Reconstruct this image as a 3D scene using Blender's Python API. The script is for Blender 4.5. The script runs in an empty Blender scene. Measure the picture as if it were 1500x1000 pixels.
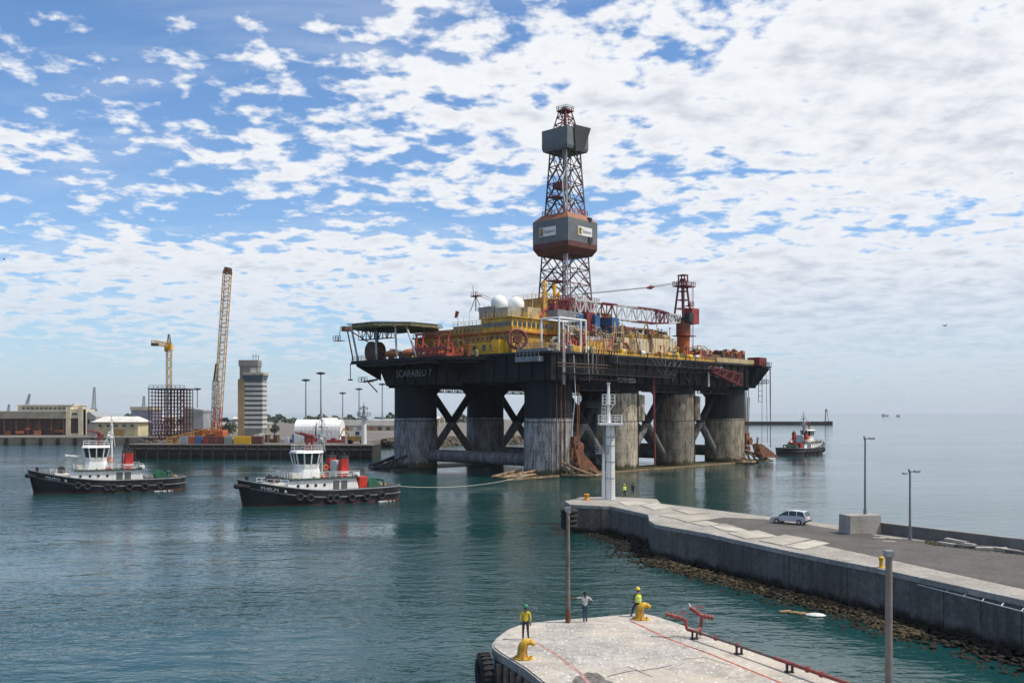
import bpy, bmesh, math, random
from mathutils import Vector, Matrix
R = math.radians
C = bpy.context.scene.collection
sc = bpy.context.scene

# ------------------------------------------------------------------ camera
CAMZ = 15.5
F = 1400.0            # focal length in pixels of the 1500 px wide photograph
HOR = 603.0           # horizon row
cam = bpy.data.cameras.new('camera')
cam.sensor_width = 36.0
cam.lens = 36.0 * F / 1500.0
cam.shift_y = (HOR - 500.0) / 1500.0
cam.clip_start = 0.5
cam.clip_end = 60000
camo = bpy.data.objects.new('camera', cam)
camo.location = (0, 0, CAMZ)
camo.rotation_euler = (R(90), 0, 0)
C.objects.link(camo)
sc.camera = camo

# ------------------------------------------------------------------ light
SUN_AZ = 99.0         # degrees clockwise from +Y
SUN_EL = 58.0
world = bpy.data.worlds.new('World')
sc.world = world
world.use_nodes = True

def nd(nt, typ, **kw):
    n = nt.nodes.new(typ)
    for k, v in kw.items():
        if k.startswith('i_'):
            n.inputs[k[2:].replace('_', ' ')].default_value = v
        else:
            setattr(n, k, v)
    return n

def mth(nt, op, a, b=None, c=None, clamp=False):
    n = nt.nodes.new('ShaderNodeMath'); n.operation = op; n.use_clamp = clamp
    for i, x in enumerate((a, b, c)):
        if x is None: continue
        if isinstance(x, (int, float)): n.inputs[i].default_value = x
        else: nt.links.new(x, n.inputs[i])
    return n.outputs[0]

def mrange(nt, v, a, b, c=0.0, d=1.0, smooth=True):
    n = nt.nodes.new('ShaderNodeMapRange')
    n.interpolation_type = 'SMOOTHSTEP' if smooth else 'LINEAR'
    nt.links.new(v, n.inputs[0])
    for i, x in enumerate((a, b, c, d)): n.inputs[i + 1].default_value = x
    return n.outputs[0]

def mixc(nt, f, a, b, blend='MIX'):
    n = nt.nodes.new('ShaderNodeMix'); n.data_type = 'RGBA'; n.blend_type = blend
    for idx, x in ((0, f), (6, a), (7, b)):
        if isinstance(x, (int, float)): n.inputs[idx].default_value = x
        elif isinstance(x, tuple): n.inputs[idx].default_value = (*x[:3], 1)
        else: nt.links.new(x, n.inputs[idx])
    return n.outputs[2]

COFF = (5.5, 2.8, 1)
def build_world():
    nt = world.node_tree
    nt.nodes.clear()
    out = nd(nt, 'ShaderNodeOutputWorld')
    bg = nd(nt, 'ShaderNodeBackground'); bg.inputs[1].default_value = 0.1
    nt.links.new(bg.outputs[0], out.inputs[0])
    sky = nd(nt, 'ShaderNodeTexSky', sky_type='NISHITA', sun_disc=False)
    sky.sun_elevation = R(SUN_EL); sky.sun_rotation = R(SUN_AZ)
    sky.air_density = 1.0; sky.dust_density = 0.4; sky.ozone_density = 3.5
    tc = nd(nt, 'ShaderNodeTexCoord')
    sep = nd(nt, 'ShaderNodeSeparateXYZ'); nt.links.new(tc.outputs['Generated'], sep.inputs[0])
    X, Y, Z = sep.outputs
    zz = mth(nt, 'ADD', mth(nt, 'MAXIMUM', Z, 0.0), 0.15)
    px = mth(nt, 'DIVIDE', X, zz); py = mth(nt, 'DIVIDE', Y, zz)
    comb = nd(nt, 'ShaderNodeCombineXYZ')
    nt.links.new(px, comb.inputs[0]); nt.links.new(py, comb.inputs[1])
    def noise(scale, detail, rough, off, dist=0.0, sx=1.0, sy=1.0):
        mp = nd(nt, 'ShaderNodeMapping'); nt.links.new(comb.outputs[0], mp.inputs[0])
        mp.inputs['Location'].default_value = off
        mp.inputs['Scale'].default_value = (sx, sy, 1)
        n = nd(nt, 'ShaderNodeTexNoise'); nt.links.new(mp.outputs[0], n.inputs['Vector'])
        n.inputs['Scale'].default_value = scale; n.inputs['Detail'].default_value = detail
        n.inputs['Roughness'].default_value = rough; n.inputs['Distortion'].default_value = dist
        return n.outputs[0]
    puffs = noise(10.5, 6, 0.55, (3.1, 7.7, 0), 0.1)
    clump = noise(3.6, 4, 0.55, (11.2, 4.4, 2), 0.15)
    cover = noise(0.95, 2, 0.5, COFF, 0.0)
    s = mth(nt, 'ADD', mth(nt, 'MULTIPLY', puffs, 1.45), mth(nt, 'MULTIPLY', clump, 0.62))
    s = mth(nt, 'ADD', s, mth(nt, 'MULTIPLY', cover, 1.0))
    s = mth(nt, 'ADD', s, mth(nt, 'MULTIPLY', X, 0.40))       # the cloud bank thickens to the right
    low = mth(nt, 'MULTIPLY', mrange(nt, Z, 0.03, 0.10), mrange(nt, Z, 0.13, 0.20, 1.0, 0.0))   # a low bank of cloud all round
    s = mth(nt, 'ADD', s, mth(nt, 'MULTIPLY', low, 0.22))
    dens = mrange(nt, s, 1.36, 1.60)
    # thin streaky veil
    veil = mrange(nt, noise(1.7, 7, 0.60, (1.7, 9.9, 3), 0.4, 0.7, 1.7), 0.46, 0.78, 0.0, 0.30)
    dens = mth(nt, 'MAXIMUM', dens, veil)
    dens = mth(nt, 'MULTIPLY', dens, mrange(nt, Z, 0.0, 0.17, 0.5, 1.0))
    shade = mrange(nt, noise(8.0, 6, 0.6, (5.1, 1.2, 8)), 0.34, 0.70)
    thick = mrange(nt, s, 1.5, 2.0)
    ccol = mixc(nt, mth(nt, 'MULTIPLY', shade, thick), (8.8, 8.9, 9.1), (5.6, 6.0, 6.7))
    col = mixc(nt, mth(nt, 'MULTIPLY', dens, 0.97), mixc(nt, 1.0, sky.outputs[0], (1.0, 1.25, 1.46), 'MULTIPLY'), ccol)
    # pale band of low haze round the whole horizon
    band = mth(nt, 'POWER', 2.718, mth(nt, 'MULTIPLY', mth(nt, 'MAXIMUM', Z, 0.0), -10.5))
    col = mixc(nt, mth(nt, 'MULTIPLY', band, 0.86), col, (4.6, 5.35, 6.5))
    nt.links.new(col, bg.inputs[0])
build_world()

sun = bpy.data.lights.new('sun', 'SUN'); sun.energy = 4.0; sun.angle = R(0.6); sun.color = (1.0, 0.955, 0.89)
suno = bpy.data.objects.new('sun', sun); C.objects.link(suno)
sd = Vector((math.sin(R(SUN_AZ)) * math.cos(R(SUN_EL)), math.cos(R(SUN_AZ)) * math.cos(R(SUN_EL)), math.sin(R(SUN_EL))))
suno.rotation_euler = sd.to_track_quat('Z', 'Y').to_euler()
suno.location = sd * 300
sc.view_settings.view_transform = 'Standard'
sc.view_settings.look = 'None'
sc.view_settings.exposure = 0.12
sc.view_settings.gamma = 1.0
sc.view_settings.use_curve_mapping = False
sc.cycles.max_bounces = 6
sc.cycles.volume_bounces = 0

# ------------------------------------------------------------------ helpers
def pix(px, py, z):
    d = (CAMZ - z) * F / (py - HOR)
    return Vector(((px - 750.0) / F * d, d, z))

def at(px, py, d):
    return Vector(((px - 750.0) / F * d, d, CAMZ + (HOR - py) / F * d))

def tag(o, label=None, cat=None, group=None, kind=None):
    if label: o['label'] = label
    if cat: o['category'] = cat
    if group: o['group'] = group
    if kind: o['kind'] = kind
    return o

def empty(name, loc=(0, 0, 0), rz=0.0, label=None, cat=None, group=None):
    o = bpy.data.objects.new(name, None); C.objects.link(o)
    o.empty_display_size = 0.3
    o.location = loc; o.rotation_euler = (0, 0, rz)
    return tag(o, label, cat, group)

def link_mesh(name, me, mat, parent=None, loc=(0, 0, 0), rot=(0, 0, 0)):
    o = bpy.data.objects.new(name, me); C.objects.link(o)
    if mat and not me.materials: me.materials.append(mat)
    o.parent = parent; o.location = loc; o.rotation_euler = rot
    return o

def copy_tree(o, parent=None):
    c = o.copy(); C.objects.link(c); c.parent = parent
    for ch in list(o.children): copy_tree(ch, c)
    return c

class MB:
    def __init__(s): s.v = []; s.f = []
    def add(s, vs, fs):
        b = len(s.v); s.v += [tuple(v) for v in vs]; s.f += [tuple(i + b for i in f) for f in fs]; return s
    def box(s, c, d, rz=0.0, M=None):
        hx, hy, hz = d[0] / 2, d[1] / 2, d[2] / 2
        vs = [Vector((x * hx, y * hy, z * hz)) for z in (-1, 1) for x, y in ((-1, -1), (1, -1), (1, 1), (-1, 1))]
        if M is None: M = Matrix.Rotation(rz, 3, 'Z')
        vs = [M @ v + Vector(c) for v in vs]
        return s.add(vs, [(3, 2, 1, 0), (4, 5, 6, 7), (0, 1, 5, 4), (1, 2, 6, 5), (2, 3, 7, 6), (3, 0, 4, 7)])
    def span(s, x0, x1, y0, y1, z0, z1):
        return s.box(((x0 + x1) / 2, (y0 + y1) / 2, (z0 + z1) / 2), (abs(x1 - x0), abs(y1 - y0), abs(z1 - z0)))
    def beam(s, p0, p1, w, h=None):
        p0 = Vector(p0); p1 = Vector(p1); d = p1 - p0; L = d.length
        if L < 1e-6: return s
        q = d.to_track_quat('Z', 'Y').to_matrix()
        return s.box((p0 + p1) / 2, (w, h or w, L), M=q)
    def tube(s, p0, p1, r0, r1=None, n=8, cap=True):
        p0 = Vector(p0); p1 = Vector(p1); r1 = r0 if r1 is None else r1
        q = (p1 - p0).to_track_quat('Z', 'Y').to_matrix()
        vs = []
        for p, r in ((p0, r0), (p1, r1)):
            for i in range(n):
                a = 2 * math.pi * i / n
                vs.append(p + q @ Vector((math.cos(a) * r, math.sin(a) * r, 0)))
        fs = [(i, (i + 1) % n, n + (i + 1) % n, n + i) for i in range(n)]
        if cap: fs += [tuple(range(n - 1, -1, -1)), tuple(range(n, 2 * n))]
        return s.add(vs, fs)
    def path(s, pts, r, n=6):
        for a, b in zip(pts[:-1], pts[1:]): s.tube(a, b, r, n=n)
        return s
    def lathe(s, prof, n=24, c=(0, 0, 0), M=None):
        vs = []; fs = []
        for r, z in prof:
            for i in range(n):
                a = 2 * math.pi * i / n
                v = Vector((math.cos(a) * r, math.sin(a) * r, z))
                vs.append((M @ v if M else v) + Vector(c))
        for k in range(len(prof) - 1):
            for i in range(n):
                j = (i + 1) % n
                fs.append((k * n + i, k * n + j, (k + 1) * n + j, (k + 1) * n + i))
        fs += [tuple(range(n - 1, -1, -1)), tuple((len(prof) - 1) * n + i for i in range(n))]
        return s.add(vs, fs)
    def sphere(s, c, r, n=16, m=10, sz=1.0):
        return s.lathe([(max(1e-3, math.sin(math.pi * k / m)) * r, -math.cos(math.pi * k / m) * r * sz) for k in range(m + 1)], n, c)
    def torus(s, c, Rr, r, axis='Z', n=20, m=8, arc=1.0):
        M = {'Z': Matrix.Identity(3), 'Y': Matrix.Rotation(R(90), 3, 'X'), 'X': Matrix.Rotation(R(90), 3, 'Y')}[axis] if isinstance(axis, str) else axis
        vs = []; fs = []
        for i in range(n):
            a = 2 * math.pi * i / n * arc
            for j in range(m):
                b = 2 * math.pi * j / m
                vs.append(M @ Vector(((Rr + r * math.cos(b)) * math.cos(a), (Rr + r * math.cos(b)) * math.sin(a), r * math.sin(b))) + Vector(c))
        last = n if arc >= 1 else n - 1
        for i in range(last):
            for j in range(m):
                i2 = (i + 1) % n; j2 = (j + 1) % m
                fs.append((i * m + j, i2 * m + j, i2 * m + j2, i * m + j2))
        return s.add(vs, fs)
    def prism(s, poly, z0, z1, top=None):
        n = len(poly); top = top or poly
        vs = [(p[0], p[1], z0) for p in poly] + [(p[0], p[1], z1) for p in top]
        fs = [(i, (i + 1) % n, n + (i + 1) % n, n + i) for i in range(n)]
        fs += [tuple(range(n - 1, -1, -1)), tuple(range(n, 2 * n))]
        return s.add(vs, fs)
    def sideprism(s, prof, y0, y1, M=None):      # profile in x,z extruded along y
        n = len(prof)
        vs = [(p[0], y0, p[1]) for p in prof] + [(p[0], y1, p[1]) for p in prof]
        if M: vs = [M @ Vector(v) for v in vs]
        fs = [(i, (i + 1) % n, n + (i + 1) % n, n + i) for i in range(n)]
        fs += [tuple(range(n - 1, -1, -1)), tuple(range(n, 2 * n))]
        return s.add(vs, fs)
    def loft(s, rings, cap=True, closed=True):
        n = len(rings[0]); vs = [v for r in rings for v in r]; fs = []
        for k in range(len(rings) - 1):
            for i in range(n if closed else n - 1):
                j = (i + 1) % n
                fs.append((k * n + i, k * n + j, (k + 1) * n + j, (k + 1) * n + i))
        if cap and closed:
            fs += [tuple(range(n - 1, -1, -1)), tuple((len(rings) - 1) * n + i for i in range(n))]
        return s.add(vs, fs)
    def lattice(s, p0, p1, w0, w1, n, rc, rb, up=(0, 0, 1), h0=None, h1=None, parts=('chord', 'brace')):
        p0 = Vector(p0); p1 = Vector(p1); d = (p1 - p0).normalized(); up = Vector(up)
        sx = d.cross(up).normalized(); sy = sx.cross(d).normalized()
        h0 = h0 or w0; h1 = h1 or w1
        ring = []
        for k in range(n + 1):
            t = k / n; p = p0.lerp(p1, t); w = w0 + (w1 - w0) * t; h = h0 + (h1 - h0) * t
            ring.append([p + sx * (a * w / 2) + sy * (b * h / 2) for a, b in ((-1, -1), (1, -1), (1, 1), (-1, 1))])
        for k in range(n):
            for i in range(4):
                j = (i + 1) % 4
                if 'chord' in parts: s.beam(ring[k][i], ring[k + 1][i], rc)
                if 'brace' in parts:
                    if k % 2: s.beam(ring[k][i], ring[k + 1][j], rb)
                    else: s.beam(ring[k][j], ring[k + 1][i], rb)
                    s.beam(ring[k][i], ring[k][j], rb)
        if 'brace' in parts:
            for i in range(4): s.beam(ring[n][i], ring[n][(i + 1) % 4], rb)
        return s
    def rail(s, pts, h=1.1, t=0.06, step=1.8, bars=2):
        for a, b in zip(pts[:-1], pts[1:]):
            a = Vector(a); b = Vector(b); L = (b - a).length; n = max(1, int(round(L / step)))
            for k in range(n + 1):
                p = a.lerp(b, k / n); s.beam(p, p + Vector((0, 0, h)), t)
            for q in range(1, bars + 1):
                dz = Vector((0, 0, h * q / bars)); s.beam(a + dz, b + dz, t)
        return s
    def ladder(s, p0, p1, w=0.5, t=0.05, step=0.35, side=(1, 0, 0)):
        p0 = Vector(p0); p1 = Vector(p1); sd_ = Vector(side).normalized() * w / 2
        s.beam(p0 - sd_, p1 - sd_, t); s.beam(p0 + sd_, p1 + sd_, t)
        n = int((p1 - p0).length / step)
        for k in range(1, n):
            p = p0.lerp(p1, k / n); s.beam(p - sd_, p + sd_, t * 0.7)
        return s
    def mesh(s, name, smooth=False, bevel=0.0):
        me = bpy.data.meshes.new(name)
        me.from_pydata(s.v, [], s.f)
        bm = bmesh.new(); bm.from_mesh(me)
        bmesh.ops.recalc_face_normals(bm, faces=bm.faces)
        if bevel > 0:
            es = [e for e in bm.edges if len(e.link_faces) == 2 and e.calc_face_angle(0) > 0.6]
            bmesh.ops.bevel(bm, geom=es, offset=bevel, segments=2, affect='EDGES', profile=0.6)
        bm.to_mesh(me); bm.free()
        if smooth:
            for p in me.polygons: p.use_smooth = True
            try: me.set_sharp_from_angle(angle=R(35))
            except Exception: pass
        return me
    def build(s, name, mat, parent=None, smooth=False, bevel=0.0, loc=(0, 0, 0), rot=(0, 0, 0)):
        return link_mesh(name, s.mesh(name, smooth, bevel), mat, parent, loc, rot)

def text_mesh(txt, size):
    cu = bpy.data.curves.new('lettering', 'FONT'); cu.body = txt; cu.size = size; cu.resolution_u = 2
    cu.offset = size * 0.012
    o = bpy.data.objects.new('lettering', cu); C.objects.link(o)
    bpy.context.view_layer.update()
    dg = bpy.context.evaluated_depsgraph_get()
    me = bpy.data.meshes.new_from_object(o.evaluated_get(dg))
    bpy.data.objects.remove(o); bpy.data.curves.remove(cu)
    me.materials.clear()
    return me

# ------------------------------------------------------------------ materials
MATS = {}
def mat(name, col, rough=0.6, var=0.18, scale=1.2, rust=0.0, rustcol=(0.16, 0.055, 0.022), metal=0.0, streak=0.0,
        dirt=0.0, bump=0.0, detail=5, spec=0.5):
    if name in MATS: return MATS[name]
    m = bpy.data.materials.new(name); m.use_nodes = True; MATS[name] = m
    nt = m.node_tree; b = nt.nodes['Principled BSDF']
    tc = nd(nt, 'ShaderNodeTexCoord')
    def noise(sc_, det=detail, zs=1.0, rough_=0.6):
        mp = nd(nt, 'ShaderNodeMapping'); nt.links.new(tc.outputs['Object'], mp.inputs[0])
        mp.inputs['Scale'].default_value = (1, 1, zs)
        n = nd(nt, 'ShaderNodeTexNoise'); nt.links.new(mp.outputs[0], n.inputs['Vector'])
        n.inputs['Scale'].default_value = sc_; n.inputs['Detail'].default_value = det; n.inputs['Roughness'].default_value = rough_
        return n.outputs[0]
    n1 = noise(scale)
    dark = tuple(c * (1 - var * 1.6) for c in col); lite = tuple(min(1, c * (1 + var)) for c in col)
    c = mixc(nt, mrange(nt, n1, 0.3, 0.7), dark, lite)
    if streak > 0:
        st = mrange(nt, noise(2.2, 4, 0.06), 0.52, 0.72, 0, streak)
        c = mixc(nt, st, c, tuple(x * 0.45 + y * 0.35 for x, y in zip(col, rustcol)))
    if dirt > 0:
        dd = mrange(nt, noise(scale * 0.4, 6), 0.48, 0.7, 0, dirt)
        c = mixc(nt, dd, c, tuple(x * 0.35 for x in col))
    if rust > 0:
        rr = mrange(nt, noise(scale * 1.7, 8, 0.45, 0.7), 0.66 - rust * 0.35, 0.72 - rust * 0.2, 0, min(1, 0.5 + rust))
        c = mixc(nt, rr, c, rustcol)
    nt.links.new(c, b.inputs['Base Color'])
    rn = mrange(nt, n1, 0.2, 0.8, max(0.05, rough - 0.1), min(1, rough + 0.12))
    nt.links.new(rn, b.inputs['Roughness'])
    b.inputs['Metallic'].default_value = metal
    b.inputs['Specular IOR Level'].default_value = spec
    if bump > 0:
        bp = nd(nt, 'ShaderNodeBump'); bp.inputs['Strength'].default_value = 1.0; bp.inputs['Distance'].default_value = bump
        nt.links.new(noise(scale * 5, 6), bp.inputs['Height']); nt.links.new(bp.outputs[0], b.inputs['Normal'])
    return m

black = mat('hull_black_paint', (0.008, 0.0095, 0.013), 0.6, 0.35, 0.25, rust=0.12, rustcol=(0.03, 0.017, 0.012), streak=0.4, spec=0.25)
dsteel = mat('dark_steel', (0.022, 0.024, 0.028), 0.6, 0.3, 0.5, rust=0.25)
gsteel = mat('grey_steel', (0.20, 0.21, 0.22), 0.55, 0.2, 0.6, rust=0.15)
lsteel = mat('light_steel', (0.42, 0.43, 0.44), 0.5, 0.2, 0.6, rust=0.15)
yellow = mat('yellow_paint', (0.64, 0.39, 0.045), 0.6, 0.25, 0.5, rust=0.36, dirt=0.25, streak=0.6, rustcol=(0.22, 0.085, 0.03))
ochre = mat('ochre_paint', (0.50, 0.285, 0.05), 0.65, 0.28, 0.5, rust=0.42, dirt=0.35, streak=0.7, rustcol=(0.2, 0.08, 0.03))
byellow = mat('bright_yellow_paint', (0.75, 0.42, 0.015), 0.5, 0.12, 0.8, rust=0.12)
khaki = mat('khaki_paint', (0.27, 0.23, 0.11), 0.65, 0.25, 0.4, rust=0.2, streak=0.5)
redp = mat('red_paint', (0.30, 0.035, 0.032), 0.55, 0.22, 0.6, rust=0.2)
dred = mat('dark_red_paint', (0.17, 0.022, 0.026), 0.6, 0.22, 0.6, rust=0.25)
orangep = mat('orange_paint', (0.46, 0.10, 0.02), 0.6, 0.2, 0.5, rust=0.25, streak=0.4)
salmon = mat('faded_red_pipe', (0.40, 0.12, 0.065), 0.6, 0.25, 0.8, rust=0.35)
rusty = mat('rusty_steel', (0.17, 0.065, 0.03), 0.85, 0.35, 0.8, dirt=0.6, bump=0.02)
brown = mat('brown_steel', (0.095, 0.055, 0.035), 0.8, 0.3, 0.5, rust=0.3)
white = mat('white_paint', (0.78, 0.78, 0.76), 0.4, 0.05, 0.5, rust=0.05, streak=0.12)
wsteel = mat('weathered_white_paint', (0.62, 0.62, 0.60), 0.5, 0.1, 0.7, rust=0.18)
beige = mat('beige_paint', (0.48, 0.36, 0.20), 0.6, 0.2, 0.5, rust=0.25, streak=0.5)
bluep = mat('blue_paint', (0.03, 0.10, 0.25), 0.5, 0.2, 0.6, rust=0.12)
greenp = mat('green_paint', (0.02, 0.12, 0.065), 0.5, 0.2, 0.6, rust=0.1)
glass = mat('dark_glass', (0.02, 0.03, 0.035), 0.08, 0.1, 1.0, spec=0.8)
rubber = mat('black_rubber', (0.018, 0.018, 0.019), 0.85, 0.3, 3.0, bump=0.01)
rope = mat('pale_rope', (0.6, 0.58, 0.5), 0.9, 0.1, 3)
wood = mat('weathered_wood', (0.16, 0.125, 0.10), 0.85, 0.25, 2.0, streak=0.5, rustcol=(0.05, 0.04, 0.03), bump=0.01)
windg = mat('grey_windwall', (0.135, 0.145, 0.155), 0.6, 0.15, 0.25, streak=0.25, rustcol=(0.15, 0.1, 0.08))
windr = mat('red_windwall', (0.105, 0.032, 0.024), 0.65, 0.2, 0.3, streak=0.3)
windo = mat('orange_windwall', (0.27, 0.105, 0.055), 0.65, 0.2, 0.35, streak=0.3)
mint = mat('pale_blue_paint', (0.45, 0.62, 0.66), 0.5, 0.08, 1)
sred = mat('signal_red_paint', (0.46, 0.024, 0.015), 0.55, 0.25, 0.9, rust=0.15, streak=0.4)

def column_mat(name, zl, up, low, zt=2.2, streaky=0.6):
    """steel column: paint above the old waterline zl, scraped marine growth below, green weed at the foot"""
    m = bpy.data.materials.new(name); m.use_nodes = True
    nt = m.node_tree; b = nt.nodes['Principled BSDF']
    tc = nd(nt, 'ShaderNodeTexCoord')
    sep = nd(nt, 'ShaderNodeSeparateXYZ'); nt.links.new(tc.outputs['Object'], sep.inputs[0])
    def noise(s, det, zs, ro=0.65):
        mp = nd(nt, 'ShaderNodeMapping'); nt.links.new(tc.outputs['Object'], mp.inputs[0]); mp.inputs['Scale'].default_value = (1, 1, zs)
        n = nd(nt, 'ShaderNodeTexNoise'); nt.links.new(mp.outputs[0], n.inputs['Vector'])
        n.inputs['Scale'].default_value = s; n.inputs['Detail'].default_value = det; n.inputs['Roughness'].default_value = ro
        return n.outputs[0]
    blot = noise(0.7, 8, 0.35); strk = noise(0.9, 5, 0.05); fine = noise(3.2, 6, 0.16, 0.7)
    lowc = mixc(nt, mrange(nt, fine, 0.38, 0.60), tuple(c * 0.45 for c in low), low)
    lowc = mixc(nt, mrange(nt, blot, 0.42, 0.62, 0, 0.75), lowc, tuple(c * 1.5 for c in low))
    lowc = mixc(nt, mrange(nt, noise(1.7, 7, 0.14, 0.7), 0.53, 0.64, 0, 0.75), lowc, tuple(c * 0.22 for c in low))
    rustm = mrange(nt, strk, 0.54, 0.66, 0, streaky)
    lowc = mixc(nt, rustm, lowc, (0.13, 0.06, 0.03))
    upc = mixc(nt, mrange(nt, strk, 0.4, 0.65), up, tuple(c * 1.9 for c in up))
    upc = mixc(nt, mrange(nt, fine, 0.62, 0.75, 0, 0.5), upc, (0.08, 0.045, 0.03))
    zj = mth(nt, 'ADD', sep.outputs[2], mth(nt, 'MULTIPLY', mth(nt, 'SUBTRACT', strk, 0.5), 0.9))
    c = mixc(nt, mrange(nt, zj, zl - 0.12, zl + 0.12), lowc, upc)
    seam = mth(nt, 'ABSOLUTE', mth(nt, 'SUBTRACT', mth(nt, 'FRACT', mth(nt, 'MULTIPLY', sep.outputs[2], 0.42)), 0.5))
    c = mixc(nt, mrange(nt, seam, 0.0, 0.035, 0.45, 0.0), c, (0.02, 0.018, 0.016))
    # weed at the foot
    zw = mth(nt, 'ADD', sep.outputs[2], mth(nt, 'MULTIPLY', mth(nt, 'SUBTRACT', blot, 0.5), 3.0))
    c = mixc(nt, mrange(nt, zw, zt * 0.5, zt, 0.9, 0.0), c, (0.045, 0.048, 0.018))
    nt.links.new(c, b.inputs['Base Color'])
    b.inputs['Roughness'].default_value = 0.75; b.inputs['Specular IOR Level'].default_value = 0.25
    bp = nd(nt, 'ShaderNodeBump'); bp.inputs['Distance'].default_value = 0.08; nt.links.new(blot, bp.inputs['Height'])
    bp.inputs['Strength'].default_value = 0.7
    nt.links.new(bp.outputs[0], b.inputs['Normal'])
    return m

def concrete_mat(name, col, speck=0.0, stain=0.5, scale=1.0, wet=None, bump=0.02, crack=0.0):
    m = bpy.data.materials.new(name); m.use_nodes = True
    nt = m.node_tree; b = nt.nodes['Principled BSDF']
    tc = nd(nt, 'ShaderNodeTexCoord'); oi = nd(nt, 'ShaderNodeObjectInfo'); cx_ = nd(nt, 'ShaderNodeCombineXYZ')
    nt.links.new(mth(nt, 'MULTIPLY', oi.outputs['Random'], 91.0), cx_.inputs[0]); nt.links.new(mth(nt, 'MULTIPLY', oi.outputs['Random'], 57.0), cx_.inputs[1])
    oc_ = nd(nt, 'ShaderNodeVectorMath'); oc_.operation = 'ADD'; nt.links.new(tc.outputs['Object'], oc_.inputs[0]); nt.links.new(cx_.outputs[0], oc_.inputs[1]); UV = oc_.outputs[0]
    def noise(s, det, zs=1.0, ro=0.65):
        mp = nd(nt, 'ShaderNodeMapping'); nt.links.new(UV, mp.inputs[0]); mp.inputs['Scale'].default_value = (1, 1, zs)
        n = nd(nt, 'ShaderNodeTexNoise'); nt.links.new(mp.outputs[0], n.inputs['Vector'])
        n.inputs['Scale'].default_value = s * scale; n.inputs['Detail'].default_value = det; n.inputs['Roughness'].default_value = ro
        return n.outputs[0]
    a = noise(0.35, 8); d = noise(2.6, 8, 1, 0.75); e = noise(9, 5)
    c = mixc(nt, mrange(nt, a, 0.35, 0.65), tuple(x * 0.68 for x in col), col)
    c = mixc(nt, mrange(nt, d, 0.42, 0.62, 0, stain), c, tuple(x * 0.5 for x in col))
    c = mixc(nt, mrange(nt, e, 0.55, 0.7, 0, 0.45), c, tuple(min(1, x * 1.35) for x in col))
    if speck > 0.5:
        c = mixc(nt, mrange(nt, noise(0.16, 5), 0.45, 0.62, 0, 0.55), c, tuple(x * y for x, y in zip(col, (1.18, 1.08, 0.92))))
        c = mixc(nt, mrange(nt, noise(0.55, 6, 1, 0.7), 0.56, 0.68, 0, 0.5), c, (0.17, 0.13, 0.10))
    if speck > 0:
        v = nd(nt, 'ShaderNodeTexVoronoi'); nt.links.new(tc.outputs['Object'], v.inputs['Vector']); v.inputs['Scale'].default_value = 4.2
        v.inputs['Randomness'].default_value = 1.0
        n2 = noise(0.6, 6)
        r = mth(nt, 'MULTIPLY', mrange(nt, v.outputs['Distance'], 0.20, 0.32, 1, 0), mrange(nt, n2, 0.36, 0.52))
        n3 = nd(nt, 'ShaderNodeSeparateColor'); nt.links.new(v.outputs['Color'], n3.inputs[0])
        r = mth(nt, 'MULTIPLY', r, mrange(nt, n3.outputs[0], 0.45, 0.6))
        c = mixc(nt, mth(nt, 'MULTIPLY', r, speck), c, (0.72, 0.71, 0.68))
    if crack > 0:
        v = nd(nt, 'ShaderNodeTexVoronoi'); v.feature = 'DISTANCE_TO_EDGE'; v.inputs['Scale'].default_value = 0.17
        mp = nd(nt, 'ShaderNodeVectorMath'); mp.operation = 'ADD'
        nn = nd(nt, 'ShaderNodeTexNoise'); nt.links.new(tc.outputs['Object'], nn.inputs['Vector']); nn.inputs['Scale'].default_value = 0.7; nn.inputs['Detail'].default_value = 5
        nt.links.new(tc.outputs['Object'], mp.inputs[0]); nt.links.new(nn.outputs['Color'], mp.inputs[1])
        nt.links.new(mp.outputs[0], v.inputs['Vector'])
        c = mixc(nt, mrange(nt, v.outputs['Distance'], 0.001, 0.006, crack, 0), c, tuple(x * 0.25 for x in col))
    if wet is not None:     # dark tidal growth below height wet
        sep = nd(nt, 'ShaderNodeSeparateXYZ'); nt.links.new(tc.outputs['Object'], sep.inputs[0])
        zz = mth(nt, 'ADD', sep.outputs[2], mth(nt, 'MULTIPLY', mth(nt, 'SUBTRACT', a, 0.5), 1.6))
        c = mixc(nt, mrange(nt, zz, wet - 0.3, wet + 0.35, 1, 0), c, (0.022, 0.02, 0.014))
        st = noise(1.3, 6, 0.06)
        c = mixc(nt, mrange(nt, st, 0.47, 0.66, 0, 0.75), c, tuple(x * 0.42 for x in col))
    c = mixc(nt, 1.0, c, mixc(nt, oi.outputs['Random'], (0.8, 0.79, 0.77), (1.0, 1.0, 1.0)), 'MULTIPLY')
    nt.links.new(c, b.inputs['Base Color'])
    b.inputs['Roughness'].default_value = 0.88
    b.inputs['Specular IOR Level'].default_value = 0.3
    bp = nd(nt, 'ShaderNodeBump'); bp.inputs['Distance'].default_value = bump; nt.links.new(d, bp.inputs['Height'])
    nt.links.new(bp.outputs[0], b.inputs['Normal'])
    return m

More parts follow.
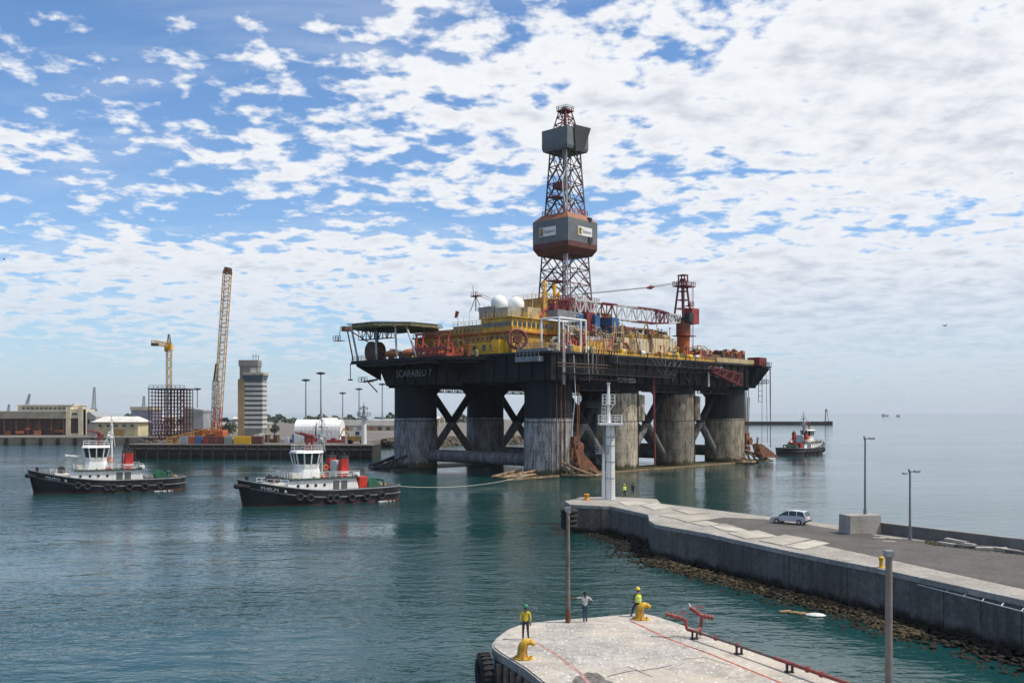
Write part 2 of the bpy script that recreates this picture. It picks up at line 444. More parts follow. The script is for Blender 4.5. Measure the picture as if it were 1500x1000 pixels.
conc_top = concrete_mat('quay_deck_concrete', (0.46, 0.43, 0.39), speck=0.9, stain=0.7, crack=0.35)
conc_pier = concrete_mat('pier_deck_concrete', (0.40, 0.365, 0.32), speck=0.3, stain=0.65, crack=0.3)
conc_cop = concrete_mat('coping_concrete', (0.42, 0.40, 0.37), stain=0.7, crack=0.3)
conc_wall = concrete_mat('pier_wall_concrete', (0.25, 0.24, 0.225), stain=0.5, wet=0.6)
conc_panel = concrete_mat('pier_panel_concrete', (0.19, 0.178, 0.16), stain=0.85, wet=-0.55)
conc_dark = concrete_mat('dark_tidal_concrete', (0.05, 0.045, 0.038), stain=0.7, wet=0.8)
conc_blk = concrete_mat('concrete_block', (0.36, 0.335, 0.30), stain=0.35)
conc_par = concrete_mat('parapet_concrete', (0.20, 0.19, 0.18), stain=0.4)
asphalt = concrete_mat('pier_asphalt', (0.135, 0.122, 0.113), speck=0.08, stain=0.75, bump=0.01, crack=0.5)
land_m = concrete_mat('harbour_ground', (0.20, 0.175, 0.15), stain=0.5, scale=0.1)
rock_m = concrete_mat('rock', (0.15, 0.125, 0.09), stain=0.6, bump=0.05)

def water_mat():
    m = bpy.data.materials.new('sea_water'); m.use_nodes = True
    nt = m.node_tree; b = nt.nodes['Principled BSDF']
    b.inputs['Base Color'].default_value = (0.005, 0.043, 0.043, 1)
    b.inputs['Roughness'].default_value = 0.06
    b.inputs['IOR'].default_value = 1.333
    tc = nd(nt, 'ShaderNodeTexCoord')
    def noise(s, det, rot, sx, sy, ro=0.5, dist=0.0):
        mp = nd(nt, 'ShaderNodeMapping'); nt.links.new(tc.outputs['Object'], mp.inputs[0])
        mp.inputs['Rotation'].default_value = (0, 0, rot); mp.inputs['Scale'].default_value = (sx, sy, 1)
        n = nd(nt, 'ShaderNodeTexNoise'); nt.links.new(mp.outputs[0], n.inputs['Vector'])
        n.inputs['Scale'].default_value = s; n.inputs['Detail'].default_value = det; n.inputs['Roughness'].default_value = ro
        n.inputs['Distortion'].default_value = dist
        return n.outputs[0]
    big = noise(0.10, 2, 0.3, 0.6, 1.0)
    mid = noise(0.42, 3, -0.25, 0.55, 1.0, 0.5, 0.4)
    sml = noise(1.5, 3, 0.15, 0.6, 1.0, 0.55, 0.3)
    calm = mrange(nt, noise(0.018, 3, 0.1, 0.5, 1.0), 0.38, 0.60, 0.22, 1.05)     # cat's paws: rougher and calmer patches
    h = mth(nt, 'ADD', mth(nt, 'MULTIPLY', mid, 0.46), mth(nt, 'MULTIPLY', sml, 0.19))
    sp = nd(nt, 'ShaderNodeSeparateXYZ'); nt.links.new(tc.outputs['Object'], sp.inputs[0])
    lee = mth(nt, 'SUBTRACT', sp.outputs[0], mth(nt, 'MULTIPLY', sp.outputs[1], 0.12))      # lee of the pier and the open roads beyond it lie smoother
    calm = mth(nt, 'MULTIPLY', calm, mrange(nt, lee, 2.0, 9.0, 1.0, 0.38))
    h = mth(nt, 'MULTIPLY', h, calm)
    h = mth(nt, 'ADD', h, mth(nt, 'MULTIPLY', big, 0.20))
    bp = nd(nt, 'ShaderNodeBump'); bp.inputs['Strength'].default_value = 1.0; bp.inputs['Distance'].default_value = 1.0
    nt.links.new(h, bp.inputs['Height']); nt.links.new(bp.outputs[0], b.inputs['Normal'])
    return m

# ================================================================== SETTING
ZQ = 3.5
sea = MB().add([(-9000, -300, 0), (9000, -300, 0), (9000, 12000, 0), (-9000, 12000, 0)], [(0, 1, 2, 3)]).build('sea', water_mat())
tag(sea, 'calm green-blue harbour water with small ripples', 'water', kind='structure')

def poly_px(pts, z): return [pix(px, py, z) for px, py in pts]
def xy(pts): return [(p.x, p.y) for p in pts]

# ---- near quay (bottom centre)
qpx = [(796, 997.7), (772, 978.7), (754.7, 968), (733, 955), (724.5, 948), (723.5, 943), (730, 933.6), (746, 921.5), (765, 914.5), (798, 910),
       (864, 905), (911, 900.7), (940, 898), (963, 903.5), (1005, 917.5), (1240, 999)]
qpts = poly_px(qpx, ZQ)
dR = (qpts[-1] - qpts[-2]).normalized(); dL = (qpts[0] - qpts[1]).normalized()
qpoly = xy(qpts) + [tuple((qpts[-1] + dR * 34).xy), tuple((qpts[0] + dL * 26).xy)]
near_quay = MB().prism(qpoly, -3.0, ZQ).build('near_quay', conc_wall)
tag(near_quay, 'concrete quay with rounded end in the foreground', kind='structure')
cen = Vector((sum(p[0] for p in qpoly) / len(qpoly), sum(p[1] for p in qpoly) / len(qpoly)))
inner = [tuple(Vector(p) + (cen - Vector(p)).normalized() * 0.0) for p in qpoly]
MB().prism(inner, ZQ + 0.004, ZQ + 0.03).build('deck_slab', conc_top, near_quay)
cop = MB()
for a, b in zip(qpts[:-1], qpts[1:]):
    a2 = Vector((a.x, a.y, ZQ - 0.22)); b2 = Vector((b.x, b.y, ZQ - 0.22))
    cop.beam(a2, b2, 0.22, 0.40)
cop.build('edge_coping', conc_cop, near_quay)
redline = mat('faded_red_line', (0.42, 0.10, 0.065), 0.8, 0.3, 3.0, dirt=0.9)
pinkline = mat('worn_pink_line', (0.42, 0.24, 0.21), 0.8, 0.3, 3.0, dirt=0.5)
def ground_strip(name, pxs, w, m, parent, z):
    pts = poly_px(pxs, z); mb = MB()
    for a, b in zip(pts[:-1], pts[1:]):
        d = (b - a).normalized(); s = Vector((-d.y, d.x, 0)) * w / 2
        mb.add([a - s, b - s, b + s, a + s], [(0, 1, 2, 3)])
    return mb.build(name, m, parent)
ground_strip('painted_line', [(922, 908), (979, 935), (1040, 957), (1143, 999), (1260, 1045)], 0.14, redline, near_quay, ZQ + 0.036)
ground_strip('painted_line', [(786, 940), (815, 958), (850, 985), (862, 1000)], 0.16, pinkline, near_quay, ZQ + 0.036)
tar = mat('dark_tar_patch', (0.17, 0.15, 0.135), 0.9, 0.5, 4.0, dirt=0.8)
crk = mat('crack_filler', (0.12, 0.09, 0.07), 0.9, 0.3, 2.0)
MB().add([tuple(pix(x, y, ZQ + 0.0325)) for x, y in [(838, 997), (843, 990), (853, 988), (860, 983.5), (868, 985), (874, 984), (884, 991), (887, 995), (899, 999), (905, 1004), (915, 1012), (840, 1012)]], [tuple(range(12))]).build('tar_patch', tar, near_quay)
random.seed(3)
def crack(pts, w):
    out = []
    for (x0, y0), (x1, y1) in zip(pts[:-1], pts[1:]):
        for k in range(4):
            t = k / 4; out.append((x0 + (x1 - x0) * t, y0 + (y1 - y0) * t + random.uniform(-0.6, 0.6)))
    out.append(pts[-1]); ground_strip('crack', out, w, crk, near_quay, ZQ + 0.037)
crack([(890, 990), (918, 983), (945, 981), (985, 974)], 0.09)
crack([(918, 975), (935, 982), (955, 990)], 0.06)
crack([(1000, 965), (1030, 962), (1075, 975)], 0.05)

# vertical timber piles and tyre fender on the quay's left flank
for k, (x, y) in enumerate([(735, 957), (746, 963), (756, 969), (765, 975), (776, 982), (786, 990)]):
    p = pix(x, y, ZQ); n = Vector((-0.8, -0.25, 0))
    MB().tube((p.x + n.x * 0.16, p.y + n.y * 0.16, -1.0), (p.x + n.x * 0.16, p.y + n.y * 0.16, ZQ - 0.5), 0.16, n=10).build('timber_pile', wood, near_quay)
def tyre(name, c, axis, Rr, r, parent, label=None, cat=None, group=None, treads=24):
    e = empty(name, c, 0) if label else None
    if e: tag(e, label, cat, group)
    par = e or parent; cc = (0, 0, 0) if e else c
    MB().torus(cc, Rr, r, axis, 28, 10).build('tyre_carcass' if e else name, rubber, par, smooth=True)
    if treads:
        M = {'Z': Matrix.Identity(3), 'Y': Matrix.Rotation(R(90), 3, 'X'), 'X': Matrix.Rotation(R(90), 3, 'Y')}[axis] if isinstance(axis, str) else axis
        mb = MB()
        for k in range(treads):
            a = 2 * math.pi * k / treads
            p = M @ Vector((math.cos(a) * (Rr + r * 0.96), math.sin(a) * (Rr + r * 0.96), 0))
            Mx = M @ Matrix.Rotation(a, 3, 'Z')
            mb.box(Vector(cc) + p, (r * 0.3, Rr * 0.14, r * 1.5), M=Mx)
        mb.build('tread', rubber, par)
    return e
p = pix(722, 952, ZQ)
ax = Matrix.Rotation(R(62), 3, 'Z') @ Matrix.Rotation(R(90), 3, 'X')
tyre('tyre_fender', (p.x - 0.42, p.y - 0.05, 2.3), Matrix.Rotation(R(105), 3, 'Z') @ Matrix.Rotation(R(90), 3, 'X'), 0.72, 0.34, None,
     'large worn tractor tyre fender hung on the rounded end of the near quay', 'fender')

# ---- far pier (right)
near_edge = [(830, 733.5), (838, 739), (881, 741), (896, 741), (953, 754), (955, 763), (963, 768), (1040, 781.5), (1100, 794.5), (1160, 807.5), (1292, 833), (1500, 878)]
far_edge = [(1500, 800), (1292, 777), (1184, 763), (1050, 747), (968, 737), (962, 730.5), (901, 727), (850, 728)]
ne = poly_px(near_edge, ZQ); fe = poly_px(far_edge, ZQ)
dn = (ne[-1] - ne[-2]).normalized(); df = (fe[0] - fe[1]).normalized()
ne.append(ne[-1] + dn * 30); fe.insert(0, fe[0] + df * 30)
pier = MB().prism(xy(ne) + xy(fe), -3, ZQ).build('pier', conc_pier)
tag(pier, 'concrete harbour pier reaching in from the right', kind='structure')
# asphalt roadway
apx = [(1012, 765), (1064, 766), (1100, 777), (1165, 789), (1235, 804), (1300, 818), (1500, 862)]
apx2 = [(1500, 810), (1292, 785), (1236, 776), (1184, 768), (1120, 760), (1060, 757)]
ap = poly_px(apx, ZQ + 0.02); ap2 = poly_px(apx2, ZQ + 0.02)
ap.append(ap[-1] + dn * 30); ap2.insert(0, ap2[0] + df * 30)
MB().prism(xy(ap) + xy(ap2), ZQ + 0.004, ZQ + 0.02).build('roadway', asphalt, pier)
# individual paving slabs between coping and roadway
random.seed(11)
slab_px = [[(1040, 769), (1086, 774), (1102, 781), (1058, 777)], [(1066, 781), (1110, 777), (1140, 786), (1092, 789)],
           [(1112, 792), (1150, 783.5), (1188, 790), (1146, 799)], [(1150, 800), (1192, 791), (1215, 796), (1176, 805)],
           [(985, 758), (1022, 755), (1046, 760), (1006, 765)], [(1010, 766), (1035, 763), (1056, 768), (1032, 771)],
           [(965, 755), (985, 752), (1012, 756), (990, 760)], [(905, 735), (935, 733), (950, 738), (918, 741)], [(938, 740), (962, 737), (985, 743), (958, 747)],
           [(985, 746), (1015, 745), (1040, 751), (1008, 753)]]
slabm = concrete_mat('paving_slab_concrete', (0.50, 0.46, 0.39), stain=0.3)
for q in slab_px:
    pts = poly_px(q, ZQ); MB().prism(xy(pts), ZQ + 0.021, ZQ + 0.055 + random.uniform(0, 0.02)).build('paving_slab', slabm, pier)
# wall panels and coping stones along the near edge
random.seed(5)
for a, b in zip(ne[:-1], ne[1:]):
    d = b - a; L = d.length
    if L < 0.6: continue
    n = max(1, int(round(L / 3.0))); rz = math.atan2(d.y, d.x)
    nx, ny = (d.y / L, -d.x / L)
    for k in range(n):
        c = a + d * ((k + 0.5) / n); o = 0.10 + random.uniform(-0.03, 0.03)
        MB().box((0, 0, 0), (L / n - 0.05, 0.3, 3.75)).build('wall_panel', conc_panel, pier, bevel=0.02, loc=(c.x + nx * o, c.y + ny * o, 1.22), rot=(0, 0, rz))
    m2 = max(1, int(round(L / 4.0)))
    for k in range(m2):
        c = a + d * ((k + 0.5) / m2)
        MB().box((0, 0, 0), (L / m2 - 0.03, 0.9, 0.44)).build('coping_stone', conc_cop, pier, bevel=0.05, loc=(c.x - nx * 0.15, c.y - ny * 0.15, 3.34 + random.uniform(-0.01, 0.015)), rot=(0, 0, rz))
# white service pipe under the coping
a = pix(1300, 842, 3.0); b = pix(1500, 893, 3.0)
w = Vector((-0.35, -0.35, 0)); mb = MB(); mb.path([a + w, b + w, b + w + dn * 20], 0.035)
for k in range(9):
    p = (a + w).lerp(b + w, k / 8); mb.beam(p, p + Vector((0.3, 0.3, 0.12)), 0.05)
mb.build('service_pipe', wsteel, pier)

# parapet on the seaward side (a wall: a thing)
pa = pix(1290, 781, ZQ); pb = pix(1500, 808, ZQ); pd = (pb - pa).normalized(); pe = pb + pd * 30
par = empty('parapet_wall', pa, 0, 'low grey concrete parapet wall along the seaward edge of the pier', 'wall')
L = (pe - pa).length; rz = math.atan2(pd.y, pd.x); n = int(L / 4)
for k in range(n):
    c = pd * (L * (k + 0.5) / n)
    MB().box((0, 0, 0), (L / n - 0.02, 0.5, 1.02)).build('wall_section', conc_par, par, loc=(c.x, c.y, 0.51), rot=(0, 0, rz))
    MB().box((0, 0, 0), (L / n - 0.02, 0.56, 0.10)).build('capping', conc_cop, par, loc=(c.x, c.y, 1.072), rot=(0, 0, rz))

# ---- weed covered rocks at the foot of the pier
random.seed(21)
def rocks(name, line, wid, n, r0, r1, zt, zb, m, label, cat, flat=0.6):
    ico_v = []; g = (1 + 5 ** 0.5) / 2
    for a_, b_ in ((1, g), (-1, g), (1, -g), (-1, -g)): ico_v += [(0, a_, b_), (a_, b_, 0), (b_, 0, a_)]
    bm = bmesh.new(); [bm.verts.new(v) for v in ico_v]
    bmesh.ops.convex_hull(bm, input=bm.verts); bm.verts.index_update()
    tv = [v.co.normalized() for v in bm.verts]; tf = [tuple(v.index for v in f.verts) for f in bm.faces]; bm.free()
    segs = [(a, b, (b - a).length) for a, b in zip(line[:-1], line[1:])]; tot = sum(s[2] for s in segs)
    mb = MB()
    for _ in range(n):
        t = random.random() * tot
        for a, b, l in segs:
            if t < l: break
            t -= l
        d = (b - a).normalized(); nx = Vector((d.y, -d.x, 0))
        u = random.random() ** 1.2
        p = a + d * t + nx * (u * wid * random.uniform(0.75, 1.15) + 0.3)
        r = random.uniform(r0, r1) * (1.25 - 0.5 * u); z = zt + (zb - zt) * u + random.uniform(-0.12, 0.14)
        Mr = Matrix.Rotation(random.uniform(0, 6.28), 3, 'Z') @ Matrix.Rotation(random.uniform(-.5, .5), 3, 'X')
        vs = []
        for v in tv:
            k = random.uniform(0.5, 1.35); q = Mr @ Vector((v.x * r * k * 1.3, v.y * r * k, v.z * r * k * flat)); vs.append((p.x + q.x, p.y + q.y, z + q.z))
        mb.add(vs, tf)
    return tag(mb.build(name, m), label, cat, kind='stuff')
weed = concrete_mat('weed_covered_rock', (0.115, 0.085, 0.042), stain=0.95, bump=0.06, scale=2.2)
wetrock = concrete_mat('wet_dark_rock', (0.022, 0.018, 0.011), stain=0.7, bump=0.05)
wline = [Vector((p.x, p.y, 0)) for p in ne[5:]]
rocks('wet_rocks', [Vector((p.x, p.y, 0)) for p in ne[3:]], 7.0, 6500, 0.05, 0.27, 0.22, -0.30, wetrock, 'dark wet rocks awash along the foot of the pier wall', 'rocks')
crest = [pix(x, y, 0.5) for x, y in [(968, 811), (1000, 825), (1060, 838), (1120, 853), (1180, 868), (1240, 882), (1300, 900), (1360, 925)]]
rocks('seaweed_bank', [Vector((p.x, p.y, 0)) for p in crest], 2.2, 2100, 0.04, 0.21, 0.30, -0.10, weed, 'brown seaweed covered rock bank below the pier wall', 'rocks')

# ---- far harbour land
far_q = [(-420, 650.5), (212, 650.5), (230, 652.5)]
fl = [pix(x, y, 0) for x, y in far_q]
ZJ = 4.6
jet = [pix(183, 671.5, 0), pix(545, 673.5, 0)]
jl, jr = jet
land_poly = [fl[0].xy, fl[1].xy, fl[2].xy, (jl.x + 6, jl.y + 55), (jr.x - 20, jr.y + 50), at(560, 640, 420).xy, at(650, 640, 450).xy, at(850, 640, 520).xy, at(850, 620, 1500).xy, at(-500, 620, 1500).xy]
land = MB().prism([tuple(p) for p in land_poly], -3, 3.4).build('harbour_ground', land_m)
tag(land, 'flat harbour yard on the far side of the basin', kind='structure')
jetty = MB().prism([tuple(jl.xy), tuple(jr.xy), (jr.x + 1, jr.y + 14), (jr.x - 16, jr.y + 75), (jl.x + 4, jl.y + 75), (jl.x, jl.y + 16)], -3, ZJ).build('jetty', conc_dark)
jtim = mat('jetty_dark_timber', (0.035, 0.03, 0.025), .9, .35, .6, streak=.4, rustcol=(.09, .08, .06))
tag(jetty, 'dark weathered jetty with containers across the basin', kind='structure')
MB().prism([(jl.x + .3, jl.y + .3), (jr.x - .3, jr.y + .3), (jr.x - 0.2, jr.y + 13.5), (jr.x - 16, jr.y + 74.5), (jl.x + 4.3, jl.y + 74.5), (jl.x + .3, jl.y + 15.5)], ZJ + .004, ZJ + .12).build('jetty_deck', land_m, jetty)
random.seed(8)
mb = MB(); dj = (jr - jl)
for k in range(23):
    p = jl + dj * (k / 22); MB().box((0, 0, 0), (0.5, 0.5, 5.2)).build('fender_pile', jtim, jetty, loc=(p.x, p.y - 0.35, 2.0))
for zz in (1.6, 3.4):
    MB().beam((jl.x, jl.y - 0.25, zz), (jr.x, jr.y - 0.25, zz), 0.3, 0.4).build('waling', wood if zz > 2 else jtim, jetty)
fq = MB()
for k in range(26):
    p = fl[0].lerp(fl[1], k / 25.0); fq.box((p.x, p.y - 0.4, 1.4), (1.6, 0.8, 3.2))
fq.build('quay_buttress', conc_dark, land)
rline = [Vector((at(560, 640, 418).x, 418, 0)), Vector((at(650, 640, 446).x, 446, 0)), Vector((at(850, 640, 514).x, 514, 0))]
random.seed(31)
rocks('rock_armour', rline, 7.0, 1300, 0.7, 1.5, 3.2, -0.2, rock_m, 'grey-brown rock armour slope on the far shore behind the rig', 'rocks', 0.8)

# ================================================================== DRILLING RIG
RN = Vector((8.9, 234.0, 0)); RA = R(47); ca, sa = math.cos(RA), math.sin(RA)
rig = empty('drilling_rig', RN, RA, 'huge black and yellow semi-submersible drilling rig on eight columns with tall derrick', 'oil rig')
def rl_b(px, b, py=None):       # local point seen at column px for a given local b (and row py)
    t = (px - 750) / F
    a = (t * (RN.y + b * ca) - RN.x + b * sa) / (ca - t * sa)
    Y = RN.y + a * sa + b * ca
    return Vector((a, b, 0 if py is None else CAMZ + (HOR - py) / F * Y))
def rl_a(px, a, py=None):
    t = (px - 750) / F
    b = (RN.x + a * ca - t * (RN.y + a * sa)) / (sa + t * ca)
    Y = RN.y + a * sa + b * ca
    return Vector((a, b, 0 if py is None else CAMZ + (HOR - py) / F * Y))
AS = [0, 27.7, 55.3, 83.0]; BS = [0, 49.0]
ZB, ZT = 22.8, 30.0

# pontoons
for b in BS:
    pb_ = MB(); pb_.span(-12, 94, b - 6.6, b + 6.6, -5, 0.22)
    pb_.build('pontoon', column_mat('pontoon_steel', 40, (0.03, 0.03, 0.025), (0.05, 0.045, 0.03)), rig, bevel=0.8)
# columns
cm = {}
cm['std'] = column_mat('column_steel', 13.8, (0.009, 0.011, 0.015), (0.21, 0.21, 0.22))
cm['near'] = column_mat('column_steel_worn', 13.9, (0.009, 0.011, 0.015), (0.29, 0.28, 0.275), streaky=0.85)
cm['tan'] = column_mat('column_steel_tan', 20.3, (0.012, 0.012, 0.014), (0.40, 0.34, 0.26), streaky=0.8)
cm['dark'] = column_mat('column_steel_dark', 13.4, (0.016, 0.018, 0.021), (0.30, 0.255, 0.19), streaky=0.9)
cm['mid'] = column_mat('column_steel_grey', 20.4, (0.012, 0.014, 0.018), (0.20, 0.175, 0.14), streaky=0.95)
for bi, b in enumerate(BS):
    for ai, a in enumerate(AS):
        r = 5.9 if ai in (0, 3) else 5.5
        mb = MB(); mb.lathe([(r + 0.12, -0.5), (r + 0.12, 12.9), (r, 13.0), (r, ZB + 0.5)], 40, (0, 0, 0))
        key = 'std'
        if bi == 0: key = ('near', 'tan', 'mid', 'dark')[ai]
        col = mb.build('column', cm[key], rig, smooth=True, loc=(a, b, 0))
        if bi == 0 and ai in (1, 2):        # blister on the outboard right flank
            bl = MB(); bl.lathe([(0.2, 12.6), (2.4, 13.2), (2.4, 19.9), (0.2, 20.3)], 20)
            bl.build('blister', cm['tan'] if ai == 1 else cm['mid'], col, smooth=True, loc=(4.2, -3.2, 0))
        if bi == 1 and ai == 0:
            MB().prism([(-1.6, 4.8), (1.6, 4.8), (1.6, 7.0), (-1.6, 7.0)], 0.3, 19.5, [(-1.6, 4.8), (1.6, 4.8), (1.2, 6.4), (-1.2, 6.4)]).build('side_trunk', cm['std'], col, bevel=0.15)
        # stiffening band, draft ladder
        MB().torus((0, 0, 13.0), r + 0.02, 0.16, 'Z', 40, 6).build('waterline_band', dsteel, col, smooth=True)
        if bi == 0:
            ang = R(-60 if ai else -135); c_, s_ = math.cos(ang), math.sin(ang); rr = r + 0.35
            MB().ladder((c_ * rr, s_ * rr, 1), (c_ * rr, s_ * rr, ZB), 0.6, 0.09, 0.6, (-s_, c_, 0)).build('ladder', dsteel, col)
            mb2 = MB()
            for k in range(3):
                an = ang + R(14 + 11 * k); mb2.tube((math.cos(an) * (r + 0.3), math.sin(an) * (r + 0.3), 0.5), (math.cos(an) * (r + 0.3), math.sin(an) * (r + 0.3), ZB), 0.13, n=6)
            mb2.build('riser_pipe', rusty, col)
# bracing
brm = column_mat('brace_steel', 12.5, (0.011, 0.013, 0.017), (0.15, 0.15, 0.15))
for b in BS:
    for k in range(3):
        a0, a1 = AS[k] + 4.0, AS[k + 1] - 4.0
        MB().tube((a0, b, 1.5), (a1, b, ZB + 0.3), 1.05, n=18).build('diagonal_brace', brm, rig, smooth=True)
        MB().tube((a0, b, ZB + 0.3), (a1, b, 1.5), 1.05, n=18).build('diagonal_brace', brm, rig, smooth=True)
for a in (AS[0], AS[1], AS[2], AS[3]):
    MB().tube((a, 4, 3.6), (a, 45, 3.6), 1.65, n=20).build('horizontal_brace', brm, rig, smooth=True)
    if a in (AS[1], AS[2]):
        MB().tube((a, 5, 3.6), (a, 24.5, ZB), 0.9, n=14).build('diagonal_brace', brm, rig, smooth=True)
        MB().tube((a, 44, 3.6), (a, 24.5, ZB), 0.9, n=14).build('diagonal_brace', brm, rig, smooth=True)

# hull box
hull = MB().span(-7, 90, -7, 53.5, ZB, ZT).build('deck_hull', black, rig, bevel=0.25)
for k in range(24):
    a = -5 + k * 4.0; MB().span(a - .12, a + .12, -7.35, -6.98, ZB + .2, ZT - .3).build('hull_rib', black, hull)
for k in range(14):
    b = -5 + k * 4.2; MB().span(-7.35, -6.98, b - .12, b + .12, ZB + .2, ZT - .3).build('hull_rib', black, hull)
mb = MB(); mb.span(-7.6, 90.6, -7.6, -7.0, ZT - .55, ZT - .1); mb.span(-7.6, -7.0, -6.9, 53.4, ZT - .55, ZT - .1); mb.build('rub_strake', dsteel, hull)
mb = MB()
for k in range(5): mb.span(-6, 89, -5 + k * 14.5, -4.4 + k * 14.5, ZB - 0.7, ZB + .1)
mb.build('under_girder', black, hull)
for bi, b in enumerate(BS):
    for ai, a in enumerate(AS):
        for k in range(8):      # gusset plates where each column meets the hull
            an = R(22.5 + 45 * k); c_, s_ = math.cos(an), math.sin(an); q = Vector((-s_, c_, 0)) * .12; P0 = Vector((a + c_ * 5.6, b + s_ * 5.6, 0)); P1 = Vector((a + c_ * 8.2, b + s_ * 8.2, 0))
            if not (-6.8 < P1.x < 89.8 and -6.8 < P1.y < 53): continue
            pl = [P0 + Vector((0, 0, ZB - 3.2)), P0 + Vector((0, 0, ZB)), P1 + Vector((0, 0, ZB))]
            MB().add([v - q for v in pl] + [v + q for v in pl], [(0, 1, 2), (5, 4, 3), (0, 3, 4, 1), (1, 4, 5, 2), (2, 5, 3, 0)]).build('gusset', black, hull)
for k in range(3):
    MB().lattice((AS[k] + 5.8, -4.5, ZB - 1.0), (AS[k + 1] - 5.8, -4.5, ZB - 1.0), 1.0, 1.0, 9, .22, .14, h0=1.8, h1=1.8).build('under_truss', dsteel, hull)
    MB().lattice((AS[k] + 5.8, 52, ZB - .9), (AS[k + 1] - 5.8, 52, ZB - .9), 1.0, 1.0, 9, .22, .14, h0=1.5, h1=1.5).build('under_truss', dsteel, hull)
lett = mat('worn_white_lettering', (0.32, 0.33, 0.35), 0.7, 0.3, 1.5, dirt=0.5)
lett2 = mat('white_lettering', (0.62, 0.62, 0.62), 0.7, 0.2, 1.5, dirt=0.4)
def lettering(txt, size, loc, face, parent, m, width=None):
    me = text_mesh(txt, size); o = link_mesh('lettering', me, m, parent, loc)
    o.rotation_euler = {'-a': (R(90), 0, R(-90)), '-b': (R(90), 0, 0), '+a': (R(90), 0, R(90))}[face]
    if width:
        xs = [v.co.x for v in me.vertices]; o.scale.x = width / (max(xs) - min(xs))
    return o
pL = rl_a(580, -7.45, 553); pR = rl_a(632, -7.45, 553)
lettering('SCARABEO 7', 2.7, (-7.45, pL.y, 25.0), '-a', hull, lett, abs(pL.y - pR.y))
p0 = rl_b(905, -7.45, 566); p1 = rl_b(931, -7.45, 566)
lettering('SCARABEO', 1.7, (p0.x, -7.45, 23.0), '-b', hull, lett2, p1.x - p0.x)

# walkways, pipes and cable ladders hung along the right flank of the hull
mb = MB(); mb.span(-4, 40, -9.2, -7.7, 24.6, 24.8); mb.rail([(-4, -9.15, 24.8), (40, -9.15, 24.8)], 1.1, .09, 2.2); mb.build('catwalk', dsteel, hull)
mb = MB(); mb.span(14, 66, -9.6, -7.7, 27.6, 27.8); mb.rail([(14, -9.55, 27.8), (66, -9.55, 27.8)], 1.1, .09, 2.4)
for k in range(12): mb.beam((15 + k * 4.4, -7.7, 26.2), (15 + k * 4.4, -9.4, 27.6), .14)
mb.build('catwalk', dsteel, hull)
random.seed(4)
for k in range(26):
    mb = MB()
    a = random.uniform(4, 62); z0 = random.uniform(23, 26); mb.path([(a, -7.8, ZT + .8), (a, -7.8, z0 + 1), (a + random.uniform(-1.5, 1.5), -7.8, z0)], random.choice((.07, .11, .16)), 5)
    mb.build('drain_pipe', random.choice((gsteel, dsteel, brown)), hull)
mb = MB()
for k in range(3): mb.path([(33 + k * 2, -8, 29.2), (36 + k * 2.3, -8.2, 26.0), (38 + k * 2.6, -8.1, 25.2), (41.5 + k * 2.4, -8, 29.0)], .09, 5)
mb.build('hose_loop', gsteel, hull)
mb = MB(); mb.path([(-6, -7.9, 27.0), (60, -7.9, 27.2)], .16, 6); mb.path([(-6, -7.9, 26.3), (58, -7.9, 26.4)], .12, 6); mb.path([(2, -7.9, 23.4), (24, -7.9, 23.4)], .2, 6)
mb.build('pipe_run', brown, hull)

MB().add([(-6.9, 53.4, 22.6), (88, 53.4, 22.6), (88, 57, 28.4), (-6.9, 57, 28.4), (88, 53.4, 29.8), (-6.9, 53.4, 29.8), (-6.9, 57, 29.8), (88, 57, 29.8)], [(0, 1, 2, 3), (0, 5, 4, 1), (3, 2, 7, 6), (5, 6, 7, 4), (0, 3, 6, 5), (1, 4, 7, 2)]).build('hull_sponson', black, rig)
# left cantilever deck with sloping brackets
cant = MB().prism([(-16, 22), (-7.2, 14), (-7.2, 56), (-9, 57.5), (-16, 57.5)], 28.5, 29.4).build('cantilever_deck', black, rig)
for b in (23, 55.5):
    MB().sideprism([(-15.6, 28.5), (-15.6, 27.9), (-7.2, 24.2), (-7.2, 28.5)], b - .2, b + .2).build('bracket', black, cant)
MB().prism([(-15, 25), (-7.2, 17), (-7.2, 56), (-15, 56)], 27.9, 28.4, None).build('under_plating', dsteel, cant)
for b in (30, 37, 44, 50): MB().beam((-14.5, b, 28.2), (-7.3, b, 26.6), .3).build('bracket_strut', black, cant)
mb = MB(); mb.rail([(-15.8, 22.4, 29.4), (-15.8, 57.3, 29.4), (-9, 57.3, 29.4)], 1.2, .1, 2.0); mb.build('railing', brown, cant)
mb = MB(); mb.beam((-15.5, 57, 28.6), (-15.5, 58.5, 28.6), .3); mb.beam((-15.5, 58.4, 28.6), (-15.5, 58.4, 24.6), .16); mb.box((-15.5, 58.4, 24.3), (.9, .9, .4)); mb.build('hanging_lamp', dsteel, cant)
mb = MB(); mb.beam((-8, 56, 24.5), (-8, 62, 24.0), .35, .5); mb.span(-9.2, -6.8, 59, 63, 23.9, 24.05); mb.rail([(-9.2, 59, 24.05), (-9.2, 63, 24.05), (-6.8, 63, 24.05)], 1.2, .09, 1.3); mb.beam((-8, 56, 21), (-8, 60, 23.8), .25); mb.build('fairlead_platform', dsteel, rig)

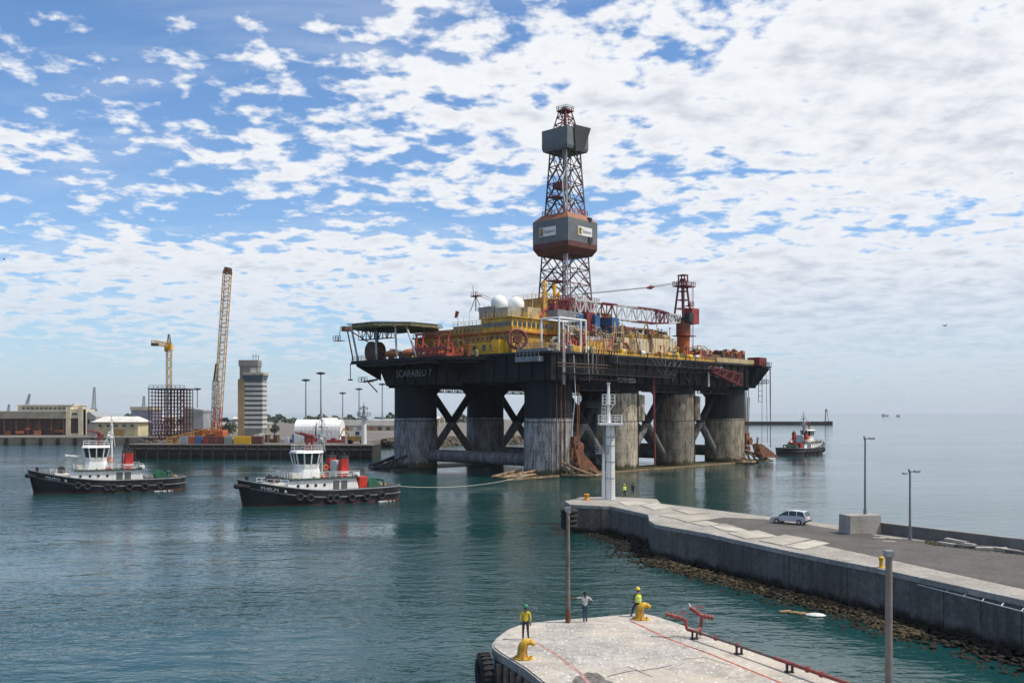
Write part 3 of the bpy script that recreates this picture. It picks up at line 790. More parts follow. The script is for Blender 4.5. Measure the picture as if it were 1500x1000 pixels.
# helideck
hc = Vector((-8.5, 47.5, 38.9)); HR = 12.2
oct_ = [(hc.x + HR * math.cos(R(22.5 + 45 * k)), hc.y + HR * math.sin(R(22.5 + 45 * k))) for k in range(8)]
hel = MB().prism(oct_, 38.55, 39.0).build('helideck', mat('helideck_green', (0.06, 0.085, 0.07), 0.7, 0.2, 0.3, rust=0.1), rig)
mb = MB()
for k in range(8):
    p, q = oct_[k], oct_[(k + 1) % 8]; mb.beam((p[0], p[1], 38.2), (q[0], q[1], 38.2), .3, .5)
for k in range(-4, 5):
    h = math.sqrt(max(0, HR ** 2 - (k * 2.6) ** 2)) * .93
    mb.beam((hc.x + k * 2.6, hc.y - h, 38.05), (hc.x + k * 2.6, hc.y + h, 38.05), .25, .7)
mb.build('deck_beam', khaki, hel)
mb = MB()
for k in range(8):
    p, q = Vector((*oct_[k], 38.8)), Vector((*oct_[(k + 1) % 8], 38.8)); o1 = (p - Vector((hc.x, hc.y, 38.8))).normalized() * 1.4; o2 = (q - Vector((hc.x, hc.y, 38.8))).normalized() * 1.4
    mb.beam(p + o1, q + o2, .12); 
    for j in range(6): mb.beam(p.lerp(q, j / 5), (p + o1).lerp(q + o2, j / 5), .09)
mb.build('safety_net', gsteel, hel)
for (x, y, x2, y2) in ((-15.5, 55, -17, 56), (-15.5, 47, -16, 47), (-15.3, 39, -15, 40), (-9, 55, -7, 57), (-4, 42, -3, 42), (-15.5, 31, -13, 38)):
    MB().tube((x, y, 29.3), (x2, y2, 38.2), .28, n=8).build('helideck_post', lsteel, hel)
mb = MB(); mb.lattice((-15.6, 54, 36.2), (-15.6, 40, 36.2), 1.2, 1.2, 8, .18, .11, h0=2.6, h1=2.6); mb.build('support_truss', dsteel, hel)
mb = MB(); mb.beam((-15.6, 57, 29.5), (-16.5, 58.5, 38), .3); mb.beam((-15.6, 50, 34), (-16.5, 58, 38), .25); mb.build('diagonal_strut', rusty, hel)
mb = MB(); mb.span(-17.2, -15.2, 58.6, 60.2, 37.6, 38.9); mb.build('corner_platform', rusty, hel)
mb = MB(); mb.span(-17.6, -16, 60, 63.4, 35.0, 35.15); mb.rail([(-17.6, 60, 35.1), (-17.6, 63.4, 35.1), (-16, 63.4, 35.1)], 1.3, .1, 1); mb.beam((-16.8, 62, 35.1), (-16.8, 61, 39), .12); mb.build('access_basket', dsteel, hel)

# things on the cantilever deck
mb = MB(); Mx = Matrix.Rotation(R(90), 3, 'Y'); mb.lathe([(2.4, -1.2), (2.4, 1.2)], 24, (-13.6, 50, 31.7), Mx); mb.lathe([(2.75, 1.2), (2.75, 1.5)], 24, (-13.6, 50, 31.7), Mx); mb.lathe([(2.75, -1.5), (2.75, -1.2)], 24, (-13.6, 50, 31.7), Mx); mb.build('cable_reel', brown, rig, smooth=True)
lb = mat('lifeboat_orange', (0.55, 0.17, 0.05), 0.5, 0.15, 0.7, rust=.2)
for k, (b, L_) in enumerate(((43, 6.0), (36.2, 5.4))):
    mb = MB(); rings = []
    for i in range(9):
        t = i / 8 * 2 - 1; w_ = (1 - abs(t) ** 3) * 1.15 + .08
        rings.append([(-13.5 + w_ * math.cos(R(45 * j)), b + t * L_ / 2, 30.9 + .95 * (.35 + .65 * (1 - abs(t) ** 3)) * math.sin(R(45 * j))) for j in range(8)])
    mb.loft(rings); mb.build('lifeboat', lb, rig, smooth=True)
mb = MB()
for b in (21, 24.5, 30.5, 33):
    mb.beam((-14.5, b, 29.4), (-13.6, b, 35.6), .42); mb.beam((-9.2, b, 29.4), (-13.4, b, 33), .32); mb.beam((-14.3, b, 31.5), (-9.5, b, 31.5), .3)
mb.beam((-13.7, 20.5, 35.4), (-13.7, 33.5, 35.4), .4); mb.beam((-14.4, 20.5, 31.4), (-14.4, 33.5, 31.4), .6, .9); mb.span(-14.6, -9, 21, 32.5, 29.42, 30.2)
mb.build('davit_frame', mat('bright_red_paint', (0.33, 0.055, 0.04), 0.65, 0.3, 0.8, rust=.4), rig)

# accommodation block
AC = MB().span(-3, 17, 9.4, 46, ZT + .02, 35.4).build('accommodation_block', ochre, rig)
MB().span(-3.6, 17.5, 8.8, 46.5, 35.42, 35.75).build('walkway', orangep, AC)
MB().span(-2.6, 16, 9.8, 20.6, 35.77, 39.2).build('bridge_deck', yellow, AC)
MB().span(-2.6, 16, 20.62, 31, 35.77, 38.0).build('upper_house', khaki, AC)
MB().span(-2, 10, 31.1, 44, 35.77, 37.4).build('upper_house', khaki, AC)
MB().span(-3.1, 16.5, 9.3, 21, 39.22, 39.5).build('roof_edge', yellow, AC)
ypan = mat('clean_yellow_panel', (0.62, 0.43, 0.03), 0.5, 0.12, 0.4, rust=.1)
MB().span(-3.3, -2.98, 10.4, 24.5, ZT + .05, 33.2).build('yellow_panel', ypan, AC)
MB().span(-5.2, -3.4, 11.8, 14.4, 30.05, 33.6).build('locker', byellow, AC)
wf = MB().box((0, 0, 0), (.12, 1.0, 1.25)).mesh('window_pane'); wfr = MB(); 
for dz in (-.68, .68): wfr.box((-.03, 0, dz), (.2, 1.25, .12))
for dy in (-.56, .56): wfr.box((-.03, dy, 0), (.2, .12, 1.25))
wfr = wfr.mesh('window_frame')
wf.materials.append(glass); wfr.materials.append(wsteel)
def win(a, b, z, face, parent, s=1.0, fr=True):
    rz_ = 0 if face == '-a' else R(90)
    o = link_mesh('window', wf, None, parent, (a, b, z), (0, 0, rz_)); o.scale = (1, s, s)
    return o
for k in range(8): win(-2.66, 10.6 + k * 1.28, 37.6, '-a', AC, .95)
for k in range(9): win(-1.4 + k * 1.75, 9.74, 37.6, '-b', AC, 1.1)
for b in (16.2, 18.9, 22.4): win(-3.36, b, 31.9, '-a', AC, 1.15)
for k in range(9): win(-3.06, 25.5 + k * 2.3, 33.6, '-a', AC, .8)
for k in range(9): win(-3.06, 11.2 + k * 1.7, 34.2, '-a', AC, .55)
for k in range(6): win(-2.66, 22 + k * 1.5, 36.8, '-a', AC, .6)
mb = MB()
for k in range(30): b = 9.6 + k * 1.22; mb.span(-3.14, -2.99, b - .06, b + .06, ZT + .1, 35.3)
mb.build('wall_rib', ochre, AC)
mb = MB(); mb.rail([(-3.5, 46, 35.75), (-3.5, 8.9, 35.75), (17, 8.9, 35.75)], 1.15, .085, 1.5); mb.rail([(-3, 20.8, 39.5), (-3, 9.4, 39.5), (16.3, 9.4, 39.5)], 1.1, .08, 1.5); mb.rail([(-2.5, 31, 38), (-2.5, 21, 38)], 1.1, .08, 1.5); mb.build('railing', yellow, AC)
mb = MB(); mb.span(-1.5, 5, 17.5, 22.5, 39.55, 42.6); mb.build('roof_cabin', mat('grey_cabin', (0.26, 0.25, 0.235), .6, .15, .5, rust=.15), AC)
mb = MB(); mb.span(-1.5, 3.5, 12.2, 16.6, 39.55, 42.0); mb.build('roof_cabin', mat('grey_green_cabin', (0.30, 0.31, 0.27), .6, .15, .5, rust=.1), AC)
mb = MB(); mb.span(4, 9, 10.4, 13.8, 39.55, 42.3); mb.build('roof_cabin', beige, AC)
# radomes
whi = mat('radome_white', (0.80, 0.80, 0.79), .35, .03, .3)
for px_, py_, a in ((731, 444, 1.0), (756, 446, 5.5)):
    p = rl_a(px_, a, py_); rr = 12.0 * (RN.y + a * sa + p.y * ca) / F
    rd = MB().sphere((0, 0, 0), rr, 24, 14).build('radome', whi, AC, smooth=True, loc=p)
    MB().lathe([(rr * .55, -rr - .4), (rr * .6, -rr * .75)], 16).build('radome_base', wsteel, rd)
    mb = MB(); mb.tube((0, 0, 39.5 - p.z), (0, 0, -rr), .5, n=8); mb.build('pedestal', wsteel, rd)
p = rl_a(704, 1, 453); MB().sphere(p, .85, 14, 8).build('radome', whi, AC, smooth=True)
# aerial mast with spreaders
p = rl_a(697, 0.5, 456); q = rl_a(694, 0.5, 424); 
mb = MB(); mb.beam((p.x, p.y, 42), (p.x, p.y, 47), .2); mb.beam((p.x + .8, p.y - 1.6, 42), (p.x, p.y, 46), .15); mb.beam((p.x - .8, p.y + 1.2, 42), (p.x, p.y, 46), .15)
mb.span(p.x - .7, p.x + .7, p.y - 1.5, p.y + 1.3, 45.8, 46.1); mb.beam((p.x, p.y + .8, 46), (p.x, p.y + 1.1, 48.8), .1); mb.rail([(p.x - .6, p.y - 1.3, 46.1), (p.x - .6, p.y + 1.2, 46.1)], 1, .07, .8)
mb.beam((p.x, p.y - 1, 46.6), (p.x + 2, p.y - 6, 44.4), .12); mb.beam((p.x, p.y - 1, 46.0), (p.x + 2, p.y - 6, 43.8), .12); mb.build('aerial_mast', rusty, AC)
mb = MB()
for (px_, h) in ((688, 6), (679, 4), (708, 4), (716, 5), (742, 6), (768, 5), (780, 7), (663, 3)):
    p = rl_a(px_, 4); zb = 39 if p.y < 31 else 37.3; mb.tube((4, p.y, zb - 1), (4, p.y, zb + h), .06, n=5)
mb.build('whip_aerial', wsteel, AC)
p = rl_a(671, -1, 478); mb = MB(); mb.tube((p.x, p.y, 37), (p.x, p.y, 42.2), .09, n=6); mb.build('windsock_pole', lsteel, AC)
mb = MB(); Mx = Matrix.Rotation(R(25), 3, 'X'); mb.lathe([(.3, -1.8), (.55, 0)], 10, (p.x, p.y + .2, 42.2), Mx); mb.build('windsock', redp, AC)
# big spoked winch wheel at the near corner
wc = Vector((-6.2, 4.6, 33.2))
wh = MB(); Mw = Matrix.Rotation(R(-35), 3, 'Z') @ Matrix.Rotation(R(90), 3, 'X')
wh.torus(wc, 2.25, .38, Mw, 32, 8); wh.torus(wc, .8, .3, Mw, 18, 6)
for k in range(10):
    an = R(36 * k); wh.beam(wc + Mw @ Vector((.5 * math.cos(an), .5 * math.sin(an), 0)), wc + Mw @ Vector((2.2 * math.cos(an), 2.2 * math.sin(an), 0)), .22)
whl = wh.build('winch_wheel', mat('winch_maroon', (0.20, 0.055, 0.05), .6, .2, 1, rust=.3), rig)
mb = MB(); mb.beam(wc + Vector((-.9, -.9, -3.2)), wc, .35); mb.beam(wc + Vector((.9, .9, -3.2)), wc, .35); mb.lathe([(1.0, -.9), (1.0, .9)], 16, wc, Mw); mb.build('winch_stand', rusty, whl)
mb = MB(); mb.span(-7.6, -5, -6.5, 3, 29.9, 30.6); mb.rail([(-7.5, 3, 30.6), (-7.5, -6.8, 30.6), (-1, -6.8, 30.6)], 1.2, .1, 1.2); mb.span(-9.2, -7.62, -5, 2.6, 27.4, 28.6); mb.rail([(-9.1, 2.4, 28.6), (-9.1, -4.8, 28.6)], 1.2, .09, 1.2); mb.build('corner_platform', gsteel, rig)

# white pipe gantry and manifold
mb = MB(); ga0, ga1 = -2.6, 7.6
for a in (ga0, 5.6, ga1):
    for b in (-5.6, 0): mb.tube((a, b, ZT), (a, b, 38.0), .24, n=8)
for b in (-5.6, 0): mb.tube((ga0, b, 38), (ga1, b, 38), .24, n=8)
for a in (ga0, ga1): mb.tube((a, -5.6, 38), (a, 0, 38), .24, n=8)
mb.build('gantry_frame', white, rig)
random.seed(14)
for k in range(13):
    a = -1.2 + k * .85; b = random.uniform(-5.6, -1.5); h = random.uniform(2.2, 5.2)
    mb = MB(); bx = random.choice((-.9, .9)); mb.path([(a, b, ZT), (a, b, ZT + h), (a + bx * .4, b, ZT + h + .5), (a + bx, b, ZT + h), (a + bx * 1.15, b, ZT + .8)], random.uniform(.16, .26), 8)
    mb.sphere((a, b, ZT + h * .5), .45, 8, 6); mb.build('manifold_pipe', random.choice((salmon, salmon, rusty, redp)), rig)
for k in range(5):
    a = -1.5 + k * 2.3; mb = MB(); mb.lathe([(.9, 0), (.95, .9), (.5, 1.4), (.3, 1.5)], 14, (a, -4.2, ZT)); mb.torus((a, -4.2, ZT + 1.9), .55, .12, 'Y', 14, 5); mb.build('valve_head', salmon, rig)

# equipment modules, one object each
def skid(mbs, a, b, z, la, lb_, h, m, ribs=True):
    o = MB().span(-la / 2, la / 2, -lb_ / 2, lb_ / 2, 0, h).build('equipment_module', m, rig, loc=(a, b, z))
    if ribs:
        r_ = MB(); n = max(2, int(la / 1.3))
        for k in range(n + 1):
            x = -la / 2 + la * k / n; r_.span(x - .09, x + .09, -lb_ / 2 - .12, -lb_ / 2 + .02, .05, h - .05)
        for k in range(max(2, int(lb_ / 1.3)) + 1):
            y = -lb_ / 2 + lb_ * k / max(2, int(lb_ / 1.3)); r_.span(-la / 2 - .12, -la / 2 + .02, y - .09, y + .09, .05, h - .05)
        r_.build('stiffener', m, o)
    r_ = MB(); r_.rail([(-la / 2, -lb_ / 2, h), (la / 2, -lb_ / 2, h), (la / 2, lb_ / 2, h)], 1.1, .08, 1.5); r_.build('railing', random.choice((yellow, wsteel, ochre)), o)
    return o
random.seed(77)
cream = mat('cream_paint', (0.58, 0.46, 0.29), .6, .15, .4, rust=.2, streak=.4)
mods = [(12, -2, 8, 5, 3.2, ochre), (20, 1, 7, 6, 4.6, beige), (27.5, -1.5, 7, 5, 3.6, beige), (35, 0, 7, 6, 5.2, cream), (43, -.5, 8, 6.5, 5.6, cream), (50.5, 1, 5, 6, 5.0, cream),
        (20, 9, 8, 7, 6.8, brown), (30, 10, 9, 7, 6.4, ochre), (41, 9, 10, 7, 7.2, beige), (52, 10, 9, 8, 6.6, beige), (14, 4, 6, 5, 5.4, khaki), (64, 6, 8, 6, 3.0, brown), (70, 2, 6, 5, 2.4, brown), (66, 14, 10, 8, 3.4, ochre)]
for a, b, la, lb_, h, m in mods: skid(None, a, b, ZT, la, lb_, h, m)
# louvred and pipe clutter in front of the modules
for k in range(84):
    a = random.uniform(-5, 60); b = random.uniform(-6.6, -4.2); m = random.choice((yellow, ochre, beige, wsteel, rusty, greenp, gsteel, salmon, byellow))
    t = random.random(); mb = MB()
    if t < .3: mb.lathe([(.5, 0), (.55, .2), (.55, 1.5), (.2, 1.8)], 12, (a, b, ZT))
    elif t < .55: Mx = Matrix.Rotation(R(90), 3, 'Y'); mb.lathe([(.2, -1.1), (.6, -.8), (.6, .8), (.2, 1.1)], 12, (a, b, ZT + 1.0), Mx); mb.span(a - .7, a - .5, b - .4, b + .4, ZT, ZT + .6); mb.span(a + .5, a + .7, b - .4, b + .4, ZT, ZT + .6)
    elif t < .8:
        h = random.uniform(1.2, 4); mb.path([(a, b, ZT), (a, b, ZT + h), (a + random.uniform(-2, 2), b, ZT + h), (a + random.uniform(-2, 2), b + 1, ZT + h - .8)], random.uniform(.09, .18), 6)
    else: mb.box((a, b, ZT + .8), (random.uniform(.8, 1.8), 1.0, 1.5)); mb.box((a, b - .52, ZT + .9), (.5, .06, .9))
    mb.build('deck_fitting', m, rig)
# equipment on top of and between the modules
for k in range(270):
    a, b0, la, lb_, h, m0 = random.choice(mods); x = a + random.uniform(-la / 2, la / 2); y = b0 + random.uniform(-lb_ / 2, lb_ / 2) * .9; z = ZT + h
    m = random.choice((yellow, ochre, beige, cream, wsteel, rusty, brown, gsteel, lsteel, khaki, salmon, dsteel)); t = random.random(); mb = MB()
    if t < .25: hh = random.uniform(.6, 1.8); mb.box((x, y, z + hh / 2), (random.uniform(.7, 2.6), random.uniform(.7, 2), hh)); mb.box((x, y, z + hh + .08), (.5, .5, .16))
    elif t < .45: r_ = random.uniform(.3, .7); hh = random.uniform(1, 2.4); mb.lathe([(r_, 0), (r_, hh), (r_ * .3, hh + r_ * .6)], 12, (x, y, z))
    elif t < .75:
        hh = random.uniform(.8, 3.2); dx = random.uniform(-4, 4); mb.path([(x, y, z), (x, y, z + hh), (x + dx, y, z + hh), (x + dx, y - random.uniform(.5, 2), z + hh * .4), (x + dx, y - 2, z - h * .7)], random.uniform(.08, .2), 6)
    elif t < .88: hh = random.uniform(2, 5); mb.tube((x, y, z), (x, y, z + hh), .09, n=6); mb.box((x, y, z + hh), (.5, .4, .25))
    else: mb.lattice((x, y, z), (x + random.uniform(-5, 5), y + random.uniform(-1, 1), z + random.uniform(.5, 2.4)), .7, .7, 5, .12, .08)
    mb.build('deck_machinery', m, rig)
for k in range(34):
    a = random.uniform(-12, -4); b = random.uniform(16, 54); m = random.choice((salmon, orangep, rusty, yellow, brown, khaki, redp, gsteel)); z = 29.4 if a < -7 else ZT; mb = MB(); t = random.random()
    if t < .4: hh = random.uniform(.6, 2.4); mb.box((a, b, z + hh / 2), (random.uniform(.6, 1.6), random.uniform(.6, 2), hh))
    elif t < .7: mb.lathe([(.5, 0), (.5, 1.3), (.2, 1.6)], 12, (a, b, z))
    else: hh = random.uniform(1.5, 4.5); mb.path([(a, b, z), (a, b, z + hh), (a, b + random.uniform(-3, 3), z + hh), (a + 2, b, z + hh)], random.uniform(.08, .18), 6)
    mb.build('deck_machinery', m, rig)
mb = MB(); mb.beam((16, -5, ZT), (21, -4, 34.5), .7, .5); mb.build('sloping_chute', salmon, rig)
mb = MB(); mb.beam((25.5, -4.6, 33.5), (29, -5, ZT), .7, .5); mb.build('sloping_chute', salmon, rig)
mb = MB()
for a in (22, 25.2):
    mb.tube((a, -3, ZT), (a + 1, -3, 39), .16, n=6); mb.tube((a + 2.5, -3, ZT), (a + 1, -3, 39), .16, n=6)
for z in (33, 36): mb.tube((22, -3, z), (27, -3, z + .4), .12, n=6)
mb.build('pipe_trestle', beige, rig)
# steel brown rack roofs
mb = MB(); Mx = None
for a0, a1, z in ((30, 42, 37.6), (42, 55, 37.9)):
    mb.add([(a0, 2, z), (a1, 2, z), (a1, 8, z + 1.8), (a0, 8, z + 1.6), (a0, 2, z - .3), (a1, 2, z - .3), (a1, 8, z + 1.5), (a0, 8, z + 1.3)], [(0, 1, 2, 3), (4, 7, 6, 5), (0, 4, 5, 1), (1, 5, 6, 2), (2, 6, 7, 3), (3, 7, 4, 0)])
mb.build('pipe_rack_roof', brown, rig)
mb = MB()
for k in range(14): mb.tube((29, 3.0 + k * .42, 38.2 + .1 * k), (56, 3.0 + k * .42, 38.3 + .1 * k), .17, n=6)
mb.build('drill_pipe_stack', rusty, rig)
mb = MB(); mb.beam((41, 1.5, 36), (43.5, 1.5, 40.5), .3); mb.beam((46, 1.5, 36), (43.5, 1.5, 40.5), .3); mb.build('a_frame', cream, rig)
# yellow deck-edge handrail and toe board
mb = MB(); mb.rail([(8, -6.9, ZT), (90, -6.9, ZT), (90, 20, ZT)], 1.15, .09, 1.6); mb.span(8, 90, -7.05, -6.95, ZT, ZT + .35); mb.build('deck_handrail', yellow, rig)
mb = MB(); mb.rail([(-7, 10, ZT), (-7, 24, ZT)], 1.15, .09, 1.6); mb.build('deck_handrail', ochre, rig)

# blue drums and a maroon column under the derrick floor
def px_box(name, x0, x1, y0, y1, b, depth, m):
    p = rl_b(x0, b, y1); q = rl_b(x1, b, y0); return MB().span(p.x, q.x, b, b + depth, p.z, q.z).build(name, m, rig)
px_box('blue_tank', 847, 858, 461, 482, 6, 4, bluep); px_box('blue_tank', 872, 879, 462, 481, 4, 4, bluep); px_box('blue_tank', 896.5, 906.5, 466, 488, 3, 4, bluep)
px_box('maroon_stack', 860, 871, 458, 498, 5, 4, dred); px_box('grey_duct', 817, 850, 457, 468, 6.5, 4, gsteel); px_box('maroon_stack', 812, 818, 444, 468, 8.5, 2, dred)
px_box('mud_house', 880, 896, 460, 492, 7, 5, khaki)

# derrick substructure
DA, DB = 38.8, 27.0
mb = MB(); mb.span(DA - 9, DA + 9, DB - 9, DB + 9, 42.4, 43.6)
for sx in (-1, 1):
    for sy in (-1, 1): mb.span(DA + sx * 7.5 - .6, DA + sx * 7.5 + .6, DB + sy * 7.5 - .6, DB + sy * 7.5 + .6, ZT, 42.4)
sub = mb.build('drill_floor', ochre, rig)
MB().span(DA - 16.5, DA - 10, DB - 6, DB + 6, 40, 47.2).build('driller_house', ochre, sub); MB().span(DA - 15, DA - 9.4, DB - 8, DB + 4, ZT, 39.9).build('lower_house', khaki, sub)
mb = MB(); mb.rail([(DA - 9, DB + 9, 43.6), (DA - 9, DB - 9, 43.6), (DA + 9, DB - 9, 43.6)], 1.2, .1, 1.8); mb.rail([(DA - 16.4, DB + 6, 47.2), (DA - 16.4, DB - 6, 47.2), (DA - 10, DB - 6, 47.2)], 1.2, .1, 1.6); mb.build('railing', byellow, sub)
mb = MB(); mb.tube((DA - 13, DB - 7, 40), (DA - 13, DB - 7, 51), .5, n=8); mb.tube((DA - 11.6, DB - 7.4, 40), (DA - 11.6, DB - 7.4, 49), .35, n=8); mb.lattice((DA - 15, DB - 5, 44), (DA - 15, DB - 5, 52), 1.1, .7, 7, .16, .1, up=(1, 0, 0)); mb.build('yellow_riser', byellow, sub)
mb = MB(); mb.span(DA - 14, DA - 3, DB - 13, DB - 9.1, 43.6, 46.0); mb.build('maroon_wind_screen', dred, sub)

# derrick
der = empty('derrick', (DA, DB, 0)); der.parent = rig
def dhs(z): return 5.75 + (3.1 - 5.75) * (z - 44) / (92.3 - 44)
levels = [43.6, 48.1, 52.6, 57.0, 61.4, 72.4, 77.2, 82.2, 87.2, 92.3]
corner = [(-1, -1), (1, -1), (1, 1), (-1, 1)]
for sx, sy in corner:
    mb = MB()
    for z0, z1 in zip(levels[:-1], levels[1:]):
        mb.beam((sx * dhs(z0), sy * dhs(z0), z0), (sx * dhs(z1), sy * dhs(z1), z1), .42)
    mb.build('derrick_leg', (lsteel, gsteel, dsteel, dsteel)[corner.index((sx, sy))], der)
corner = [(-1, -1), (1, -1), (1, 1), (-1, 1)]
for i in range(4):
    mg = MB(); mr = MB()
    c0, c1 = corner[i], corner[(i + 1) % 4]
    for k, (z0, z1) in enumerate(zip(levels[:-1], levels[1:])):
        P = lambda c, z: Vector((c[0] * dhs(z), c[1] * dhs(z), z))
        mid = (P(c0, z1) + P(c1, z1)) / 2
        tgt = mr if k in (1, 3, 6, 8) else mg
        tgt.beam(P(c0, z1), P(c1, z1), .24)
        mg.beam(P(c0, z0), mid, .27); mg.beam(P(c1, z0), mid, .27)
        mg.beam(P(c0, z1), (P(c0, z0) + P(c1, z0)) / 2, .16); mr.beam(P(c1, z1), (P(c0, z0) + P(c1, z0)) / 2, .16)
        zm = (z0 + z1) / 2
        tgt.beam(P(c0, zm), (P(c0, z0) + mid) / 2, .14); tgt.beam(P(c1, zm), (P(c1, z0) + mid) / 2, .14)
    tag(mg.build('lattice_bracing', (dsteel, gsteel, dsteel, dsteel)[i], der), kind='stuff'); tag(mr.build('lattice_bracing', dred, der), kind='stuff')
mb = MB()
for x in (-1.2, 1.2): mb.tube((x, -1.0, 44), (x, -1.0, 91), .16, n=6)
mb.tube((0, 0, 50), (0, 0, 86), .28, n=8); mb.build('guide_rail', lsteel, der)
mb = MB()
for z in (53.5, 78.0): mb.span(-5.3 if z < 60 else -4.6, 0, -1, 3, z, z + .25); mb.rail([(-5.2 if z < 60 else -4.5, 3, z), (-5.2 if z < 60 else -4.5, -1, z)], 1.1, .1, 1)
mb.span(-3.8, 0, -1.6, 1.6, 80.5, 82.2); mb.build('monkey_board', dred, der)
mb = MB(); mb.ladder((-dhs(45) - .3, -dhs(45) + .8, 45), (-dhs(92) - .3, -dhs(92) + .8, 92), .7, .09, .7, (0, 1, 0)); mb.path([(-4.7, -4.4, 73), (-5.6, -3.8, 79), (-5.3, -3.5, 82.5), (-4.1, -3.3, 85)], .14); mb.build('derrick_ladder', wsteel, der)
mb = MB(); mb.sphere((-1, -2, 77.2), 1.0, 10, 8, .9); mb.beam((-1, -2, 77), (-.5, -1, 91), .1); mb.build('travelling_block', lsteel, der)
# wind wall belt with lettered boards
S = lambda h: [(-h, -h), (h, -h), (h, h), (-h, h)]
MB().prism(S(5.6), 61.0, 62.9, S(6.7)).build('windwall_skirt', windr, der)
MB().prism(S(6.7), 62.91, 64.4).build('windwall_band', windr, der)
ww = MB().prism(S(6.72), 64.41, 70.9).build('windwall', windg, der)
MB().prism(S(6.72), 70.91, 73.0, S(4.7)).build('windwall_top', windo, der)
mb = MB(); mb.rail([(-4.7, -4.7, 73), (4.7, -4.7, 73), (4.7, 4.7, 73), (-4.7, 4.7, 73), (-4.7, -4.7, 73)], 1.2, .12, 1.2); mb.build('windwall_railing', orangep, der)
sgn = mat('sign_board_white', (0.72, 0.72, 0.70), .5, .05, 1); sy_ = mat('sign_yellow', (0.55, 0.38, 0.02), .5, .05, 1); sk_ = mat('sign_black', (0.02, 0.02, 0.02), .5, .1, 1)
for face in ('-a', '-b'):
    # board local x runs to the viewer's right
    e = MB().box((0, 0, 0), (6.4, .12, 2.6)).build('sign_board', sgn, der)
    if face == '-a': e.location = (-6.80, 1.0, 67.6); e.rotation_euler = (0, 0, R(-90))
    else: e.location = (.8, -6.80, 67.6)
    MB().box((-2.3, -.08, 0), (1.35, .06, 2.1)).build('emblem', sy_ if face == '-b' else sk_, e)
    mb = MB(); mb.box((-2.25, -.13, .5), (1.0, .04, .42)); mb.box((-2.4, -.13, -.05), (.5, .04, .5)); mb.box((-2.3, -.13, -.55), (1.0, .04, .2)); mb.build('emblem_figure', sk_ if face == '-b' else sy_, e)
    link_mesh('lettering', text_mesh('Saipem', 1.45), mat('sign_blue_lettering', (0.03, 0.05, 0.13), .5, .05, 1), e, (-1.3, -.075, -.45), (R(90), 0, 0))
MB().box((3.2, -6.9, 65.6), (1.6, .5, 1.4)).build('dark_hatch', dsteel, der)
MB().box((3.4, -6.2, 71.5), (.9, 1.6, 1.0)).build('dark_hatch', dsteel, der)
# crown box and crown
mb = MB(); mb.prism(S(4.55), 91.5, 92.4, S(4.85)); mb.prism(S(4.85), 92.41, 97.7); cb = mb.build('crown_box', windg, der)
MB().sideprism([(-2.2, 98.4), (5.6, 98.9), (2.2, 91.6), (-1.5, 90.8)], -5.25, -4.87).build('crown_wing', dsteel, cb)
mb = MB(); mb.lattice((0, 0, 97.7), (0, 0, 103.6), 5.2, 2.6, 3, .34, .2, up=(1, 0, 0)); mb.span(-1.8, 1.8, -1.8, 1.8, 103.5, 103.9)
for sx in (-1, 1):
    for sy in (-1, 1): mb.beam((sx * 1.0, sy * 1.0, 97.7), (sx * .5, sy * .5, 103.5), .22)
crown = mb.build('crown_frame', dred, der)
mb = MB(); mb.rail([(-1.8, -1.8, 103.9), (1.8, -1.8, 103.9), (1.8, 1.8, 103.9), (-1.8, 1.8, 103.9), (-1.8, -1.8, 103.9)], 1.1, .1, 1); mb.box((0, 0, 104.5), (1.4, 1.4, 1.0)); mb.build('crown_block', gsteel, crown)

# deck crane
crn = empty('deck_crane', (0, 0, 0)); crn.parent = rig
p = rl_b(1001, -2.0); cx, cy = p.x, -2.0
MB().lathe([(2.1, ZT), (1.85, ZT + 1), (1.85, 37.2), (2.05, 37.3), (2.05, 41.6)], 28, (cx, cy, 0)).build('crane_pedestal', orangep, crn, smooth=True)
MB().lathe([(2.07, 37.6), (2.07, 41.3)], 28, (cx, cy, 0)).build('slew_ring', mat('brick_red_paint', (0.22, 0.05, 0.025), .6, .2, .5, rust=.3), crn, smooth=True)
MB().span(cx - 2.2, cx + 2.2, cy - 1.8, cy + 1.8, 41.62, 42.4).build('crane_turntable', dsteel, crn)
MB().span(cx + .8, cx + 4.6, cy - 2.4, cy + 1.0, 40.8, 45.2).build('winch_house', redp, crn)
MB().span(cx - 1.6, cx + .7, cy - 3.1, cy - 1.2, 41.0, 43.6).build('crane_cab', dsteel, crn)
mb = MB(); top = Vector((cx - .3, cy, 53))
for sx, sy in ((-2.3, -1.6), (-2.3, 1.6), (1.9, -1.4), (1.9, 1.4)): mb.beam((cx + sx, cy + sy, 42.4), (top.x + sx * .3, cy + sy * .5, 53), .45)
for z in (45, 47.5, 50):
    t = (z - 42.4) / 10.6; w1 = 2.3 * (1 - t * .7); w2 = 1.9 * (1 - t * .7); d_ = 1.5 * (1 - t * .5)
    for sy in (-1, 1): mb.beam((cx - w1, cy + sy * d_, z), (cx + w2, cy + sy * d_, z), .24)
    mb.beam((cx - w1, cy - d_, z), (cx - w1, cy + d_, z), .24); mb.beam((cx + w2, cy - d_, z), (cx + w2, cy + d_, z), .24)
for sx in (-1.1, .7):
    for sy in (-1, 1): mb.beam((cx + sx, cy + sy, 52.6), (cx + sx * .8, cy + sy, 54.6), .3)
mb.span(cx - 1.3, cx + .9, cy - 1.2, cy + 1.2, 54.5, 54.75); mb.span(cx - .9, cx + .3, cy - .7, cy + .7, 52.7, 53.6); mb.build('crane_mast', dred, crn)
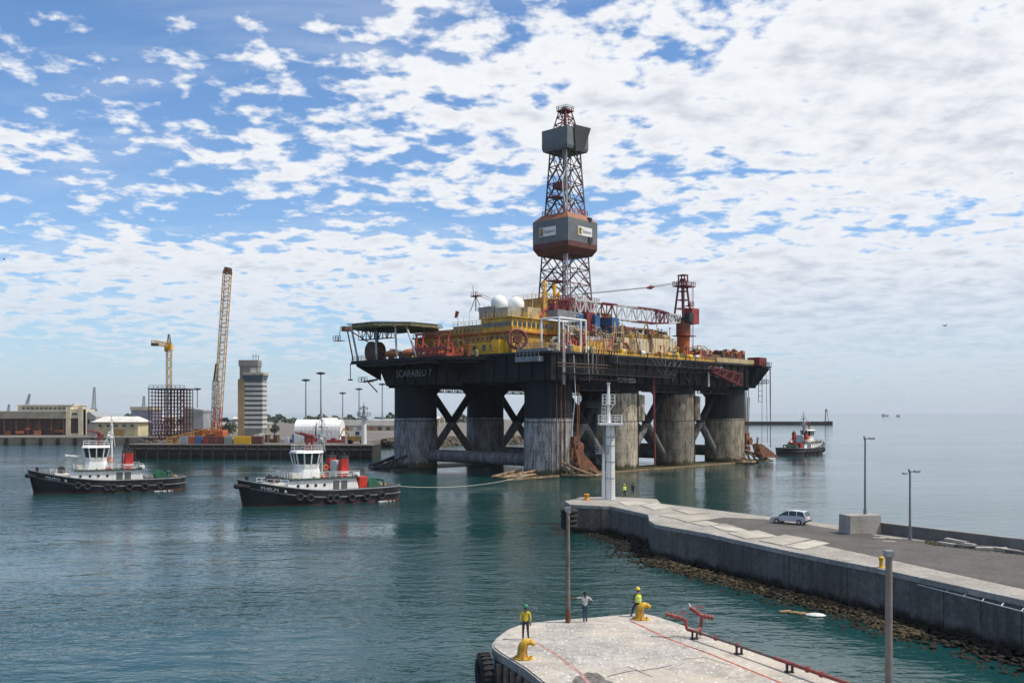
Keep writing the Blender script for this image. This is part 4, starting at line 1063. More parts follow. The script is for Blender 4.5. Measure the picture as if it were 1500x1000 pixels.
mb = MB(); mb.span(cx - 2.6, cx + 3.2, cy - 2, cy + 2, 51.3, 51.6); mb.rail([(cx - 2.6, cy - 2, 51.6), (cx + 3.2, cy - 2, 51.6), (cx + 3.2, cy + 2, 51.6), (cx - 2.6, cy + 2, 51.6), (cx - 2.6, cy - 2, 51.6)], 1.1, .1, 1.2)
mb.span(cx + 1.5, cx + 3.2, cy - 1.5, cy + .5, 45.9, 46.1); mb.rail([(cx + 1.5, cy - 1.5, 46.1), (cx + 3.2, cy - 1.5, 46.1), (cx + 3.2, cy + .5, 46.1)], 1.1, .1, 1)
mb.ladder((cx + 2.4, cy - 1.6, 33), (cx + 2.4, cy - 1.6, 51.5), .6, .09, .6, (1, 0, 0)); mb.span(cx - 2.6, cx + 2.9, cy - 2.6, cy + 2.2, 37.1, 37.3); mb.build('mast_platform', dred, crn)
# boom, seven sections alternating red and white
tipb = 10.0; pt = rl_b(806, tipb); root = Vector((cx - 2.2, cy + .4, 41.8)); tip = Vector((pt.x, tipb, 43.6))
cuts = [0.0, .10, .20, .36, .52, .64, .84, 1.0]; cols = [wsteel, dred, wsteel, wsteel, dred, wsteel, dred]
for k in range(7):
    a_, b_ = root.lerp(tip, cuts[k]), root.lerp(tip, cuts[k + 1])
    h0 = 1.8 + min(1, cuts[k] / .2) * 2.0; h1 = 1.8 + min(1, cuts[k + 1] / .2) * 2.0
    if k == 6: h1 = 2.0
    nseg = max(3, int((b_ - a_).length / 1.6))
    MB().lattice(a_, b_, 2.2, 2.2, nseg, .36, .12, h0=h0, h1=h1, parts=('chord',)).build('boom_chord', dred if k in (1, 2, 4, 6) else wsteel, crn)['kind'] = 'stuff'
    MB().lattice(a_, b_, 2.2, 2.2, nseg, .26, .19, h0=h0, h1=h1, parts=('brace',)).build('boom_lacing', cols[k], crn)
dt = (tip - root).normalized()
mb = MB(); mb.path([tip + Vector((0, 0, -.8)), tip + dt * 2 + Vector((0, 0, -1.9)), tip + dt * 3.2 + Vector((0, 0, -3.2))], .4, 8); mb.sphere(tip + dt * 3.3 + Vector((0, 0, -3.6)), .9, 10, 8, 1.3); mb.build('boom_head', redp, crn)
mb = MB(); mb.rail([root.lerp(tip, .66) + Vector((0, -1, 1.7)), tip + Vector((0, -1, 1.2))], 1.2, .12, .8); mb.build('boom_railing', dred, crn)
blk = (top + Vector((0, 0, -.5))).lerp(tip + Vector((0, 0, 1.8)), .26) - Vector((0, 0, .3))
mb = MB()
for o in (-.35, .35):
    ov = Vector((0, o, o * .6)); mb.tube(top + ov + Vector((-1.4, 0, -.6)), blk + ov * .5, .07, n=5); mb.tube(blk + ov * .4, tip + ov * .5 + Vector((0, 0, 1.8)), .07, n=5)
mb.build('boom_stay', dsteel, crn)
mb = MB(); d_ = (tip - top).normalized(); mb.tube(blk - d_ * 1.3, blk, .25, .6, 8); mb.tube(blk, blk + d_ * 1.3, .6, .25, 8); mb.build('stay_block', dred, crn)

# right end: mooring winches, fairlead platform, stowed lattice boom
random.seed(5)
for k, (a, b, r_) in enumerate(((76, -3, 1.9), (80.5, -3.2, 2.2), (85.2, -3, 2.0), (78, 4, 2.2), (84, 5, 2.3))):
    mb = MB(); Mx = Matrix.Rotation(R(90), 3, 'X'); mb.lathe([(r_, -1.7), (r_, -1.4), (r_ * .6, -1.4), (r_ * .6, 1.4), (r_, 1.4), (r_, 1.7)], 20, (a, b, ZT + r_ + .2), Mx)
    mb.span(a - 2, a + 2, b - 1.9, b - 1.72, ZT, ZT + 1.8); mb.span(a - 2, a + 2, b + 1.72, b + 1.9, ZT, ZT + 1.8); mb.span(a - 2, a - 1.2, b - 1.5, b + 1.5, ZT + 1.2, ZT + 3.8)
    w_ = mb.build('mooring_winch', random.choice((rusty, brown)), rig)
    mb = MB(); mb.path([(a + 1.4, b - 1.9, ZT), (a + 1.4, b - 1.9, ZT + 4), (a - .6, b - 1.9, ZT + 4.2)], .14); mb.sphere((a + .6, b - 1.7, ZT + 3.2), .6, 8, 6); mb.build('winch_piping', orangep, w_)
MB().span(60.5, 64.5, -5, -2, ZT, 33.2).build('equipment_module', dred, rig)
mb = MB(); mb.prism([(66, -5), (74, -5), (74, 0), (66, 0)], ZT, 32.4, [(68, -4.5), (73, -4.5), (73, -.5), (68, -.5)]); mb.build('equipment_module', brown, rig)
MB().span(66, 88, -7.5, -6.99, 30.02, 31.3).build('deck_bulwark', beige, rig)
MB().span(88, 92.6, -9.2, -5, 29.6, 32.2).build('fairlead_house', dred, rig, bevel=.15)
mb = MB(); mb.span(88, 94, -10, -4.5, 29.1, 29.55); mb.prism([(86, -7.2), (90, -7.2), (90, -4), (86, -4)], 23.5, 29.0, [(86, -9.6), (94, -9.6), (94, -4), (86, -4)]); mb.rail([(88, -10, 29.55), (94, -10, 29.55), (94, -4.6, 29.55)], 1.2, .1, 1.2); mb.build('fairlead_platform', black, rig)
mb = MB(); mb.span(89.5, 94, -9, -6.5, 24.2, 24.4); mb.rail([(89.5, -9, 24.4), (94, -9, 24.4), (94, -6.5, 24.4)], 1.1, .1, 1)
for k in range(4):
    for x, y in ((89.6, -8), (91.8, -8)): mb.beam((x, y, 24.2), (x, y, 18.6), .14)
    mb.beam((89.6, -8, 18.6 + k * 1.7), (91.8, -8, 18.6 + k * 1.7), .14)
mb.beam((89.6, -8, 24), (85, -4, 23.5), .3); mb.build('access_cage', dsteel, rig)
mb = MB()
for o in ((93.6, -9.6), (92.4, -9.0), (91, -8.5)):
    mb.tube((o[0], o[1], 29), (o[0] + random.uniform(-.4, 1.2), o[1], 6), .07, n=5)
mb.build('anchor_chain', dsteel, rig)
mb = MB(); mb.tube((93.8, -9.8, 29), (93.8, -9.8, 4.5), .11, n=6); mb.build('anchor_wire', dred, rig)
pa_, pb2 = rl_b(1042, -9, 541), rl_b(1084, -9, 556)
MB().lattice(pa_, pb2, 1.2, 1.2, 8, .26, .16, h0=1.4, h1=3.4).build('stowed_lattice_boom', dred, rig)
mb = MB(); mb.torus((62, -7.9, 27.2), 1.3, .16, 'Y', 16, 6); mb.torus((65, -7.9, 27.0), 1.5, .16, 'Y', 16, 6); mb.torus((68, -7.9, 27.2), 1.3, .16, 'Y', 16, 6); mb.build('hose_coil', gsteel, rig)
mb = MB(); mb.tube(rl_b(1038, -8, 540), rl_b(1038, -8, 566), .3, n=8); mb.build('vent_pipe', wsteel, rig)

# anchor bolsters and anchors at the waterline
def bolster(a, b, ang, L, m, wid=5.0, rise=3.4):
    e = MB(); d = Vector((math.cos(ang), math.sin(ang), 0)); s = Vector((-d.y, d.x, 0)); o = Vector((a, b, .5))
    for k in (-1, 1):
        e.path([o + s * k * wid / 2 + Vector((0, 0, rise)), o + s * k * wid / 2 * .9 + d * L * .55 + Vector((0, 0, rise * .45)), o + s * k * wid * .3 + d * L], .3, 8)
        e.path([o + s * k * wid / 2, o + s * k * wid / 2 + d * L * .6, o + s * k * wid * .3 + d * L], .36, 8)
    for t in (.2, .4, .6, .8):
        e.tube(o + s * wid / 2 + d * L * t, o - s * wid / 2 + d * L * t, .22, n=6)
        for k in (-1, 1): e.tube(o + s * k * wid / 2 * (1 - .3 * t) + d * L * t, o + s * k * wid / 2 * (1 - .3 * t) + d * L * (t - .12) + Vector((0, 0, rise * (1 - t) + .3)), .2, n=6)
    e.tube(o + s * wid * .32 + d * L, o - s * wid * .32 + d * L, .34, n=8)
    return e.build('anchor_bolster', m, rig)
def anchor(px0, px1, y0, y1, b, flip=False):
    """rusty anchor hung against its bolster: broad fluke plates, crown beam and shank"""
    p = rl_b(px0, b, y1); q = rl_b(px1, b, y0); w = q.x - p.x; h = q.z - p.z; X = lambda t: (q.x - w * t) if flip else (p.x + w * t)
    mb = MB()
    for o in (-.9, .9):
        mb.sideprism([(X(.0), p.z + h * .96), (X(.16), q.z), (X(.62), p.z + h * .50), (X(1.0), p.z + h * .06), (X(.92), p.z), (X(.22), p.z + h * .10), (X(.10), p.z + h * .45)], b + o - .14, b + o + .14)
    for t in (.25, .5, .75): mb.beam((X(t), b - .95, p.z + h * (.72 - .6 * t)), (X(t), b + .95, p.z + h * (.72 - .6 * t)), .3)
    mb.beam((X(.1), b, p.z + h * .6), (X(.95), b - .3, p.z + h * .08), .6, .4); mb.beam((X(.05), b, p.z + h * .4), (X(.12), b, q.z + 1.0), .4); mb.torus((X(.12), b, q.z + 1.4), .45, .14, 'Y', 12, 6)
    return mb.build('anchor', rusty, rig)
bolster(-5, 49, R(165), 9, dsteel, 6, 3.0); bolster(-1, 54, R(118), 9, dsteel, 5, 2.6)
tan_t = mat('weathered_bolster_paint', (0.24, 0.18, 0.10), .8, .3, .8, rust=.5)
bolster(-6, 1, R(188), 13, tan_t, 4.5, 1.0); bolster(0, -6, R(-78), 8, tan_t, 6, 3.0); bolster(86, -4, R(-38), 9.5, tan_t, 6, 3.4); bolster(80, -6, R(-80), 5, tan_t, 6, 1.2)
anchor(838, 874, 655, 696, -9.0); anchor(1106, 1136, 648, 672, -10.0)
mb = MB(); mb.span(-22, -4, -6.9, -6.3, .1, .55); mb.span(-3, 88, -7.4, -6.7, .06, .45); mb.build('pontoon_fender', tan_t, rig)
# fairleads and rusty fittings on the near corner column and the last column
for (a, b, z, n) in ((2.6, -6.2, 8, 6), (5.2, -4.2, 6, 5), (87, -5.0, 7.5, 6), (88.2, -3.6, 5, 4)):
    mb = MB(); mb.box((a, b, z), (2.2, 1.6, 3.0)); Mx = Matrix.Rotation(R(90), 3, 'X'); mb.lathe([(1.2, -.4), (.9, 0), (1.2, .4)], 16, (a + .6, b - 1.1, z - 1), Mx); mb.path([(a, b - .6, z + 1.5), (a + .2, b - .9, 22)], .12); mb.path([(a + .5, b - .6, z + 1.5), (a + .9, b - .9, 20)], .1)
    mb.build('fairlead', rusty, rig)
mb = MB(); mb.tube((33, -8.1, ZB + 2), (33.5, -8.3, 1.2), .22, n=6); mb.tube((33.6, -8.1, ZB + 2), (33.8, -8.3, 1.0), .1, n=6); mb.build('suction_hose', dred, rig)
mb = MB(); mb.span(9, 14, -5, -3, 16.6, 16.8); mb.rail([(9, -5, 16.8), (14, -5, 16.8)], 1.1, .09, 1); mb.rail([(9, -3, 16.8), (14, -3, 16.8)], 1.1, .09, 1); mb.ladder((11, -4.6, 16.7), (11, -4.6, 22), .7, .09, .6); mb.build('access_cage', dsteel, rig)
mb = MB(); mb.path([(0.5, -7.6, 29), (.7, -8, 20), (.2, -7.2, 10)], .1); mb.path([(6, -7.6, 30), (6.2, -7.9, 23)], .1); mb.ladder((-3.5, -7.9, 22), (-3.5, -7.9, 36), .6, .1, .6); mb.build('hanging_ladder', wsteel, rig)

# ================================================================== TUGS
tughull = mat('tug_hull_black', (0.022, 0.023, 0.028), .55, .4, .6, rust=.22, dirt=.5, streak=.7, rustcol=(.06, .04, .03))
tugboot = mat('tug_boot_red', (0.09, 0.018, 0.015), .6, .2, .8)
tugdeck = mat('tug_deck_green', (0.045, 0.075, 0.055), .7, .25, .8, rust=.2)
tugwhite = mat('tug_white', (0.78, 0.78, 0.75), .45, .08, .8, streak=.4, rust=.14, rustcol=(.34, .2, .11))
cream_w = mat('tug_cream', (0.62, 0.58, 0.48), .5, .08, .6)
def make_tug(name, loc, rz, label, text=None, monitor_up=True, arm=False, redbox=True, L=30.0, B=11.2):
    T = empty(name, loc, rz, label, 'tugboat', 'harbour tugs tending the rig')
    H = L / 2
    def hb(u):
        if u < -.72: k = (-.72 - u) / .28; return B / 2 * math.sqrt(max(0.0, 1 - (k * .97) ** 2.6)) + .05
        if u > .1: k = (u - .1) / .9; return B / 2 * (1 - k ** 2.3) + .06
        return B / 2
    def sheer(u): return 2.25 + 2.0 * max(0, u + .05) ** 1.7 + .35 * max(0, -u - .55)
    def pt(u, z, side, off=0.0):
        sh = sheer(u); t = max(0, min(1, z / sh)); fl = max(0, u - .15) / .85
        x = u * H * (1 - .055 * fl) + fl ** 1.5 * .9 * (z / 4.0)
        w_ = hb(u * (1 + .05 * (1 - t) * fl)) if u > 0 else hb(u)
        w_ *= (1 - .30 * fl * (1 - t)); w_ *= (1 - .06 * (1 - t))
        return Vector((x, side * (w_ + off), z))
    us = [-1 + .0 + 2 * k / 44 for k in range(45)]
    us = [-1, -.985, -.96] + [u for u in us if -.94 < u < .97] + [.98, 1.0]
    def shell(mb, f0, f1, off=0.0):
        rings = []
        for u in us:
            s = sheer(u); z0, z1 = f0(s), f1(s); zz = [z0 + (z1 - z0) * k / 4 for k in range(5)]
            rings.append([pt(u, z, 1, off) for z in zz] + [pt(u, z, -1, off) for z in reversed(zz)])
        mb.loft(rings, cap=True, closed=False)
        n = 10
        b = len(mb.v) - len(rings) * n
        for base in (b, b + (len(rings) - 1) * n): mb.f.append(tuple(base + i for i in range(n)))
    mb = MB(); shell(mb, lambda s: -1.2, lambda s: .25); mb.build('boot_topping', tugboot, T, smooth=True)
    mb = MB(); shell(mb, lambda s: .25, lambda s: s); hull_ = mb.build('hull', tughull, T, smooth=True)
    # inner bulwark and deck
    mb = MB(); rings = []
    for u in us: rings.append([pt(u * .985, sheer(u), 1, -.16), pt(u * .985, sheer(u) - .95, 1, -.2), pt(u * .985, sheer(u) - .95, -1, -.2), pt(u * .985, sheer(u), -1, -.16)])
    mb.loft(rings, cap=True, closed=False); mb.build('deck', tugdeck, T)
    mb = MB()
    for side in (1, -1):
        mb.path([pt(u, sheer(u) + .02, side, -.06) for u in us], .13, 6); 
    mb.build('bulwark_rail', mat('tug_rail_grey', (0.16, 0.16, 0.17), .6, .2, 1), hull_)
    mb = MB()
    for side in (1, -1): mb.path([pt(u, sheer(u) - 1.15, side, .05) for u in us], .17, 6)
    mb.build('rubbing_strake', mat('tug_strake', (0.10, 0.10, 0.105), .8, .3, 1), hull_)
    mb = MB(); tw = MB()
    for side in (1, -1):
        for u in (-.62, -.42, -.22, -.02, .06, .3, .42):
            p = pt(u, sheer(u) - 1.35, side, .32)
            MB().torus((0, 0, 0), .52, .24, 'Y', 16, 8).build('tyre_fender', rubber, T, smooth=True, loc=p)
    # stem fender
    mb = MB(); Mx = Matrix.Rotation(R(90), 3, 'X'); p = pt(1, sheer(1) - 1.1, 0); mb.path([pt(.9, sheer(.9) - 1.0, 1, .15), pt(.96, sheer(.96) - 1.0, 1, .2), p + Vector((.55, 0, 0)), pt(.96, sheer(.96) - 1.0, -1, .2), pt(.9, sheer(.9) - 1.0, -1, .15)], .42, 10); mb.build('stem_fender', rubber, T, smooth=True)
    MB().tube((H * .9, 0, 3.3), (H * .9, 0, 4.9), .28, n=10).build('stem_bitt', dsteel, T)
    dz = 1.3
    # deckhouse
    prof = [(-6.2, dz), (7.2, dz + .5), (7.2, 3.2), (6.2, 4.1), (-5.4, 4.1)]
    dh = MB().sideprism(prof, -3.1, 3.1).build('deckhouse', tugwhite, T, bevel=.12)
    for side in (1, -1):
        for x in (5.4, 3.7, 2.2, 0.6):
            o = MB().tube((0, -.05 * side, 0), (0, .05 * side, 0), .26, n=14).build('porthole', glass, dh, loc=(x, side * 3.11, 3.1))
        for x in (-1.6, -3.1):
            MB().box((0, 0, 0), (1.15, .1, 1.9)).build('door', mat('tug_grey_door', (0.10, 0.11, 0.11), .5, .15, 1), dh, loc=(x, side * 3.11, 2.75))
    MB().span(-6.0, 6.6, -3.45, 3.45, 4.12, 4.26).build('boat_deck', tugdeck, dh)
    MB().span(7.25, 9.8, -2.3, 2.3, 2.2, 3.6).build('foredeck_casing', cream_w, T, bevel=.2)
    mb = MB(); mb.rail([(6.5, 3.4, 4.26), (6.5, -3.4, 4.26), (-5.9, -3.4, 4.26)], 1.05, .06, 1.1, 3); mb.rail([(6.5, 3.4, 4.26), (-5.9, 3.4, 4.26)], 1.05, .06, 1.1, 3); mb.rail([(10.5, 2.2, 3.4), (7.2, 3.2, 3.2)], 1, .06, 1); mb.rail([(10.5, -2.2, 3.4), (7.2, -3.2, 3.2)], 1, .06, 1); mb.build('railing', tugwhite, T)
    # anchor windlass
    mb = MB(); Mx = Matrix.Rotation(R(90), 3, 'X'); mb.lathe([(.7, -1.5), (.7, -1.3), (.4, -1.3), (.4, 1.3), (.7, 1.3), (.7, 1.5)], 14, (8.6, 0, 4.2), Mx); mb.span(8.1, 9.1, -.3, .3, 3.6, 4.4); mb.build('windlass', dsteel, T)
    # wheelhouse tower
    oc = lambda h, w_, c=.8, x=0.0: [(x + h, w_ - c), (x + h - c, w_), (x - h + c, w_), (x - h, w_ - c), (x - h, -w_ + c), (x - h + c, -w_), (x + h - c, -w_), (x + h, -w_ + c)]
    wx = 2.5
    MB().prism(oc(2.2, 1.9, .7, wx), 4.27, 5.9, oc(1.9, 1.7, .7, wx)).build('wheelhouse_base', tugwhite, T)
    wh = MB().prism(oc(1.9, 1.75, .75, wx), 5.91, 6.6, oc(1.95, 1.85, .8, wx)).build('wheelhouse', tugwhite, T)
    ring0, ring1 = oc(1.95, 1.85, .8, wx), oc(2.35, 2.25, .95, wx)
    MB().prism(oc(1.75, 1.65, .8, wx), 6.6, 8.5, oc(2.15, 2.05, .95, wx)).build('wheelhouse_core', mat('wheelhouse_dark', (0.03, 0.035, 0.04), .3, .1, 1), wh)
    for i in range(8):
        a0, a1 = Vector((*ring0[i], 6.6)), Vector((*ring0[(i + 1) % 8], 6.6)); b0, b1 = Vector((*ring1[i], 8.5)), Vector((*ring1[(i + 1) % 8], 8.5))
        MB().beam(a0, b0, .2).build('window_post', tugwhite, wh)
        n = 2 if (a1 - a0).length > 2 else 1
        for k in range(n):
            t0, t1 = (k + .07) / n, (k + .93) / n; q = [a0.lerp(a1, t0), a0.lerp(a1, t1), b0.lerp(b1, t1), b0.lerp(b1, t0)]
            cen_ = sum(q, Vector()) / 4; inn = (Vector((wx, 0, 8)) - cen_); inn.z = 0; inn = inn.normalized() * .07
            MB().add(q + [v + inn for v in q], [(0, 1, 2, 3), (7, 6, 5, 4), (0, 4, 5, 1), (1, 5, 6, 2), (2, 6, 7, 3), (3, 7, 4, 0)]).build('window_pane', glass, wh)
            if k: MB().beam(a0.lerp(a1, k / n), b0.lerp(b1, k / n), .2).build('window_post', tugwhite, wh)
    MB().prism(oc(2.55, 2.45, 1.0, wx), 8.51, 8.9, oc(2.3, 2.2, .95, wx)).build('wheelhouse_roof', tugwhite, wh)
    mb = MB(); r_ = [(x, y, 8.9) for x, y in oc(2.2, 2.1, .95, wx)]; mb.rail(r_ + [r_[0]], .9, .06, 1.0); mb.build('roof_rail', tugwhite, wh)
    # lower bridge wings, lifebuoy
    mb = MB(); mb.rail([(wx + 3.4, 2.9, 4.3), (wx + 3.4, -2.9, 4.3)], 1.1, .06, 1); mb.span(wx + 2.2, wx + 3.2, -1.2, 1.2, 4.3, 5.2); mb.build('fire_locker', cream_w, T)
    for side in (1, -1): MB().torus((-.2, side * 2.0, 6.0), .38, .11, 'Y', 16, 6).build('lifebuoy', mat('lifebuoy_orange', (.6, .14, .03), .5, .1, 1), T, smooth=True)
    # funnels
    for side in (1, -1):
        f_ = MB().prism(oc(.92, .66, .28, -3.2), 4.27, 7.4, oc(.8, .54, .22, -3.35)).build('funnel', sred, T)
        MB().prism(oc(.82, .56, .22, -3.35), 7.41, 7.9, oc(.78, .52, .2, -3.4)).build('funnel_top', dsteel, f_)
        mb = MB(); mb.tube((-3.4, 0, 7.8), (-3.6, 0, 8.5), .22, n=8); mb.build('exhaust', dsteel, f_)
        f_.location.y = side * 2.35
        MB().prism(oc(.95, .69, .28, -3.2), 5.0, 5.15).build('funnel_stripe', tugwhite, f_)
    MB().span(-4.0, -2.6, -1.15, 1.15, 4.27, 7.0).build('vent_house', mint, T)
    # mast
    mb = MB(); mb.lattice((.6, 0, 8.6), (-.3, 0, 11.6), 1.0, .5, 4, .1, .06, up=(0, 1, 0)); mb.tube((-.4, 0, 4.2), (-.4, 0, 14.8), .2, .12, 8); mb.tube((-.4, .5, 8.6), (-.4, .1, 13.6), .08, n=6); mb.tube((-1.0, 0, 8.6), (-.4, 0, 13.6), .08, n=6); mb.box((-.4, 0, 12.9), (.3, 1.3, .3)); mb.box((-.4, 0, 15.0), (.3, .3, .5)); mb.tube((-.4, -1.4, 11.2), (-.4, -1.4, 13.4), .04, n=5); mb.tube((-.4, 1.4, 11.2), (-.4, 1.4, 12.8), .04, n=5); mb.box((-.2, 0, 10.4), (.9, 2.2, .12)); mb.beam((.3, -1.0, 10.4), (.3, -1.0, 11.6), .08); mb.sphere((.2, .9, 10.8), .35, 10, 6)
    for z, w_ in ((11.2, 1.5), (12.8, 1.1), (14.0, .7)): mb.beam((-.4, -w_, z), (-.4, w_, z), .1)
    mb.tube((-.4, 0, 14.8), (-.4, 0, 16.2), .04, n=5); mb.beam((-.4, -.9, 12.8), (-.4, -.9, 14.2), .05); mb.beam((-.4, .9, 12.8), (-.4, .9, 14.4), .05); mb.box((.1, 0, 11.5), (.3, 1.6, .22)); mb.sphere((-.4, 0, 14.1), .22, 8, 6)
    mb.build('mast', mat('mast_grey', (.42, .43, .43), .5, .1, 1) if monitor_up else tugwhite, T)
    # fire monitors on the wheelhouse top
    for side in ((1, -1) if monitor_up else (1,)):
        mb = MB(); y = side * 1.0 if monitor_up else -.4; mb.tube((wx - .6, y, 8.9), (wx - .6, y, 11.3), .26, n=8); mb.sphere((wx - .6, y, 11.3), .42, 10, 6); mb.tube((wx - .6, y, 11.4), (wx + 1.6, y, 12.0), .22, .15, 8); mb.box((wx - 1.0, y, 10.7), (.9, .5, .7)); mb.build('fire_monitor', dred, T)
    if arm:
        mb = MB(); mb.beam((wx - 1.0, -2.6, 6.2), (wx + 5.4, -2.8, 7.0), .34); mb.beam((wx - 1, -2.6, 4.3), (wx - 1, -2.6, 6.4), .4); mb.build('deck_crane_arm', tugwhite, T)
        mb = MB(); mb.path([(wx - .9, -1.2, 5.2), (wx - .9, -2.35, 6.4), (wx - .8, -2.4, 9.6)], .24, 8); mb.build('riser_pipe', dred, T)
    if redbox:
        rb = MB().span(-7.9, -6.3, -2.6, 2.6, 1.4, 4.2).build('red_locker', sred, T, bevel=.15)
    # tow winch and aft gear
    mb = MB(); Mx = Matrix.Rotation(R(90), 3, 'X'); mb.lathe([(1.2, -1.6), (1.2, -1.4), (.7, -1.4), (.7, 1.4), (1.2, 1.4), (1.2, 1.6)], 18, (-9.4, 0, 2.6), Mx); mb.span(-10.4, -8.4, -2, -1.7, 1.3, 3.2); mb.span(-10.4, -8.4, 1.7, 2, 1.3, 3.2); mb.build('tow_winch', greenp, T)
    mb = MB(); mb.path([(-11.2, -2.6, 1.3), (-11.2, -2.4, 3.4), (-11.2, 2.4, 3.4), (-11.2, 2.6, 1.3)], .2, 8); mb.build('tow_gantry', greenp, T)
    mb = MB(); mb.tube((-12.4, -.8, 1.3), (-12.4, -.8, 2.6), .25, n=8); mb.tube((-12.4, .8, 1.3), (-12.4, .8, 2.6), .25, n=8); mb.tube((-12.4, -1.2, 2.2), (-12.4, 1.2, 2.2), .18, n=8); mb.build('towing_bitts', byellow, T)
    mb = MB(); mb.lathe([(.5, 0), (.55, .7), (.2, .8)], 12, (-7.4, -3.2, 1.4)); mb.lathe([(.5, 0), (.55, .7), (.2, .8)], 12, (-8, 3.2, 1.4)); mb.build('deck_vent', greenp, T)
    random.seed(17)
    for k in range(16):
        x = random.choice((random.uniform(-6, 6), random.uniform(-12.5, -7))); y = random.choice((-1, 1)) * random.uniform(2.3, 3.1); z = 4.27 if x > -6.1 else 1.35; t_ = random.random(); mb = MB()
        if t_ < .4: mb.lathe([(.22, 0), (.22, .6), (.35, .7), (.3, .95), (.1, 1.0)], 10, (x, y, z))
        elif t_ < .75: mb.box((x, y, z + .35), (random.uniform(.5, 1.3), .6, .7))
        else: mb.torus((x, y, z + .1), .5, .12, 'Z', 14, 6); mb.torus((x, y, z + .3), .45, .12, 'Z', 14, 6)
        mb.build('deck_fitting', random.choice((tugwhite, byellow, dsteel, greenp, sred, rope, cream_w)), T)
    mb = MB()
    for q in ((10.5, 0, 3.8), (-5.8, 2.8, 4.3), (-5.8, -2.8, 4.3)): mb.tube((-.4, 0, 14.2), q, .025, n=4)
    mb.build('mast_stay', dsteel, T)
    if text:
        me = text_mesh(text, 1.0); xs = [v.co.x for v in me.vertices]; wid = max(xs) - min(xs)
        for side, nm in ((1, 'port'), (-1, 'starboard')):
            m2 = me.copy()
            for v in m2.vertices:
                t = (v.co.x - min(xs)) / wid; u = (.80 - .17 * t) if side > 0 else (.63 + .17 * t); z = sheer(u) - .95 + v.co.y * .75
                v.co = pt(u, z, side, .04)
            o = link_mesh('lettering', m2, mat('tug_lettering_white', (.7, .7, .7), .6, .05, 1), hull_)
            b = MB().box((0, 0, 0), (.45, .04, .45)).build('bow_mark', mat('tug_lettering_white', (.7, .7, .7)), hull_, loc=pt(.56, sheer(.56) - .65, side, .04))
    return T
def place_tug(bow_px, bow_py, ang_deg, L=30.0):
    bow = pix(bow_px, bow_py, 0); d = Vector((-math.cos(R(ang_deg)), -math.sin(R(ang_deg)), 0)); c = bow - d * (L / 2 - .9)
    return (c.x, c.y, 0), math.atan2(d.y, d.x)
loc, rz = place_tug(357, 741, 37, 29)
tug2 = make_tug('tugboat', loc, rz, 'black and white tug with two red funnels closest to the camera, towing the rig', 'PHELPS', L=29)
loc, rz = place_tug(50, 721.5, 27, 28.5)
tug1 = make_tug('tugboat', loc, rz, 'black and white tug with white crane arm at far left of the basin', 'PINTO', monitor_up=False, arm=True, redbox=False, L=28.5)
p = pix(1178, 664, 0)
tug3 = make_tug('tugboat', (p.x, p.y, 0), R(46), 'small distant tug with red funnels seen from astern right of the rig', None, L=28.5, B=11)
# tow lines and wash
mb = MB(); A = tug2.matrix_world
bpy.context.view_layer.update()
a = tug2.matrix_world @ Vector((-12.6, 0, 2.3)); b = RN + Vector((-4.5, -12, 1.0)); pts = []
for k in range(17):
    t = k / 16; q = a.lerp(b, t); q.z -= 4 * t * (1 - t) * 1.45; pts.append(q)
tag(mb.path(pts, .04, 6).build('tow_rope', rope), 'pale tow rope sagging from the nearest tug to the rig', 'rope')
foam = mat('white_foam', (.75, .78, .78), .9, .1, 2)
random.seed(9)
def wash(name, T, label, x0=-14.8, n=60, side=-1):
    mb = MB()
    for k in range(n):
        x = x0 - 3.5 * random.random() ** 2.5 + random.uniform(-.3, .3); y = side * (5.75 + random.uniform(0, .5)); r_ = random.uniform(.05, .13)
        w_ = T.matrix_world @ Vector((x, y, 0)); mb.lathe([(r_ * 1.6, -.02), (r_ * 1.2, .015), (r_ * .3, .03)], 7, (w_.x, w_.y, .004))
    return tag(mb.build(name, foam), label, 'foam', kind='stuff')
s2 = 1
wash('foam', tug2, 'white splash of wash at the quarter of the nearest tug', -8.5, 26, s2)
wash('foam', tug1, 'white splash of wash at the quarter of the far left tug', -8.0, 20, s2)

# ================================================================== FAR HARBOUR
def bld(name, label, cat, px, d, z=3.4, group=None, rz=0.0):
    return empty(name, ((px - 750) / F * d, d, z), rz, label, cat, group)
def mpx(px, d): return px * d / F          # metres covered by px pixels at depth d
whs = mat('warehouse_beige', (0.36, 0.32, 0.24), .8, .15, .2, streak=.3)
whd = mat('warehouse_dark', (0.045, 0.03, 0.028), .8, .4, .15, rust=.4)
whc = mat('building_cream', (0.60, 0.53, 0.38), .8, .1, .3, streak=.2)
whg = mat('building_grey', (0.26, 0.27, 0.28), .8, .12, .3)
roofw = mat('pale_roof', (0.62, 0.59, 0.53), .7, .1, .2)
# long warehouse
D = 500
w = bld('warehouse', 'long beige dockside warehouse with dark open ground floor at left edge', 'warehouse', 20, D)
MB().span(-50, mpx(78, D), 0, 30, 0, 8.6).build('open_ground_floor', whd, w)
MB().span(-51, mpx(78, D), -1.0, 30, 8.62, 12.2).build('upper_wall', whs, w)
MB().span(-51, mpx(79, D), -1.4, 31, 12.22, 12.6).build('eave', roofw, w)
MB().span(-2, mpx(77, D), 8, 24, 12.62, 15.6).build('clerestory', whs, w)
MB().span(-3, mpx(77.5, D), 7.5, 25, 15.62, 16.0).build('clerestory_roof', roofw, w)
for k in range(11): MB().box((0, 0, 0), (1.6, .1, 1.0)).build('window', glass, w, loc=(1 + k * 2.4, 7.97, 14.0))
for k in range(13): MB().box((0, 0, 0), (.5, .5, 8.6)).build('pillar', rusty, w, loc=(-48 + k * 6.2, -.6, 4.3))
random.seed(41)
